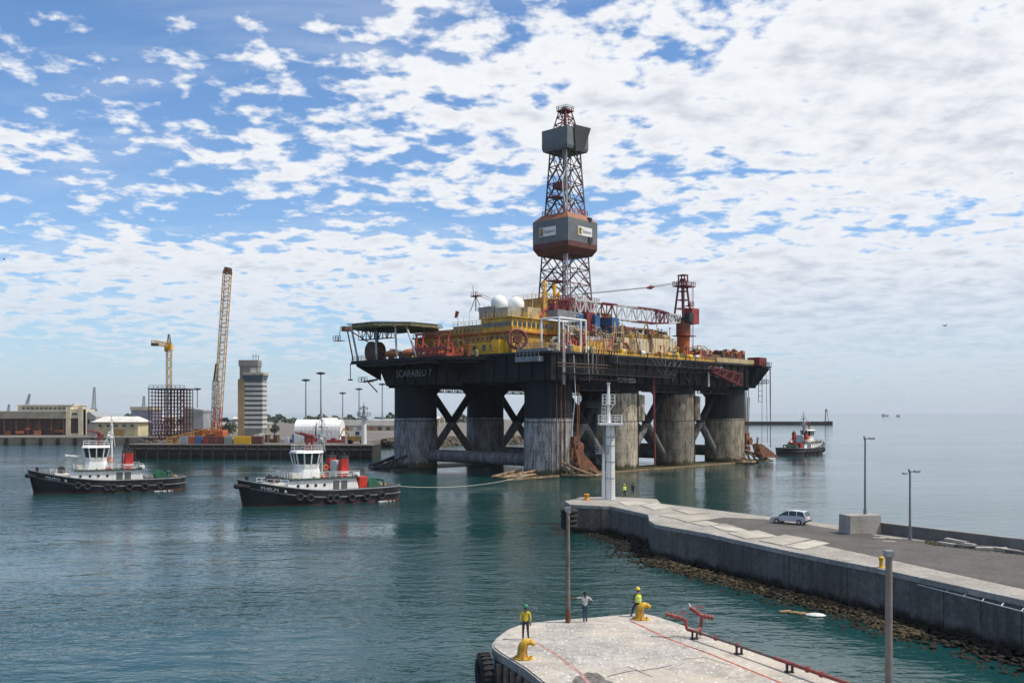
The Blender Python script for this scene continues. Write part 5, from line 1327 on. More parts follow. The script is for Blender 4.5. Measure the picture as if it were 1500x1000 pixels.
for k in range(14): MB().box((0, 0, 0), (random.uniform(2, 5), .3, random.uniform(.8, 2.6))).build('stored_plate', random.choice((rusty, wsteel, brown, salmon, whc)), w, loc=(-44 + k * 5.2 + random.uniform(-1, 1), -.9, random.uniform(.8, 4)))
# cream block
c_ = bld('cream_building', 'cream dockside building with two square towers', 'building', 109, D)
MB().span(-4.3, 4.6, 0, 14, 0, 13.5).build('wall', whc, c_)
for x in (-3.1, 3.4): MB().span(x - 1.2, x + 1.2, -.5, 3, 0, 14.6).build('corner_tower', whc, c_)
MB().span(-2, 2.2, -.12, .02, 1, 8.8).build('doorway', whd, c_)
MB().span(-1.2, 1.4, -.12, .02, 10.4, 11.6).build('window', glass, c_)
g_ = bld('gabled_building', 'grey gabled building beside the cream block', 'building', 129, D + 4)
MB().sideprism([(-3.5, 0), (4.2, 0), (4.2, 9.5), (.3, 12.4), (-3.5, 9.5)], 0, 20).build('wall', whg, g_)
for x in (-1.8, .4, 2.6): MB().span(x - .5, x + .5, -.1, .02, 6, 8.2).build('window', glass, g_)
# pavilion with pale hipped roof
v = bld('hip_roof_shed', 'low cream shed with broad pale hipped roof', 'building', 170, 480)
MB().span(-11, 11, 0, 14, 0, 7.0).build('wall', mat('shed_wall', (.46, .40, .24), .8, .15, .3), v)
MB().prism([(-12.3, -1.2), (12.3, -1.2), (12.3, 15), (-12.3, 15)], 7.02, 9.8, [(-8, 5), (8, 5), (8, 9), (-8, 9)]).build('roof', roofw, v)
for k in range(5): MB().box((0, 0, 0), (1.6, .12, 1.3)).build('window', glass, v, loc=(-8 + k * 4, -.03, 5.2))
MB().span(-2, 4, -.2, .01, 0, 3.4).build('loading_door', mat('ochre_door', (.38, .22, .08), .7, .15, .5), v)
g2 = bld('flat_roof_shed', 'flat roofed grey-blue shed left of the red scaffold', 'building', 206, 500)
MB().span(-5, 6, 0, 14, 0, 13.0).build('wall', mat('shed_blue', (.17, .18, .24), .8, .1, .3), g2); MB().span(-5.4, 6.4, -.5, 14.4, 13.02, 14.8).build('roof', whs, g2)
g3 = bld('flat_roof_shed', 'plain grey shed right of the red scaffold', 'building', 286, 520)
MB().span(-6, 4.4, 0, 16, 0, 12).build('wall', whg, g3); MB().sideprism([(-6.4, 12.02), (4.8, 12.02), (4.8, 13.0), (-6.4, 14.6)], -.4, 16.4).build('roof', whg, g3)
# control tower
D = 470
t = bld('control_tower', 'tall port control tower with banded windows and brown stair shaft', 'tower', 367, D, 3.4)
brn = mat('tower_brown_brick', (.30, .205, .10), .8, .12, .3); twr = mat('tower_white_band', (.48, .47, .44), .7, .06, .3); tgr = mat('tower_grey', (.20, .19, .175), .7, .1, .3)
zt = lambda y: CAMZ + (HOR - y) / F * D - 3.4
MB().span(-6.1, -3.0, -.6, 9, 0, zt(555)).build('stair_shaft', brn, t)
MB().span(-5.8, 3.0, 1.5, 8, zt(556), zt(529)).build('upper_core', tgr, t); MB().span(-6.2, 3.3, 1.1, 8.4, zt(536), zt(527)).build('core_cap', tgr, t)
MB().span(-2.99, 5.7, 0, 9, 0, zt(557)).build('tower_core', tgr, t)
nfl = 10; z0, z1 = 4.0, zt(557)
for k in range(nfl):
    h = (z1 - z0) / nfl; zz = z0 + k * h
    MB().span(-2.98, 5.95, -.3, 9.2, zz, zz + h * .52).build('floor_band', twr, t)
    for j in range(7): MB().box((0, 0, 0), (1.0, .12, h * .40)).build('window', glass, t, loc=(-2.2 + j * 1.27, -.06, zz + h * .76))
MB().prism([(-3.4, -.4), (5.7, -.4), (5.7, 9), (-3.4, 9)], zt(556.5), zt(549), [(-3.6, -1.1), (6.3, -1.1), (6.3, 9.6), (-3.6, 9.6)]).build('lookout_glazing', mat('lookout_blue_glass', (.05, .09, .13), .15, .1, .5), t)
MB().span(-3.4, 6.5, -1.3, 9.8, zt(549) + .01, zt(545.5)).build('lookout_roof', whs, t); MB().span(-.5, 2.4, 1.3, 4, zt(545.4), zt(538)).build('roof_room', twr, t)
mb = MB(); zc = zt(527)
for x in (0.2, 1.6, 2.8): mb.beam((x, 4, zc), (x, 4, zc + random.uniform(2, 3.6)), .2)
mb.beam((-.5, 4, zc + 2), (3.4, 4, zc + 2), .2); mb.build('aerial', dsteel, t)
# red steel scaffold block
D = 338
s = bld('steel_scaffold', 'dense dark red steel scaffold block on the jetty', 'scaffold', 244, D, ZJ + .12)
W, Hh, nx, nz = mpx(52, D), (CAMZ + (HOR - 570) / F * D) - ZJ, 11, 15
scm = mat('scaffold_maroon', (.115, .035, .034), .8, .2, .5, rust=.3)
for r_ in range(4):
    mb = MB(); y = r_ * 3.0
    for i in range(nx + 1): x = -W / 2 + W * i / nx; mb.beam((x, y, 0), (x, y, Hh), .26)
    for k in range(1, nz + 1): z = Hh * k / nz; mb.beam((-W / 2, y, z), (W / 2, y, z), .24 if k < nz else .5)
    for i in range(0, nx, 3): mb.beam((-W / 2 + W * i / nx, y, 0), (-W / 2 + W * min(nx, i + 2) / nx, y, Hh * .45), .14)
    mb.build('scaffold_frame', scm if r_ < 2 else brown, s)
mb = MB()
for i in range(nx + 1):
    for k in range(0, nz + 1, 2): x = -W / 2 + W * i / nx; z = Hh * k / nz; mb.beam((x, 0, z), (x, 9, z), .14)
mb.build('scaffold_tie', scm, s)
mb = MB(); mb.span(-W / 2 - .4, W / 2 + .4, -.4, 9.4, Hh, Hh + .25); mb.rail([(-W / 2, 0, Hh + .2), (W / 2, 0, Hh + .2)], 1.1, .12, 1.6); mb.build('top_deck', dsteel, s)
mb = MB()
for k in range(10): mb.beam((W / 2 - 2.4, -.5, Hh * k / 10), (W / 2 - .2, -.5, Hh * (k + .9) / 10), .4, .2)
mb.build('stair_flight', scm, s)
# tower crane above the scaffold
D = 346
tc_ = bld('tower_crane', 'slim yellow tower crane rising above the red scaffold', 'crane', 247.5, D, ZJ + .12)
ztop = CAMZ + (HOR - 490) / F * D - ZJ; zj = CAMZ + (HOR - 508) / F * D - ZJ
crny = mat('crane_yellow', (.50, .30, .06), .6, .15, .8, rust=.2)
MB().lattice((0, 0, 0), (0, 0, zj), 1.5, 1.5, 22, .2, .11, up=(0, 1, 0)).build('crane_tower', crny, tc_)
MB().lattice((0, 0, zj), (0, 0, ztop), 1.4, .4, 4, .2, .12, up=(0, 1, 0)).build('cathead', gsteel, tc_)
MB().lattice((.7, -2, zj + .8), (-14.2, 36, zj + 1.0), 1.2, 1.0, 18, .18, .1).build('jib', crny, tc_)
MB().lattice((0, 1, zj + .6), (-1.2, -12, zj + .6), 1.4, 1.4, 6, .2, .12).build('counter_jib', crny, tc_)
MB().span(-2.0, .0, -12, -10, zj - .5, zj + .5).build('counterweight', dsteel, tc_); MB().span(-1.2, 1.2, -1.4, 1.2, zj - 1.2, zj + .6).build('operator_cab', byellow, tc_)
# crawler crane with tall lattice boom
D = 332
cr = bld('crawler_crane', 'crawler crane with very tall yellow lattice boom on the jetty', 'crane', 315, D, ZJ + .12)
z_ = lambda y: CAMZ + (HOR - y) / F * D - ZJ
boom_m = mat('boom_faded_yellow', (.58, .37, .15), .6, .15, .8, rust=.3); tipx = mpx(18, D); segs = 6
for k in range(segs):
    a = Vector((0.5, 0, 3)).lerp(Vector((tipx, 0, z_(401))), k / segs); b = Vector((.5, 0, 3)).lerp(Vector((tipx, 0, z_(401))), (k + 1) / segs)
    MB().lattice(a, b, 2.3, 2.3, 7, .24, .13, up=(0, 1, 0)).build('boom_section', orangep if k == 0 else boom_m, cr)
MB().lattice((tipx, 0, z_(401)), (tipx + .3, 0, z_(393)), 2.2, 1.6, 2, .5, .3, up=(0, 1, 0)).build('boom_head', rusty, cr)
mb = MB(); mb.lattice((-.5, 2, 2.5), (-1.6, 6, z_(558)), 2.4, 1.8, 12, .26, .15, up=(0, 1, 0)); mb.build('back_mast', mat('mast_blue_grey', (.20, .26, .34), .6, .15, .8, rust=.2), cr)
mb = MB(); mb.lattice((-1.7, 6, z_(558)), (-1.0, 5, z_(532)), 1.2, .5, 6, .2, .12, up=(0, 1, 0)); mb.build('mast_tip', dsteel, cr)
mb = MB(); mb.tube((-1.2, 5.5, z_(545)), (tipx - .3, 1, z_(398)), .06, n=4); mb.tube((-1.6, 6, z_(558)), (-3.2, 9, 2.5), .08, n=4); mb.build('pendant_line', gsteel, cr)
MB().span(-4.2, 3.4, -1.8, 4.2, 1.5, 4.4).build('crane_body', orangep, cr, bevel=.2)
for y in (-2.4, 4.2): MB().span(-4, 4, y - .6, y + .6, 0, 1.3).build('crawler_track', dsteel, cr, bevel=.4)
MB().span(-6.8, -4.3, -1.4, 3.8, 1.6, 4.8).build('counterweight', dred, cr)
# orange lattice boom lying on the jetty
D = 326
lb2 = bld('spare_boom', 'rusty orange lattice boom lying across the jetty below the scaffold', 'crane boom', 278, D, ZJ + .12)
MB().lattice((-mpx(33, D), 0, .9), (mpx(30, D), 5, 4.6), 2.0, 2.0, 12, .26, .15).build('boom_lattice', mat('orange_yellow_paint', (.46, .22, .04), .7, .2, .8, rust=.35), lb2)
mb = MB(); mb.span(-6, -5, .5, 1.6, 0, 1.4); mb.span(5, 6, 2, 4, 0, 3.0); mb.build('trestle', dsteel, lb2)
# containers
def container(px0, px1, ybase, d, m, label, h=2.6, dep=2.5):
    L_ = mpx(px1 - px0, d); x0 = (px0 - 750) / F * d
    e = empty('shipping_container', (x0 + L_ / 2, d, ZJ + .12), 0, label, 'container', 'containers along the jetty edge')
    MB().span(-L_ / 2, L_ / 2, 0, dep, .1, h).build('container_box', m, e)
    mb = MB(); n = max(4, int(L_ / .45))
    for k in range(n): x = -L_ / 2 + L_ * (k + .5) / n; mb.span(x - .1, x + .1, -.06, .01, .25, h - .2)
    mb.build('corrugation', m, e)
    mb = MB()
    for x in (-L_ / 2 + .08, L_ / 2 - .08):
        for y in (0.04, dep - .04): mb.span(x - .11, x + .11, y - .11, y + .11, 0, h + .04)
    mb.build('corner_post', m, e); return e
cg = mat('container_grey', (.30, .32, .34), .6, .12, .5, rust=.15); cb_ = mat('container_brown', (.13, .05, .04), .7, .15, .5, rust=.3); cr_ = mat('container_red', (.27, .04, .035), .6, .15, .5, rust=.2)
cy_ = mat('container_yellow', (.66, .40, .02), .5, .1, .5, rust=.1); co_ = mat('container_rust_orange', (.34, .11, .05), .7, .15, .5, rust=.3); cbl = mat('container_blue', (.05, .13, .30), .6, .15, .5, rust=.15); cgg = mat('container_grey_green', (.25, .28, .24), .6, .12, .5, rust=.2)
D = 319
for (x0, x1, m, l) in ((263, 274.5, cg, 'short pale grey container, leftmost of the row on the jetty'), (275.5, 285.5, co_, 'short rust orange container between the grey and blue ones'), (286.5, 295.5, cbl, 'short blue container in the jetty row'),
        (297.5, 304, cr_, 'narrow bright red container right of the blue one'), (305, 316, cb_, 'dark maroon container in the middle of the jetty row'), (317, 327.5, mat('container_maroon', (.18, .045, .045), .7, .15, .5, rust=.2), 'maroon container left of the grey-green one'), (328.5, 340, cgg, 'grey-green container left of the yellow one'),
        (343, 367, cy_, 'bright yellow container on the jetty'), (368, 384, cb_, 'brown container right of the bright yellow one')):
    container(x0, x1, 652, D + random.uniform(0, 1.5), m, l)
container(446, 456, 650, 335, cb_, 'small brown container left of the white storage tanks', 3.0); 
# white storage halls with rounded roofs
for (x0, x1, l) in ((431, 461, 'left of the two white round-roofed storage halls on the jetty'), (463.5, 498, 'right and longer of the two white round-roofed storage halls')):
    D = 338; e = bld('storage_hall', l, 'storage hall', (x0 + x1) / 2, D, ZJ + .12, 'white round-roofed halls on the jetty'); L_ = mpx(x1 - x0, D); h = CAMZ + (HOR - 614.5) / F * D - ZJ - .1
    prof = [(0, 0), (0, h * .55)] + [(5 - 5 * math.cos(R(a)) * (1 - .12 * math.sin(R(a)) ** 2), h * .55 + h * .45 * math.sin(R(a)) ** .8) for a in range(15, 180, 15)] + [(10, h * .55), (10, 0)]
    mb = MB(); n = len(prof); rings = [[(x, p_[0], p_[1]) for p_ in prof] for x in (-L_ / 2, L_ / 2)]; mb.loft(rings); mb.build('hall_shell', mat('hall_white', (.76, .76, .74), .5, .04, .3, streak=.1), e)
    k = 0; x = -L_ / 2 + .05
    while x < L_ / 2:
        MB().loft([[(x + dx, p_[0] * 1.012 - .06, p_[1] * 1.01) for p_ in prof] for dx in (0, .12)]).build('hall_rib', mat('hall_rib_white', (.66, .66, .65), .5, .04, .3), e); x += 1.35
# red steel stacks in front of the halls and other yard goods
random.seed(61)
goods = [(470, 500, 333, redp), (500, 512, 330, salmon), (395, 408, 336, brown), (410, 424, 338, wsteel), (424, 430, 335, bluep), (386, 394, 340, whs), (340, 352, 345, redp), (352, 366, 350, dred), (318, 338, 352, sred), (372, 392, 360, whc), (255, 262, 330, whs), (200, 230, 330, wood), (232, 256, 328, whs)]
names = ['stacked red steel sections before the white halls', 'low faded red machinery at the jetty end', 'brown crate stack left of the white halls', 'white tarpaulined cargo left of the white halls', 'blue tank left of the white halls', 'beige crate behind the yellow container',
         'red machinery behind the grey-green container', 'dark red machinery at the foot of the control tower', 'bright red truck-sized load by the crawler crane', 'cream load below the control tower', 'small beige crate at the left of the container row', 'low timber stack at the left end of the jetty', 'pale beige cargo pile on the left of the jetty']
for (x0, x1, d, m), nm in zip(goods, names):
    e = bld('cargo_pile', nm, 'cargo', (x0 + x1) / 2, d, ZJ + .12, 'cargo standing about the jetty'); L_ = mpx(x1 - x0, d); n = max(2, int(L_ / 1.5))
    for k in range(n):
        hh = random.uniform(1.0, 3.0) if x0 > 260 else random.uniform(.4, 1.3); MB().box((0, 0, 0), (L_ / n * .9, random.uniform(1.5, 3), hh)).build('cargo_piece', m if random.random() < .75 else random.choice((brown, gsteel, wsteel)), e, loc=(-L_ / 2 + L_ * (k + .5) / n, random.uniform(0, 2), hh / 2), rot=(0, 0, random.uniform(-.2, .2)))
# work boat machine at the jetty end: yellow handler
e = bld('cargo_handler', 'dull yellow cargo handling machine at the jetty end', 'vehicle', 522, 322, ZJ + .12)
MB().span(-3.2, 3.0, 0, 2.6, .8, 2.6).build('chassis', crny, e, bevel=.15); MB().span(-.4, 1.6, .2, 2.2, 2.62, 4.4).build('cab', wsteel, e, bevel=.1); MB().span(-.42, 1.0, .15, .19, 3.0, 4.1).build('cab_window', glass, e)
for x in (-2.2, 2.0):
    for y in (-.1, 2.7): MB().tube((x, y - .25, .7), (x, y + .25, .7), .75, n=16).build('wheel', rubber, e)
mb = MB(); mb.beam((-2.6, 1.2, 2.6), (-4.4, 1.2, 5.2), .4); mb.beam((-4.4, 1.2, 5.2), (-6.0, 1.2, 2.0), .3); mb.build('loading_arm', crny, e)
# white beacon
D = 321
e = bld('harbour_beacon', 'slim white harbour light beacon at the end of the far jetty', 'beacon', 533, D, ZJ + .12)
z_ = lambda y: CAMZ + (HOR - y) / F * D - ZJ
MB().tube((0, 0, 0), (0, 0, z_(611)), .95, .8, 16).build('beacon_shaft', white, e, smooth=True); MB().lathe([(1.0, z_(611)), (2.3, z_(610)), (2.3, z_(609))], 16).build('gallery', lsteel, e)
mb = MB(); q = [(2.2 * math.cos(R(a)), 2.2 * math.sin(R(a)), z_(609)) for a in range(0, 361, 45)]; mb.rail(q, 1.2, .12, 1); q = [(1.3 * math.cos(R(a)), 1.3 * math.sin(R(a)), z_(601)) for a in range(0, 361, 45)]; mb.rail(q, 1.0, .12, 1); mb.build('gallery_rail', lsteel, e)
mb = MB(); mb.tube((0, 0, z_(609)), (0, 0, z_(597)), .5, .3, 8); mb.tube((0, 0, z_(597)), (0, 0, z_(589)), .1, n=5); mb.lathe([(.5, z_(597)), (.5, z_(595)), (.1, z_(594))], 10); mb.build('lantern', gsteel, e)
for k, x in enumerate((507, 515, 523, 531, 539)):
    p = pix(x, 672.5, 0)
    tyre('tyre_fender', (p.x, p.y - .6, 1.9), 'Y', .95, .5, None, 'huge black tyre fender, number %s from the left at the jetty end' % ('one', 'two', 'three', 'four', 'five')[k], 'fender', 'tyre fenders at the jetty end', treads=0)
p = pix(547, 671, 0); tyre('tyre_fender', (p.x + .4, p.y + 3, 2.2), 'X', 1.0, .55, None, 'huge black tyre fender round the corner of the far jetty', 'fender', 'tyre fenders at the jetty end', treads=0)
# light masts
for (px, ytop, d, l) in ((448, 557, 560, 'tall floodlight mast left of the pair behind the white halls'), (470, 547, 520, 'tallest and nearest floodlight mast behind the white halls'), (502, 576, 700, 'short-looking distant floodlight mast between the halls and the beacon'),
                         (526, 570, 660, 'floodlight mast just left of the white beacon'), (560, 563, 640, 'floodlight mast close left of the rig'), (289, 570, 640, 'floodlight mast between scaffold and crawler crane')):
    e = bld('floodlight_mast', l, 'light mast', px, d, 3.4, 'harbour floodlight masts'); h = CAMZ + (HOR - ytop) / F * d - 3.4
    MB().tube((0, 0, 0), (0, 0, h), .55, .28, 8).build('mast_pole', gsteel, e)
    MB().lathe([(.4, h - .6), (2.4, h - .2), (2.6, h + .4), (.5, h + .9)], 12).build('lamp_ring', dsteel, e)
# distant portal cranes
grc = mat('portal_crane_grey', (.16, .18, .20), .7, .1, .3)
for (px, yt, lean, d, l) in ((33, 577, 8, 700, 'distant grey portal crane leaning right behind the long warehouse'), (9, 592, 2, 800, 'smallest distant portal crane at far left edge'), (103, 591, 3, 800, 'small distant crane jib above the cream block'), (135, 567, 1, 700, 'upright distant portal crane behind the gabled building'), (208, 580, 1, 720, 'upright distant portal crane left of the scaffold')):
    e = bld('portal_crane', l, 'crane', px, d, 3.4, 'distant portal cranes'); h = CAMZ + (HOR - yt) / F * d - 3.4; lx = mpx(lean, d)
    mb = MB()
    for sx in (-2.5, 2.5):
        for sy in (0, 5): mb.beam((sx, sy, 0), (sx * .6, 2.5, h * .35), .6)
    mb.build('portal_leg', grc, e); MB().box((0, 2.5, h * .42), (4, 4, h * .12)).build('machine_house', grc, e)
    MB().lattice((0, 2.5, h * .42), (lx, 2.5, h), 2.4, .9, 9, .26, .14, up=(0, 1, 0)).build('crane_jib', grc, e)
# long white transit shed, blue tank, distant houses behind
e = bld('transit_shed', 'long low white transit shed behind the rock shore', 'shed', 545, 620)
MB().span(-26, 24, 0, 14, 0, 3.2).build('wall', whs, e); MB().sideprism([(-26.5, 3.22), (24.5, 3.22), (24.5, 6.6), (-26.5, 6.6)], -.5, 15).build('roof', roofw, e)
for k in range(9): MB().box((0, 0, 0), (2.6, .1, 2.2)).build('shed_door', random.choice((salmon, brown, wsteel)), e, loc=(-22 + k * 5.4, -.04, 1.2))
random.seed(71)
ordn = 'first second third fourth fifth sixth seventh eighth ninth tenth eleventh twelfth thirteenth fourteenth'.split()
for k, px in enumerate(sorted(random.uniform(222, 640) for _ in range(14))):
    d = random.uniform(560, 1000)
    e = bld('yard_building', 'low distant harbour building behind the jetty, %s of the row from the left' % ordn[k], 'building', px, d, 3.4, 'low distant harbour buildings'); W_ = random.uniform(8, 26); h = random.uniform(3, 7)
    m = random.choice((whs, roofw, whg, whc, roofw)); MB().span(-W_ / 2, W_ / 2, 0, 9, 0, h).build('wall', m, e); MB().prism([(-W_ / 2 - .4, -.4), (W_ / 2 + .4, -.4), (W_ / 2 + .4, 9.4), (-W_ / 2 - .4, 9.4)], h + .01, h + 1.6, [(-W_ / 2, 3), (W_ / 2, 3), (W_ / 2, 6), (-W_ / 2, 6)]).build('roof', random.choice((roofw, whg, roofw)), e)
# tree line: a far wood, one mass
leaf = mat('far_foliage', (.045, .065, .035), .8, .4, .05)
random.seed(81)
mb = MB()
for k in range(5200):
    px = random.uniform(120, 690); d = random.uniform(980, 1150); hh = 5.5 + 3.5 * math.sin(px * .09) * math.sin(px * .023 + 1) + 2 * math.sin(px * .31)
    if hh < 2: continue
    z = 3.4 + random.random() ** .7 * hh; x = (px - 750) / F * d; r_ = random.uniform(.5, 1.4); a = random.uniform(0, 6.28); t_ = random.uniform(-.8, .8)
    u = Vector((math.cos(a), math.sin(a), t_)) * r_; v_ = Vector((-math.sin(a) * .4, math.cos(a) * .4, 1)) * r_
    c0 = Vector((x, d, z)); mb.add([c0 - u - v_, c0 + u - v_ * .6, c0 + u + v_, c0 - u * .7 + v_ * 1.2], [(0, 1, 2, 3)])
tag(mb.build('far_tree_line', leaf), 'dark line of distant trees behind the harbour buildings', 'trees', kind='stuff')
def small_tree(px, d, h, label):
    e = bld('tree', label, 'tree', px, d, 3.4, 'dark trees among the harbour buildings')
    MB().tube((0, 0, 0), (0, 0, h * .6), .35, .18, 8).build('trunk', wood, e); mb = MB()
    for k in range(420):
        v_ = Vector((random.gauss(0, 1), random.gauss(0, 1), random.gauss(0, 1))).normalized() * random.random() ** .4; c0 = Vector((v_.x * h * .42, v_.y * h * .42, h * .62 + v_.z * h * .38)); r_ = random.uniform(.2, .55)
        u = Vector((random.uniform(-1, 1), random.uniform(-1, 1), random.uniform(-1, 1))) * r_; w_ = Vector((random.uniform(-1, 1), random.uniform(-1, 1), random.uniform(-1, 1))) * r_
        mb.add([c0 - u, c0 + w_, c0 + u, c0 - w_], [(0, 1, 2, 3)])
    mb.build('crown', leaf, e)
for px, d, h, l in ((338, 430, 8, 'dark tree between the crawler crane and the control tower'), (330, 445, 6, 'smaller dark tree left of the control tower'), (150, 540, 7, 'dark tree behind the pale hipped roof, left one'), (187, 545, 7, 'dark tree behind the pale hipped roof, right one'), (402, 480, 6, 'dark tree right of the control tower')): small_tree(px, d, h, l)

# distant breakwater on the right and ships on the horizon
D = 1142; x0 = (1085 - 750) / F * D; x1 = (1220 - 750) / F * D
e = empty('breakwater', ((x0 + x1) / 2, D, 0), 0, 'long dark breakwater out at sea right of the rig', 'breakwater'); hw = (x1 - x0) / 2
n = 14
for k in range(n): MB().span(-hw + 2 * hw * k / n + .1, -hw + 2 * hw * (k + 1) / n - .1, 0, 8, -1.5, 4.0 if k < n - 1 else 4.3).build('caisson', conc_dark, e)
b_ = empty('breakwater_light', ((1212 - 750) / F * D, D + 4, 4.0), 0, 'tripod light tower at the end of the distant breakwater', 'beacon')
mb = MB()
for a in (90, 210, 330): mb.beam((2.6 * math.cos(R(a)), 2.6 * math.sin(R(a)), 0), (1.0 * math.cos(R(a)), 1.0 * math.sin(R(a)), 12.0), .5)
mb.build('tower_leg', grc, b_); MB().lathe([(2.6, 11.8), (2.6, 12.3), (1.2, 12.4), (1.2, 14.4), (.2, 15.6)], 12).build('lantern', grc, b_)
def ship(px, py, d, L_, label):
    e = empty('cargo_ship', ((px - 750) / F * d, d, 0), 0, label, 'ship', 'ships on the horizon')
    MB().sideprism([(-L_ / 2, 5), (-L_ / 2 + L_ * .1, -1), (L_ / 2 - L_ * .15, -1), (L_ / 2, 5.5)], -6, 6).build('hull', lsteel, e); MB().span(-L_ / 2 + L_ * .1, -L_ / 2 + L_ * .3, -5, 5, 4.9, 4.9 + L_ * .22).build('superstructure', wsteel, e); MB().tube((L_ * .2, 0, 4), (L_ * .2, 0, 5 + L_ * .25), .3, n=6).build('mast', lsteel, e)  # pale hull, house and mast colours stand in for fading into the haze
ship(1297, 607, 3300, 22, 'tiny grey ship on the hazy horizon right of the breakwater'); ship(1316, 609, 3000, 8, 'tiny launch on the horizon right of the grey ship')

# ================================================================== PIER AND QUAY OBJECTS
# white navigation light tower on the pier head
p = pix(894, 731, ZQ)
lt = empty('light_tower', p, 0, 'white tubular navigation light tower with railed gallery on the pier head', 'light tower')
k_ = 12.0 * F / 128 and (131.25 / F)      # metres per pixel at the tower
zpx = lambda y: (731 - y) * k_
MB().tube((0, 0, 0), (0, 0, zpx(622)), .66, .58, 24).build('tower_shaft', white, lt, smooth=True)
for y in (700, 676, 652, 640): MB().torus((0, 0, zpx(y)), .64, .045, 'Z', 24, 6).build('shaft_band', gsteel, lt)
mb = MB(); mb.ladder((.2, -.78, 0), (.2, -.78, zpx(622)), .45, .05, .35); mb.build('ladder', gsteel, lt)
MB().span(-1.65, 1.65, -1.4, 1.4, zpx(622.2), zpx(619)).build('gallery', white, lt)
mb = MB(); z = zpx(619); q = [(-1.6, -1.35, z), (1.6, -1.35, z), (1.6, 1.35, z), (-1.6, 1.35, z), (-1.6, -1.35, z)]; mb.rail(q, 1.05, .07, .8, 3); mb.build('gallery_rail', white, lt)
MB().tube((-.25, 0, zpx(619)), (-.25, 0, zpx(562)), .28, .16, 12).build('upper_mast', white, lt)
MB().span(-.5, .0, -.25, .25, zpx(563), zpx(560)).build('lantern', lsteel, lt)
mb = MB(); z = zpx(592)
for zz in (0, .45, .9, 1.35): mb.beam((-1.05, -.6, z + zz), (.6, -.6, z + zz), .07); mb.beam((-1.05, .6, z + zz), (.6, .6, z + zz), .07); mb.beam((-1.05, -.6, z + zz), (-1.05, .6, z + zz), .07); mb.beam((.6, -.6, z + zz), (.6, .6, z + zz), .07)
for x in (-1.05, -.5, 0, .6):
    for y in (-.6, .6): mb.beam((x, y, z), (x, y, z + 1.4), .07)
mb.span(-1.05, .6, -.6, .6, z - .08, z); mb.beam((-.25, 0, z - 1.0), (.55, 0, z), .12); mb.build('lamp_cage', white, lt)
mb = MB(); mb.ladder((-.95, -.2, zpx(619)), (-.95, -.2, z), .45, .06, .4)
for zz in range(4): mb.beam((-1.2, -.6, zpx(616) + zz * .6), (-.7, -.6, zpx(616) + zz * .6), .06)
mb.build('ladder', white, lt)
p2 = pix(884, 731, ZQ)
l2 = empty('light_post', p2, 0, 'thin white post with small railed platform left of the light tower', 'post')
MB().tube((0, 0, 0), (0, 0, zpx(664)), .26, .19, 14).build('post_shaft', white, l2, smooth=True)
mb = MB(); z = zpx(664); mb.span(-1.1, .6, -.6, .6, z, z + .08); mb.rail([(-1.1, -.6, z), (.6, -.6, z), (.6, .6, z), (-1.1, .6, z), (-1.1, -.6, z)], 1.05, .05, .55, 3); mb.build('platform', lsteel, l2)

# orange mooring bollard on the pier head
def plain_bollard(name, p, r, h, m, label):
    e = empty(name, p, 0, label, 'bollard'); MB().lathe([(r * .95, 0), (r * .8, h * .15), (r * .72, h * .6), (r * 1.0, h * .75), (r * 1.02, h * .92), (r * .6, h)], 20).build('bollard_body', m, e, smooth=True); MB().lathe([(r * 1.4, 0), (r * 1.4, .06)], 20).build('base_plate', m, e); return e
plain_bollard('mooring_bollard', pix(859.5, 732, ZQ), .38, .85, mat('bollard_orange', (.55, .24, .02), .6, .15, 2, rust=.2), 'stubby orange mooring bollard on the pier head left of the light tower')
# concrete ladder recess stains are in the wall material; big tyre and roller fender at the pier head
p = pix(829, 741, ZQ)
e = empty('roller_fender', (p.x + .35, p.y - 1.0, 1.0), 0, 'stack of big black tyres forming a fender at the pier head corner', 'fender')
for k in range(4): MB().torus((0, 0, .1 + k * .62), .75, .36, 'Z', 22, 10).build('tyre_carcass', rubber, e, smooth=True)
MB().tube((0, 0, -1.6), (0, 0, 2.6), .25, n=10).build('fender_post', dsteel, e)
# concrete block with lamp post
p = pix(1264, 782, ZQ)
blk = empty('concrete_block', (p.x + .2, p.y + .8, ZQ + .02), R(14), 'large pale concrete block at the foot of the lamp post', 'concrete block')
MB().prism([(-2.0, -1.0), (1.55, -1.0), (1.55, 1.0), (-2.0, 1.0)], 0, 1.85, [(-1.95, -.95), (1.5, -.95), (1.5, .95), (-1.95, .95)]).build('block_body', conc_blk, blk, bevel=.05)
lpm = mat('lamp_post_grey', (.17, .18, .19), .5, .12, 1, rust=.1)
def lamp_post(name, p, h, label, r=.12, double=False):
    e = empty(name, p, 0, label, 'lamp post'); MB().tube((0, 0, 0), (0, 0, h), r, r * .62, 12).build('pole', lpm, e, smooth=True)
    mb = MB(); mb.tube((0, 0, h - .15), (.45, -.1, h - .02), .05, n=6); mb.tube((0, 0, h - .3), (-.12, 0, h + .15), .09, n=8); mb.build('lamp_bracket', lpm, e)
    l_ = MB().box((.62, -.12, h - .05), (.55, .3, .24)).build('lamp_head', lsteel, e, bevel=.05); MB().box((.64, -.12, h - .185), (.45, .24, .03)).build('lamp_lens', mat('lamp_lens_white', (.7, .7, .68), .3, .03, 1), l_)
    if double: MB().box((-.45, .05, h - .25), (.45, .28, .24)).build('lamp_head', lsteel, e, bevel=.05)
    MB().tube((0, 0, 0), (0, 0, .5), r * 1.35, n=12).build('pole_foot', lpm, e); return e
pp = Vector((p.x + .55, p.y + .9, ZQ + 1.87)); lamp_post('lamp_post', pp, (753 - 641) * (p.y + .8) / F, 'tall grey lamp post standing on the concrete block')
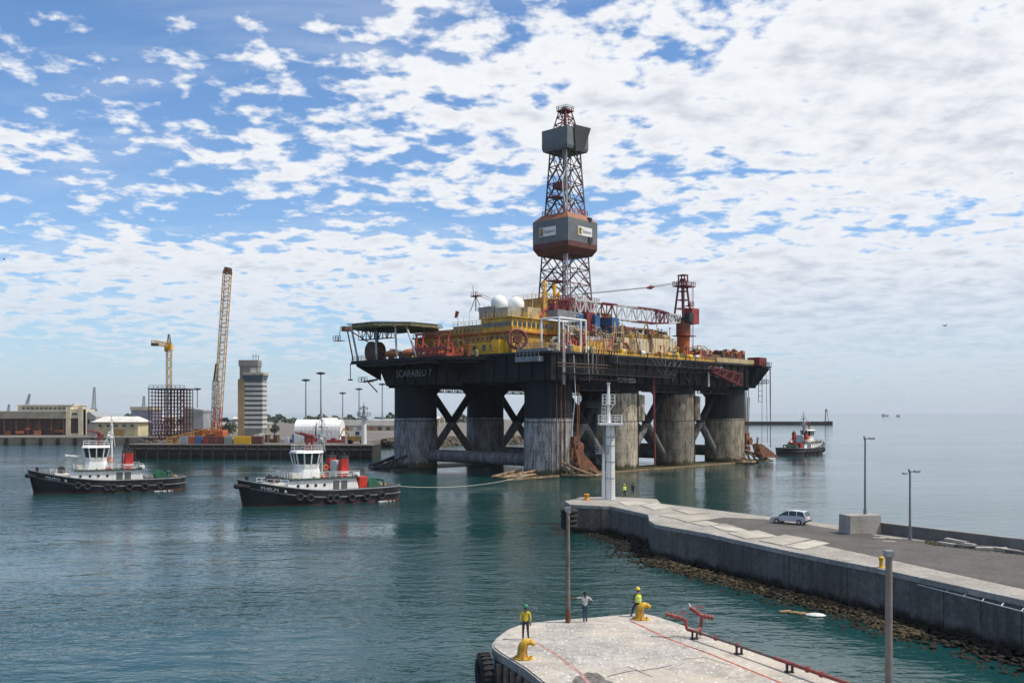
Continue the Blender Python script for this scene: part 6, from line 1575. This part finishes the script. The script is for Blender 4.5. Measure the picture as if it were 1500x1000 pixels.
p = pix(1333, 790, ZQ + .02); e = lamp_post('lamp_post', p, (790 - 689) * p.y / F, 'dark grey lamp post beside the parapet wall', double=True)
# rubble slabs by the parapet
random.seed(91)
rub = mat('broken_slab', (.40, .37, .31), .9, .2, 1.5, dirt=.4, bump=.02); rubd = mat('broken_timber_baulk', (.13, .12, .115), .9, .25, 1.5)
spots = [(1388, 799, 1.9, 'first flat broken slab beside the parapet, farthest from camera'), (1402, 797, 2.2, 'pale broken slab leaning on the rubble by the parapet'), (1410, 802, 1.5, 'short broken slab in the rubble line by the parapet'), (1421, 800, 1.2, 'small broken slab in the rubble line'),
         (1438, 804, 2.3, 'long dark slab in the rubble line by the parapet'), (1452, 806, 2.6, 'longest broken slab in the rubble line'), (1460, 800.5, 2.2, 'pale slab lying against the parapet near the right edge'), (1476, 808, 2.2, 'broken slab in the rubble line close to the right edge'), (1492, 811, 2.0, 'last dark slab of the rubble line at the right edge')]
for k, (x, y, L_, l) in enumerate(spots):
    q = pix(x, y, ZQ); rz = -.55 + random.uniform(-.35, .35)
    e = MB().prism([(-L_ / 2, -.28), (L_ / 2 - .2, -.35), (L_ / 2, .25), (-L_ / 2 + .15, .32)], 0, .26, [(-L_ / 2 + .03, -.25), (L_ / 2 - .25, -.32), (L_ / 2 - .04, .22), (-L_ / 2 + .2, .28)]).build('broken_slab', rubd if k in (2, 4, 8) else rub, None, loc=(q.x, q.y, ZQ + .02 + (.16 if k in (1, 6) else 0)), rot=(random.uniform(-.06, .06), random.uniform(-.05, .08), rz))
    tag(e, l, 'slab', 'broken slabs along the parapet')
grassm = mat('dry_grass', (.16, .15, .05), .9, .3, 2)
mb = MB()
for k in range(700):
    x = random.uniform(1355, 1392) if k < 450 else random.uniform(1392, 1500); y = 797 + (x - 1375) * .115 + random.uniform(-3.0, 2.5); q = pix(x, y, ZQ + .02); h = random.uniform(.06, .22); a = random.uniform(0, 6.28); dx, dy = math.cos(a) * .04, math.sin(a) * .04
    mb.add([(q.x - dx, q.y - dy, q.z), (q.x + dx, q.y + dy, q.z), (q.x + random.uniform(-.08, .08), q.y + random.uniform(-.08, .08), q.z + h)], [(0, 1, 2)])
tag(mb.build('dry_grass', grassm), 'dry yellow-green weeds growing along the parapet', 'grass', kind='stuff')
slp = [(1288, 788), (1298, 787.5), (1312, 789), (1302, 793)]
for k, (x, y) in enumerate(slp):
    q = pix(x, y, ZQ); MB().box((0, 0, 0), (1.1, .45, .03)).build('road_patch', slabm, pier, loc=(q.x, q.y, ZQ + .04), rot=(0, 0, -.5))

# yellow capstan-like bollard on the pier edge next to the near post
plain_bollard('mooring_bollard', pix(1291, 831, ZQ + .06), .2, .85, mat('bollard_yellow', (.60, .36, .02), .55, .12, 2, rust=.15), 'small yellow mooring bollard on the pier edge above the wall')
# ---- near quay: horn bollards
hby = mat('horn_bollard_yellow', (.58, .34, .02), .65, .22, 2.5, rust=.48, dirt=.35, rustcol=(.22, .09, .03), bump=.01)
def horn_bollard(p, rz, label, s_=1.0):
    e = empty('horn_bollard', p, rz, label, 'bollard', 'yellow horn bollards on the near quay')
    mb = MB(); rings = []
    path = [(0, 0, .0, .36), (0, 0, .10, .33), (.0, 0, .35, .30), (.02, 0, .60, .29), (.08, 0, .80, .28), (.20, 0, .95, .25), (.38, 0, 1.01, .21), (.55, 0, .98, .17), (.70, 0, .88, .13), (.76, 0, .82, .05)]
    n = 16
    for i, (x, y, z, r_) in enumerate(path):
        a = path[max(0, i - 1)]; b = path[min(len(path) - 1, i + 1)]; t = Vector((b[0] - a[0], 0, b[2] - a[2])).normalized(); nrm = Vector((t.z, 0, -t.x))
        rings.append([Vector((x, 0, z)) * s_ + (nrm * math.cos(2 * math.pi * j / n) * r_ + Vector((0, 1, 0)) * math.sin(2 * math.pi * j / n) * r_ * 1.25) * s_ for j in range(n)])
    mb.loft(rings); mb.build('bollard_body', hby, e, smooth=True)
    MB().prism([(.62 * math.cos(R(a)) * s_ + .05, .55 * math.sin(R(a)) * s_) for a in range(0, 360, 20)], 0, .07).build('base_plate', hby, e, bevel=.015)
    for a in range(30, 390, 60): MB().tube((.52 * math.cos(R(a)) * s_ + .05, .46 * math.sin(R(a)) * s_, .07), (.52 * math.cos(R(a)) * s_ + .05, .46 * math.sin(R(a)) * s_, .11), .04, n=6).build('anchor_bolt', rusty, e)
    return e
ZD = ZQ + .03
horn_bollard(pix(765, 964, ZD), R(-8), 'yellow horn bollard behind the person in the yellow jacket', .82)
horn_bollard(pix(937, 906.5, ZD), R(-5), 'yellow horn bollard with the person in hi-viz vest behind it', .82)

# timber / steel posts
p = pix(832, 911.5, ZD); e = empty('wooden_post', p, 0, 'tall weathered post on the near quay that a person leans on', 'post')
h = (911.5 - 756) * p.y / F
MB().tube((0, 0, 0), (0, 0, h), .135, .105, 14).build('post_shaft', wood, e, smooth=True); MB().tube((0, 0, 0), (0, 0, .75), .15, .14, 14).build('rusted_foot', rusty, e)
mb = MB(); mb.tube((0, 0, h), (0, 0, h + .35), .07, n=8); mb.box((.0, 0, h + .42), (.32, .28, .22)); mb.sphere((0.02, 0, h + .26), .16, 10, 6); mb.build('lamp_head', gsteel, e)
q = Vector(((1302 - 750) / F * 40.0, 40.0, ZD)); e = empty('steel_post', q, 0, 'plain grey square-topped post standing at right in the foreground', 'post')
h = CAMZ - (806 - HOR) / F * 40.0 - ZD
MB().tube((0, 0, 0), (0, 0, h), .155, .14, 16).build('post_shaft', mat('post_grey_brown', (.17, .15, .135), .75, .15, 2, streak=.4, rustcol=(.08, .06, .05)), e, smooth=True); MB().box((0, 0, h - .12), (.34, .34, .26)).build('post_cap', gsteel, e, bevel=.02)

# ---- fire main with hydrants along the right edge of the near quay
pipe = empty('fire_main', pix(1016, 933, ZD), 0, 'red and grey fire main pipe on stands with hydrant valves along the quay edge', 'pipe')
O = Vector(pipe.location); hz = .42
pipem = mat('fire_pipe_red', (.26, .05, .035), .6, .25, 2, rust=.3); pipeg = mat('fire_pipe_grey', (.14, .11, .10), .6, .25, 2, rust=.35)
A0 = pix(1017, 935.5, ZD) - O; A1 = pix(1082, 957.5, ZD) - O; A2 = pix(1156, 984, ZD) - O; A3 = pix(1250, 1018, ZD) - O; A4 = A2 + (A3 - A2) * 2.2
up = Vector((0, 0, hz)); mid = A1.lerp(A2, .72)
MB().tube(A0 + up, A1 + up, .075, n=12).build('pipe_run', pipeg, pipe, smooth=True); MB().tube(A1 + up, mid + up, .075, n=12).build('pipe_run', pipeg, pipe, smooth=True); MB().tube(mid + up, A4 + up, .09, n=12).build('pipe_run', pipem, pipe, smooth=True)
for q in (A0, A1, A2, A4, (A2 + A3) / 2 + (A3 - A2)):
    mb = MB(); mb.box((q.x - .1, q.y, hz / 2 - .05), (.09, .16, hz)); mb.box((q.x + .12, q.y - .08, hz / 2 - .05), (.09, .16, hz)); mb.box((q.x, q.y, .02), (.4, .3, .04)); mb.build('pipe_stand', dsteel, pipe)
dp = (A1 - A0).normalized(); Mq = dp.to_track_quat('Z', 'Y').to_matrix()
for t in (.15, .5, .97): MB().lathe([(.13, -.04), (.13, .04)], 12, A0.lerp(A1, t) + up, Mq).build('flange', pipem, pipe)
for t in (.3, .52): MB().lathe([(.14, -.05), (.14, .05)], 12, A2.lerp(A3, t) + up, Mq).build('flange', pipem, pipe)
def hyd(base, tips, name='hydrant_valve'):
    mb = MB(); mb.path([Vector(v) for v in base], .085, 10); b = Vector(base[-1])
    for tp in tips:
        tp = Vector(tp); mb.tube(b, b + tp, .095, n=10)
        for s_ in (.35, .7, 1.0): M2 = tp.to_track_quat('Z', 'Y').to_matrix(); mb.lathe([(.155, -.035), (.155, .035)], 12, b + tp * s_, M2)
    mb.build(name, pipem, pipe, smooth=True)
hyd([A0 + up, A0 + up + Vector((-.35, .2, .05)), A0 + up + Vector((-.42, .25, .55))], [(-.95, .25, .25)])
hyd([A0 + up + dp * .1, A0 + up + dp * .1 + Vector((.35, .35, .1)), A0 + up + dp * .1 + Vector((.4, .4, .75))], [(-.5, .25, .35), (.55, -.1, -.1)])
mb = MB(); b = A0 + up + dp * .1 + Vector((-.1, .65, 1.1)); mb.tube(b, b + Vector((-.12, .05, .25)), .05, .03, 8); mb.build('hose_nozzle', wsteel, pipe)
mb = MB(); mb.torus(A0 + up + Vector((-.55, .25, .9)), .16, .025, 'Z', 14, 5); mb.torus(A0 + up + Vector((.45, .5, 1.15)), .16, .025, 'Z', 14, 5); mb.build('hand_wheel', pipem, pipe)

# floating rubbish in the dock
q = pix(1195, 901.5, 0); e = empty('floating_foam', (q.x, q.y, 0), R(-15), 'white upturned foam block floating below the pier', 'debris')
mb = MB(); rings = []
for k in range(8):
    t = k / 7 * 2 - 1; w_ = math.sqrt(max(.02, 1 - t * t)); rings.append([(t * .75, .42 * w_ * math.cos(R(a)), .06 + .17 * w_ * math.sin(R(a))) for a in range(0, 360, 45)])
mb.loft(rings); mb.build('foam_shell', mat('dirty_white_foam', (.6, .6, .55), .7, .1, 3), e, smooth=True)
for k, (x, y, L_, l) in enumerate(((1150, 896.5, .9, 'brown driftwood piece at the left of the floating rubbish'), (1163, 898, .8, 'tan driftwood piece in the middle of the floating rubbish'), (1175, 899.5, .7, 'tan driftwood piece next to the white foam block'))):
    q = pix(x, y, 0); mb = MB()
    for j in range(3): mb.beam((-L_ / 2 + random.uniform(-.1, .1), j * .16 - .16, .08), (L_ / 2, j * .17 - .14 + random.uniform(-.1, .1), .1), .14, .1)
    e = mb.build('driftwood', mat('wet_tan_wood', (.30, .19, .09), .8, .25, 3), None, loc=(q.x, q.y, 0), rot=(0, 0, random.uniform(-.6, .2))); tag(e, l, 'driftwood', 'floating driftwood')
# gulls
def gull(p, s_, label):
    e = empty('gull', p, R(20), label, 'bird', 'gulls in the sky'); mb = MB(); rings = []
    for k in range(7):
        t = k / 6 * 2 - 1; w_ = (1 - t * t) ** .6 + .05; rings.append([(t * .3 * s_, .07 * w_ * s_ * math.cos(R(a)), .07 * w_ * s_ * math.sin(R(a))) for a in range(0, 360, 60)])
    mb.loft(rings); mb.build('body', mat('gull_grey', (.3, .3, .3), .8, .1, 3), e, smooth=True)
    for sd_ in (1, -1): MB().add([(.1 * s_, 0, .03 * s_), (-.1 * s_, 0, .03 * s_), (-.06 * s_, sd_ * .35 * s_, .16 * s_), (.1 * s_, sd_ * .35 * s_, .17 * s_), (-.12 * s_, sd_ * .75 * s_, .08 * s_), (.1 * s_, 0, .0), (-.1 * s_, 0, .0), (-.06 * s_, sd_ * .35 * s_, .14 * s_), (.1 * s_, sd_ * .35 * s_, .15 * s_)], [(0, 1, 2, 3), (3, 2, 4), (5, 8, 7, 6), (8, 4, 7)]).build('wing', mat('gull_dark', (.08, .08, .085), .8, .1, 3), e)
gull(at(1384, 477, 120), 1.0, 'gull flying low in the sky at the right'); gull(at(6, 380, 140), .8, 'tiny gull at the left edge of the sky')

# ---- parked hatchback
cp = pix(1158, 766.5, ZQ + .02)
car = empty('parked_car', cp, R(142), 'small silver-white hatchback parked on the pier, seen from behind', 'car')
paint = mat('car_silver_white', (.46, .49, .53), .25, .03, 1); plas = mat('car_bumper_grey', (.05, .05, .055), .6, .1, 2)
Lc = 3.9; hw = .80
mb = MB(); low = [(-1.92, .32), (-1.97, .55), (-1.93, .88), (-1.2, .92), (.75, .90), (1.75, .74), (1.93, .55), (1.90, .30)]
rings = []
for y, s_ in ((-hw, .97), (-hw + .06, 1.0), (hw - .06, 1.0), (hw, .97)): rings.append([(x * s_, y, z if abs(y) < hw else .35 + (z - .35) * .97) for x, z in low])
mb.loft(rings); body = mb.build('body', paint, car, bevel=.03)
cab = [(-1.9, .90), (-1.62, 1.36), (-.3, 1.42), (.25, 1.36), (1.0, .90)]
mb = MB(); mb.loft([[(x, y, z) for x, z in cab] if k in (1, 2) else [(x * .98, y, z) for x, z in cab] for k, y in enumerate((-.74, -.72, .72, .74))])
# taper the greenhouse towards the roof
mb.v = [(x, y * (1 - .16 * max(0, (z - .9) / .5)), z) for x, y, z in mb.v]; mb.build('greenhouse', glass, car)
mb = MB(); mb.loft([[(-1.66, y, 1.33), (-1.5, y, 1.41), (-.3, y, 1.455), (.3, y, 1.385), (.3, y, 1.36), (-.3, y, 1.42), (-1.5, y, 1.37)] for y in (-.63, .63)]); mb.build('roof', paint, car, bevel=.01)
for sy in (-1, 1):
    yy = lambda z: sy * (.745 * (1 - .16 * max(0, (z - .9) / .5)) + .01)
    mb = MB()
    for (x0, z0, x1, z1, w_) in ((-1.93, .88, -1.62, 1.38, .09), (-.98, .9, -.92, 1.42, .07), (-.1, .9, -.05, 1.42, .07), (1.02, .88, .28, 1.38, .07)): mb.beam((x0, yy(z0), z0), (x1, yy(z1), z1), w_, .05)
    mb.build('window_pillar', paint, car)
    for x in (-1.22, 1.22):
        w_ = MB().tube((0, -.09, 0), (0, .09, 0), .29, n=20).build('wheel', rubber, car, loc=(x, sy * .74, .29)); MB().tube((0, sy * .085, 0), (0, sy * .10, 0), .17, n=14).build('rim', lsteel, w_)
    MB().box((-1.935, sy * .62, .74), (.06, .22, .2)).build('tail_light', mat('tail_light_red', (.35, .02, .02), .3, .05, 2), car)
    MB().box((1.86, sy * .55, .62), (.1, .3, .14)).build('headlight', mat('headlight_clear', (.6, .62, .62), .15, .03, 2), car); MB().box((.85, sy * .86, .95), (.1, .16, .12)).build('mirror', plas, car)
MB().span(-2.02, -1.9, -.78, .78, .32, .55).build('bumper', plas, car, bevel=.03); MB().span(1.86, 1.98, -.78, .78, .3, .5).build('bumper', plas, car, bevel=.03)
MB().box((-1.975, 0, .72), (.03, .5, .12)).build('number_plate', mat('plate_pale', (.65, .65, .6), .5, .03, 2), car)
MB().box((-1.70, 0, 1.16), (.02, .3, .02)).build('rear_wiper', plas, car)

# ================================================================== PEOPLE
SK = mat('skin_brown', (.11, .06, .04), .6, .08, 8)
def skin_body(name, joints, edges, mats, parent, tagmap, root):
    me = bpy.data.meshes.new(name); names = list(joints); idx = {n: i for i, n in enumerate(names)}
    me.from_pydata([joints[n][0] for n in names], [(idx[a], idx[b]) for a, b in edges], [])
    o = bpy.data.objects.new(name, me); C.objects.link(o)
    o.modifiers.new('skin', 'SKIN'); sub_ = o.modifiers.new('sub', 'SUBSURF'); sub_.levels = 2; sub_.render_levels = 2
    for n in names:
        sv = me.skin_vertices[0].data[idx[n]]; r_ = joints[n][1]; sv.radius = (r_, r_) if not isinstance(r_, tuple) else r_; sv.use_root = (n == root)
    bpy.context.view_layer.update()
    ev = o.evaluated_get(bpy.context.evaluated_depsgraph_get()); m2 = bpy.data.meshes.new_from_object(ev)
    bpy.data.objects.remove(o)
    m2.materials.clear(); keys = list(mats)
    for k in keys: m2.materials.append(mats[k])
    segs = [(Vector(joints[a][0]), Vector(joints[b][0]), tagmap[b]) for a, b in edges]
    for p_ in m2.polygons:
        c0 = p_.center; best = None
        for a, b, t in segs:
            d = b - a; u = max(0, min(1, (c0 - a).dot(d) / max(1e-9, d.length_squared))); q = (c0 - a - d * u).length
            if best is None or q < best[0]: best = (q, t)
        p_.material_index = keys.index(best[1]); p_.use_smooth = True
    m2.name = name
    return link_mesh(name, m2, None, parent)
def person(loc, rz, label, mats, pose, hat=None, vest=None, h=1.75, hair=True):
    e = empty('person', loc, rz, label, 'person'); k = h / 1.75
    J = {'pelvis': ((0, 0, .95), (.15, .11)), 'spine': ((0, .01, 1.14), (.135, .10)), 'chest': ((0, .0, 1.34), (.165, .115)), 'neck': ((0, 0, 1.49), .058), 'head0': ((0, .02, 1.58), .078), 'head1': ((0, .02, 1.68), .085),
         'hipL': ((-.1, 0, .90), .095), 'kneeL': ((-.11, .02, .50), .065), 'ankL': ((-.12, -.02, .09), .05), 'toeL': ((-.14, .15, .04), .042),
         'hipR': ((.1, 0, .90), .095), 'kneeR': ((.11, .02, .50), .065), 'ankR': ((.12, -.02, .09), .05), 'toeR': ((.14, .15, .04), .042),
         'shL': ((-.19, 0, 1.42), .07), 'elL': ((-.25, -.02, 1.14), .05), 'wrL': ((-.24, .06, .90), .035), 'haL': ((-.24, .09, .82), (.04, .022)),
         'shR': ((.19, 0, 1.42), .07), 'elR': ((.25, -.02, 1.14), .05), 'wrR': ((.24, .06, .90), .035), 'haR': ((.24, .09, .82), (.04, .022))}
    for n, v in pose.items(): J[n] = (v, J[n][1])
    E = [('pelvis', 'spine'), ('spine', 'chest'), ('chest', 'neck'), ('neck', 'head0'), ('head0', 'head1')]
    T_ = {'spine': 'shirt', 'chest': 'shirt', 'neck': 'skin', 'head0': 'skin', 'head1': 'skin', 'pelvis': 'trousers'}
    for s_ in 'LR':
        E += [('pelvis', 'hip' + s_), ('hip' + s_, 'knee' + s_), ('knee' + s_, 'ank' + s_), ('ank' + s_, 'toe' + s_), ('chest', 'sh' + s_), ('sh' + s_, 'el' + s_), ('el' + s_, 'wr' + s_), ('wr' + s_, 'ha' + s_)]
        for n in ('hip', 'knee', 'ank'): T_[n + s_] = 'trousers'
        T_['toe' + s_] = 'shoes'; T_['sh' + s_] = 'shirt'; T_['el' + s_] = 'shirt'; T_['wr' + s_] = 'sleeve'; T_['ha' + s_] = 'skin'
        wr, ha = Vector(J['wr' + s_][0]), Vector(J['ha' + s_][0]); d = (ha - wr).normalized(); sdv = d.cross(Vector((0, 1, .3))).normalized(); bend = Vector((0, .02, -.01))
        for f, (o_, L_) in enumerate(((-.028, .075), (-.009, .085), (.010, .08), (.028, .062))):
            a = ha + sdv * o_ + d * .03; n0, n1 = 'f%d0%s' % (f, s_), 'f%d1%s' % (f, s_); J[n0] = (tuple(a + d * L_ * .5), .0095); J[n1] = (tuple(a + d * L_ + bend), .008); E += [('ha' + s_, n0), (n0, n1)]; T_[n0] = T_[n1] = 'skin'
        n0, n1 = 'th0' + s_, 'th1' + s_; J[n0] = (tuple(wr.lerp(ha, .6) + sdv * -.045), .011); J[n1] = (tuple(wr.lerp(ha, 1.2) + sdv * -.06 + bend), .009); E += [('ha' + s_, n0), (n0, n1)]; T_[n0] = T_[n1] = 'skin'
    J = {n: (tuple(Vector(v[0]) * k), v[1]) for n, v in J.items()}
    ms = {'shirt': mats['shirt'], 'trousers': mats['trousers'], 'skin': SK, 'shoes': mats.get('shoes', dsteel), 'sleeve': mats.get('sleeve', mats['shirt'])}
    b = skin_body('body', J, E, ms, e, T_, 'pelvis')
    hd = Vector(J['head1'][0])
    mb = MB(); mb.sphere(hd + Vector((0, .10, -.045)), .018, 8, 6)
    mb.sphere(hd + Vector((-.088, 0, -.04)), .022, 8, 6, 1.4); mb.sphere(hd + Vector((.088, 0, -.04)), .022, 8, 6, 1.4); mb.build('nose_and_ears', SK, e, smooth=True)
    mb = MB(); mb.sphere(hd + Vector((-.034, .088, -.01)), .011, 8, 6); mb.sphere(hd + Vector((.034, .088, -.01)), .011, 8, 6); mb.build('eyes', mat('eye_dark', (.03, .025, .02), .3, .05, 5), e, smooth=True)
    MB().box(hd + Vector((0, .092, -.085)), (.05, .012, .012)).build('mouth', mat('lip', (.16, .06, .05), .6, .05, 5), e)
    if hair: 
        mb = MB(); mb.lathe([(.104, -.055), (.108, 0), (.096, .055), (.06, .09), (.005, .104)], 18, hd + Vector((0, -.018, .012))); mb.build('hair', mat('hair_black', (.015, .013, .012), .8, .1, 8), e, smooth=True)
    if hat:
        mb = MB(); mb.lathe([(.150, -.005), (.128, .0), (.126, .045), (.105, .10), (.06, .132), (.005, .142)], 20, hd + Vector((0, 0, .015))); mb.build('helmet', hat, e, smooth=True); MB().prism([(-.1, .08), (.1, .08), (.07, .2), (-.07, .2)], hd.z + .005, hd.z + .02).build('helmet_peak', hat, e)
    if vest:
        c_, s1 = Vector(J['chest'][0]), Vector(J['spine'][0]); pl = Vector(J['pelvis'][0]); rings = []
        for t, rx, ry in ((0, .19, .145), (.35, .185, .14), (.7, .205, .15), (1.0, .20, .145), (1.16, .12, .10)):
            q = pl.lerp(c_, t); rings.append([q + Vector((rx * math.cos(R(a)), ry * math.sin(R(a)), 0)) for a in range(0, 360, 24)])
        mb = MB(); mb.loft(rings); ve = mb.build('vest', vest, e, smooth=True)
        for t in (.3, .75): 
            q = pl.lerp(c_, t); mb = MB(); mb.loft([[q + Vector((.212 * math.cos(R(a)), .158 * math.sin(R(a)), dz)) for a in range(0, 360, 24)] for dz in (-.02, .025)]); mb.build('reflective_band', mat('reflective_grey', (.6, .6, .58), .4, .05, 3), ve)
    return e
hv = mat('hi_viz_yellow', (.62, .72, .03), .7, .06, 4); jy = mat('jacket_yellow', (.62, .46, .02), .75, .1, 5); navy = mat('trousers_navy', (.02, .024, .035), .8, .15, 5); jeans = mat('jeans_blue', (.035, .055, .10), .85, .15, 5)
tee = mat('tshirt_grey', (.42, .40, .42), .85, .12, 6); dgrey = mat('trousers_dark_grey', (.03, .03, .034), .85, .15, 5); boots = mat('boots_tan', (.45, .42, .30), .8, .1, 5); gr_h = mat('helmet_green', (.02, .20, .10), .35, .05, 3); ye_h = mat('helmet_yellow', (.70, .52, .02), .35, .05, 3)
person(pix(770, 937, ZD), R(-5), 'person in yellow jacket and green helmet standing on the near quay', {'shirt': jy, 'trousers': dgrey, 'shoes': boots}, {'elL': (-.27, -.03, 1.16), 'wrL': (-.25, .03, .93), 'haL': (-.24, .05, .85), 'ankL': (-.14, 0, .09), 'kneeL': (-.13, .02, .5), 'ankR': (.15, -.02, .09), 'toeR': (.19, .13, .04)}, hat=gr_h, h=1.80)
person(pix(857, 911, ZD), R(4), 'person in grey t-shirt and jeans leaning one hand on the tall post', {'shirt': tee, 'trousers': jeans, 'sleeve': SK}, {'elL': (-.46, .03, 1.38), 'wrL': (-.72, .05, 1.36), 'haL': (-.80, .06, 1.36), 'elR': (.40, -.02, 1.26), 'wrR': (.24, .04, 1.06), 'haR': (.17, .07, 1.02), 'kneeL': (-.07, .02, .5), 'ankL': (-.06, 0, .09), 'toeL': (-.07, .16, .04), 'kneeR': (.08, .02, .5), 'ankR': (.08, 0, .09), 'toeR': (.1, .16, .04)}, h=1.74)
q = pix(934.5, 903, ZD)
person((q.x, q.y + .1, ZD), R(10), 'person in hi-viz vest and yellow helmet leaning back on the far bollard', {'shirt': mat('shirt_dark_green', (.06, .07, .03), .85, .1, 5), 'trousers': dgrey}, {'pelvis': (0, -.12, .86), 'hipL': (-.1, -.1, .82), 'hipR': (.1, -.1, .82), 'spine': (0, -.14, 1.05), 'chest': (0, -.10, 1.26), 'neck': (0, -.06, 1.41), 'head0': (0, -.03, 1.50), 'head1': (0, -.02, 1.59), 'kneeL': (-.24, .16, .48), 'ankL': (-.34, .10, .09), 'toeL': (-.38, .26, .04), 'kneeR': (.10, .2, .48), 'ankR': (.10, .14, .09), 'toeR': (.12, .3, .04), 'shL': (-.19, -.1, 1.33), 'shR': (.19, -.1, 1.33), 'elL': (-.26, -.02, 1.07), 'wrL': (-.22, .12, .92), 'haL': (-.2, .18, .86), 'elR': (.25, 0, 1.07), 'wrR': (.2, .16, .92), 'haR': (.17, .2, .86)}, hat=ye_h, vest=hv, h=1.74)
person(pix(915, 727.5, ZQ + .06), R(30), 'distant person in hi-viz vest standing on the pier head', {'shirt': hv, 'trousers': navy}, {}, hat=ye_h, vest=hv, h=1.75)
person(pix(927, 725.5, ZQ + .06), R(-20), 'distant person in dark navy clothes on the pier head', {'shirt': navy, 'trousers': navy}, {}, h=1.8)

# ================================================================== HAZE
hz_m = bpy.data.materials.new('sea_haze'); hz_m.use_nodes = True; nt = hz_m.node_tree; nt.nodes.clear()
o_ = nd(nt, 'ShaderNodeOutputMaterial'); v_ = nd(nt, 'ShaderNodeVolumePrincipled'); v_.inputs['Color'].default_value = (.86, .91, .97, 1); v_.inputs['Density'].default_value = 0.000045
nt.links.new(v_.outputs[0], o_.inputs['Volume'])
tag(MB().span(-9400, 9400, -500, 12400, -4.5, 112).build('haze', hz_m), 'thin pale sea haze', 'haze', kind='stuff')
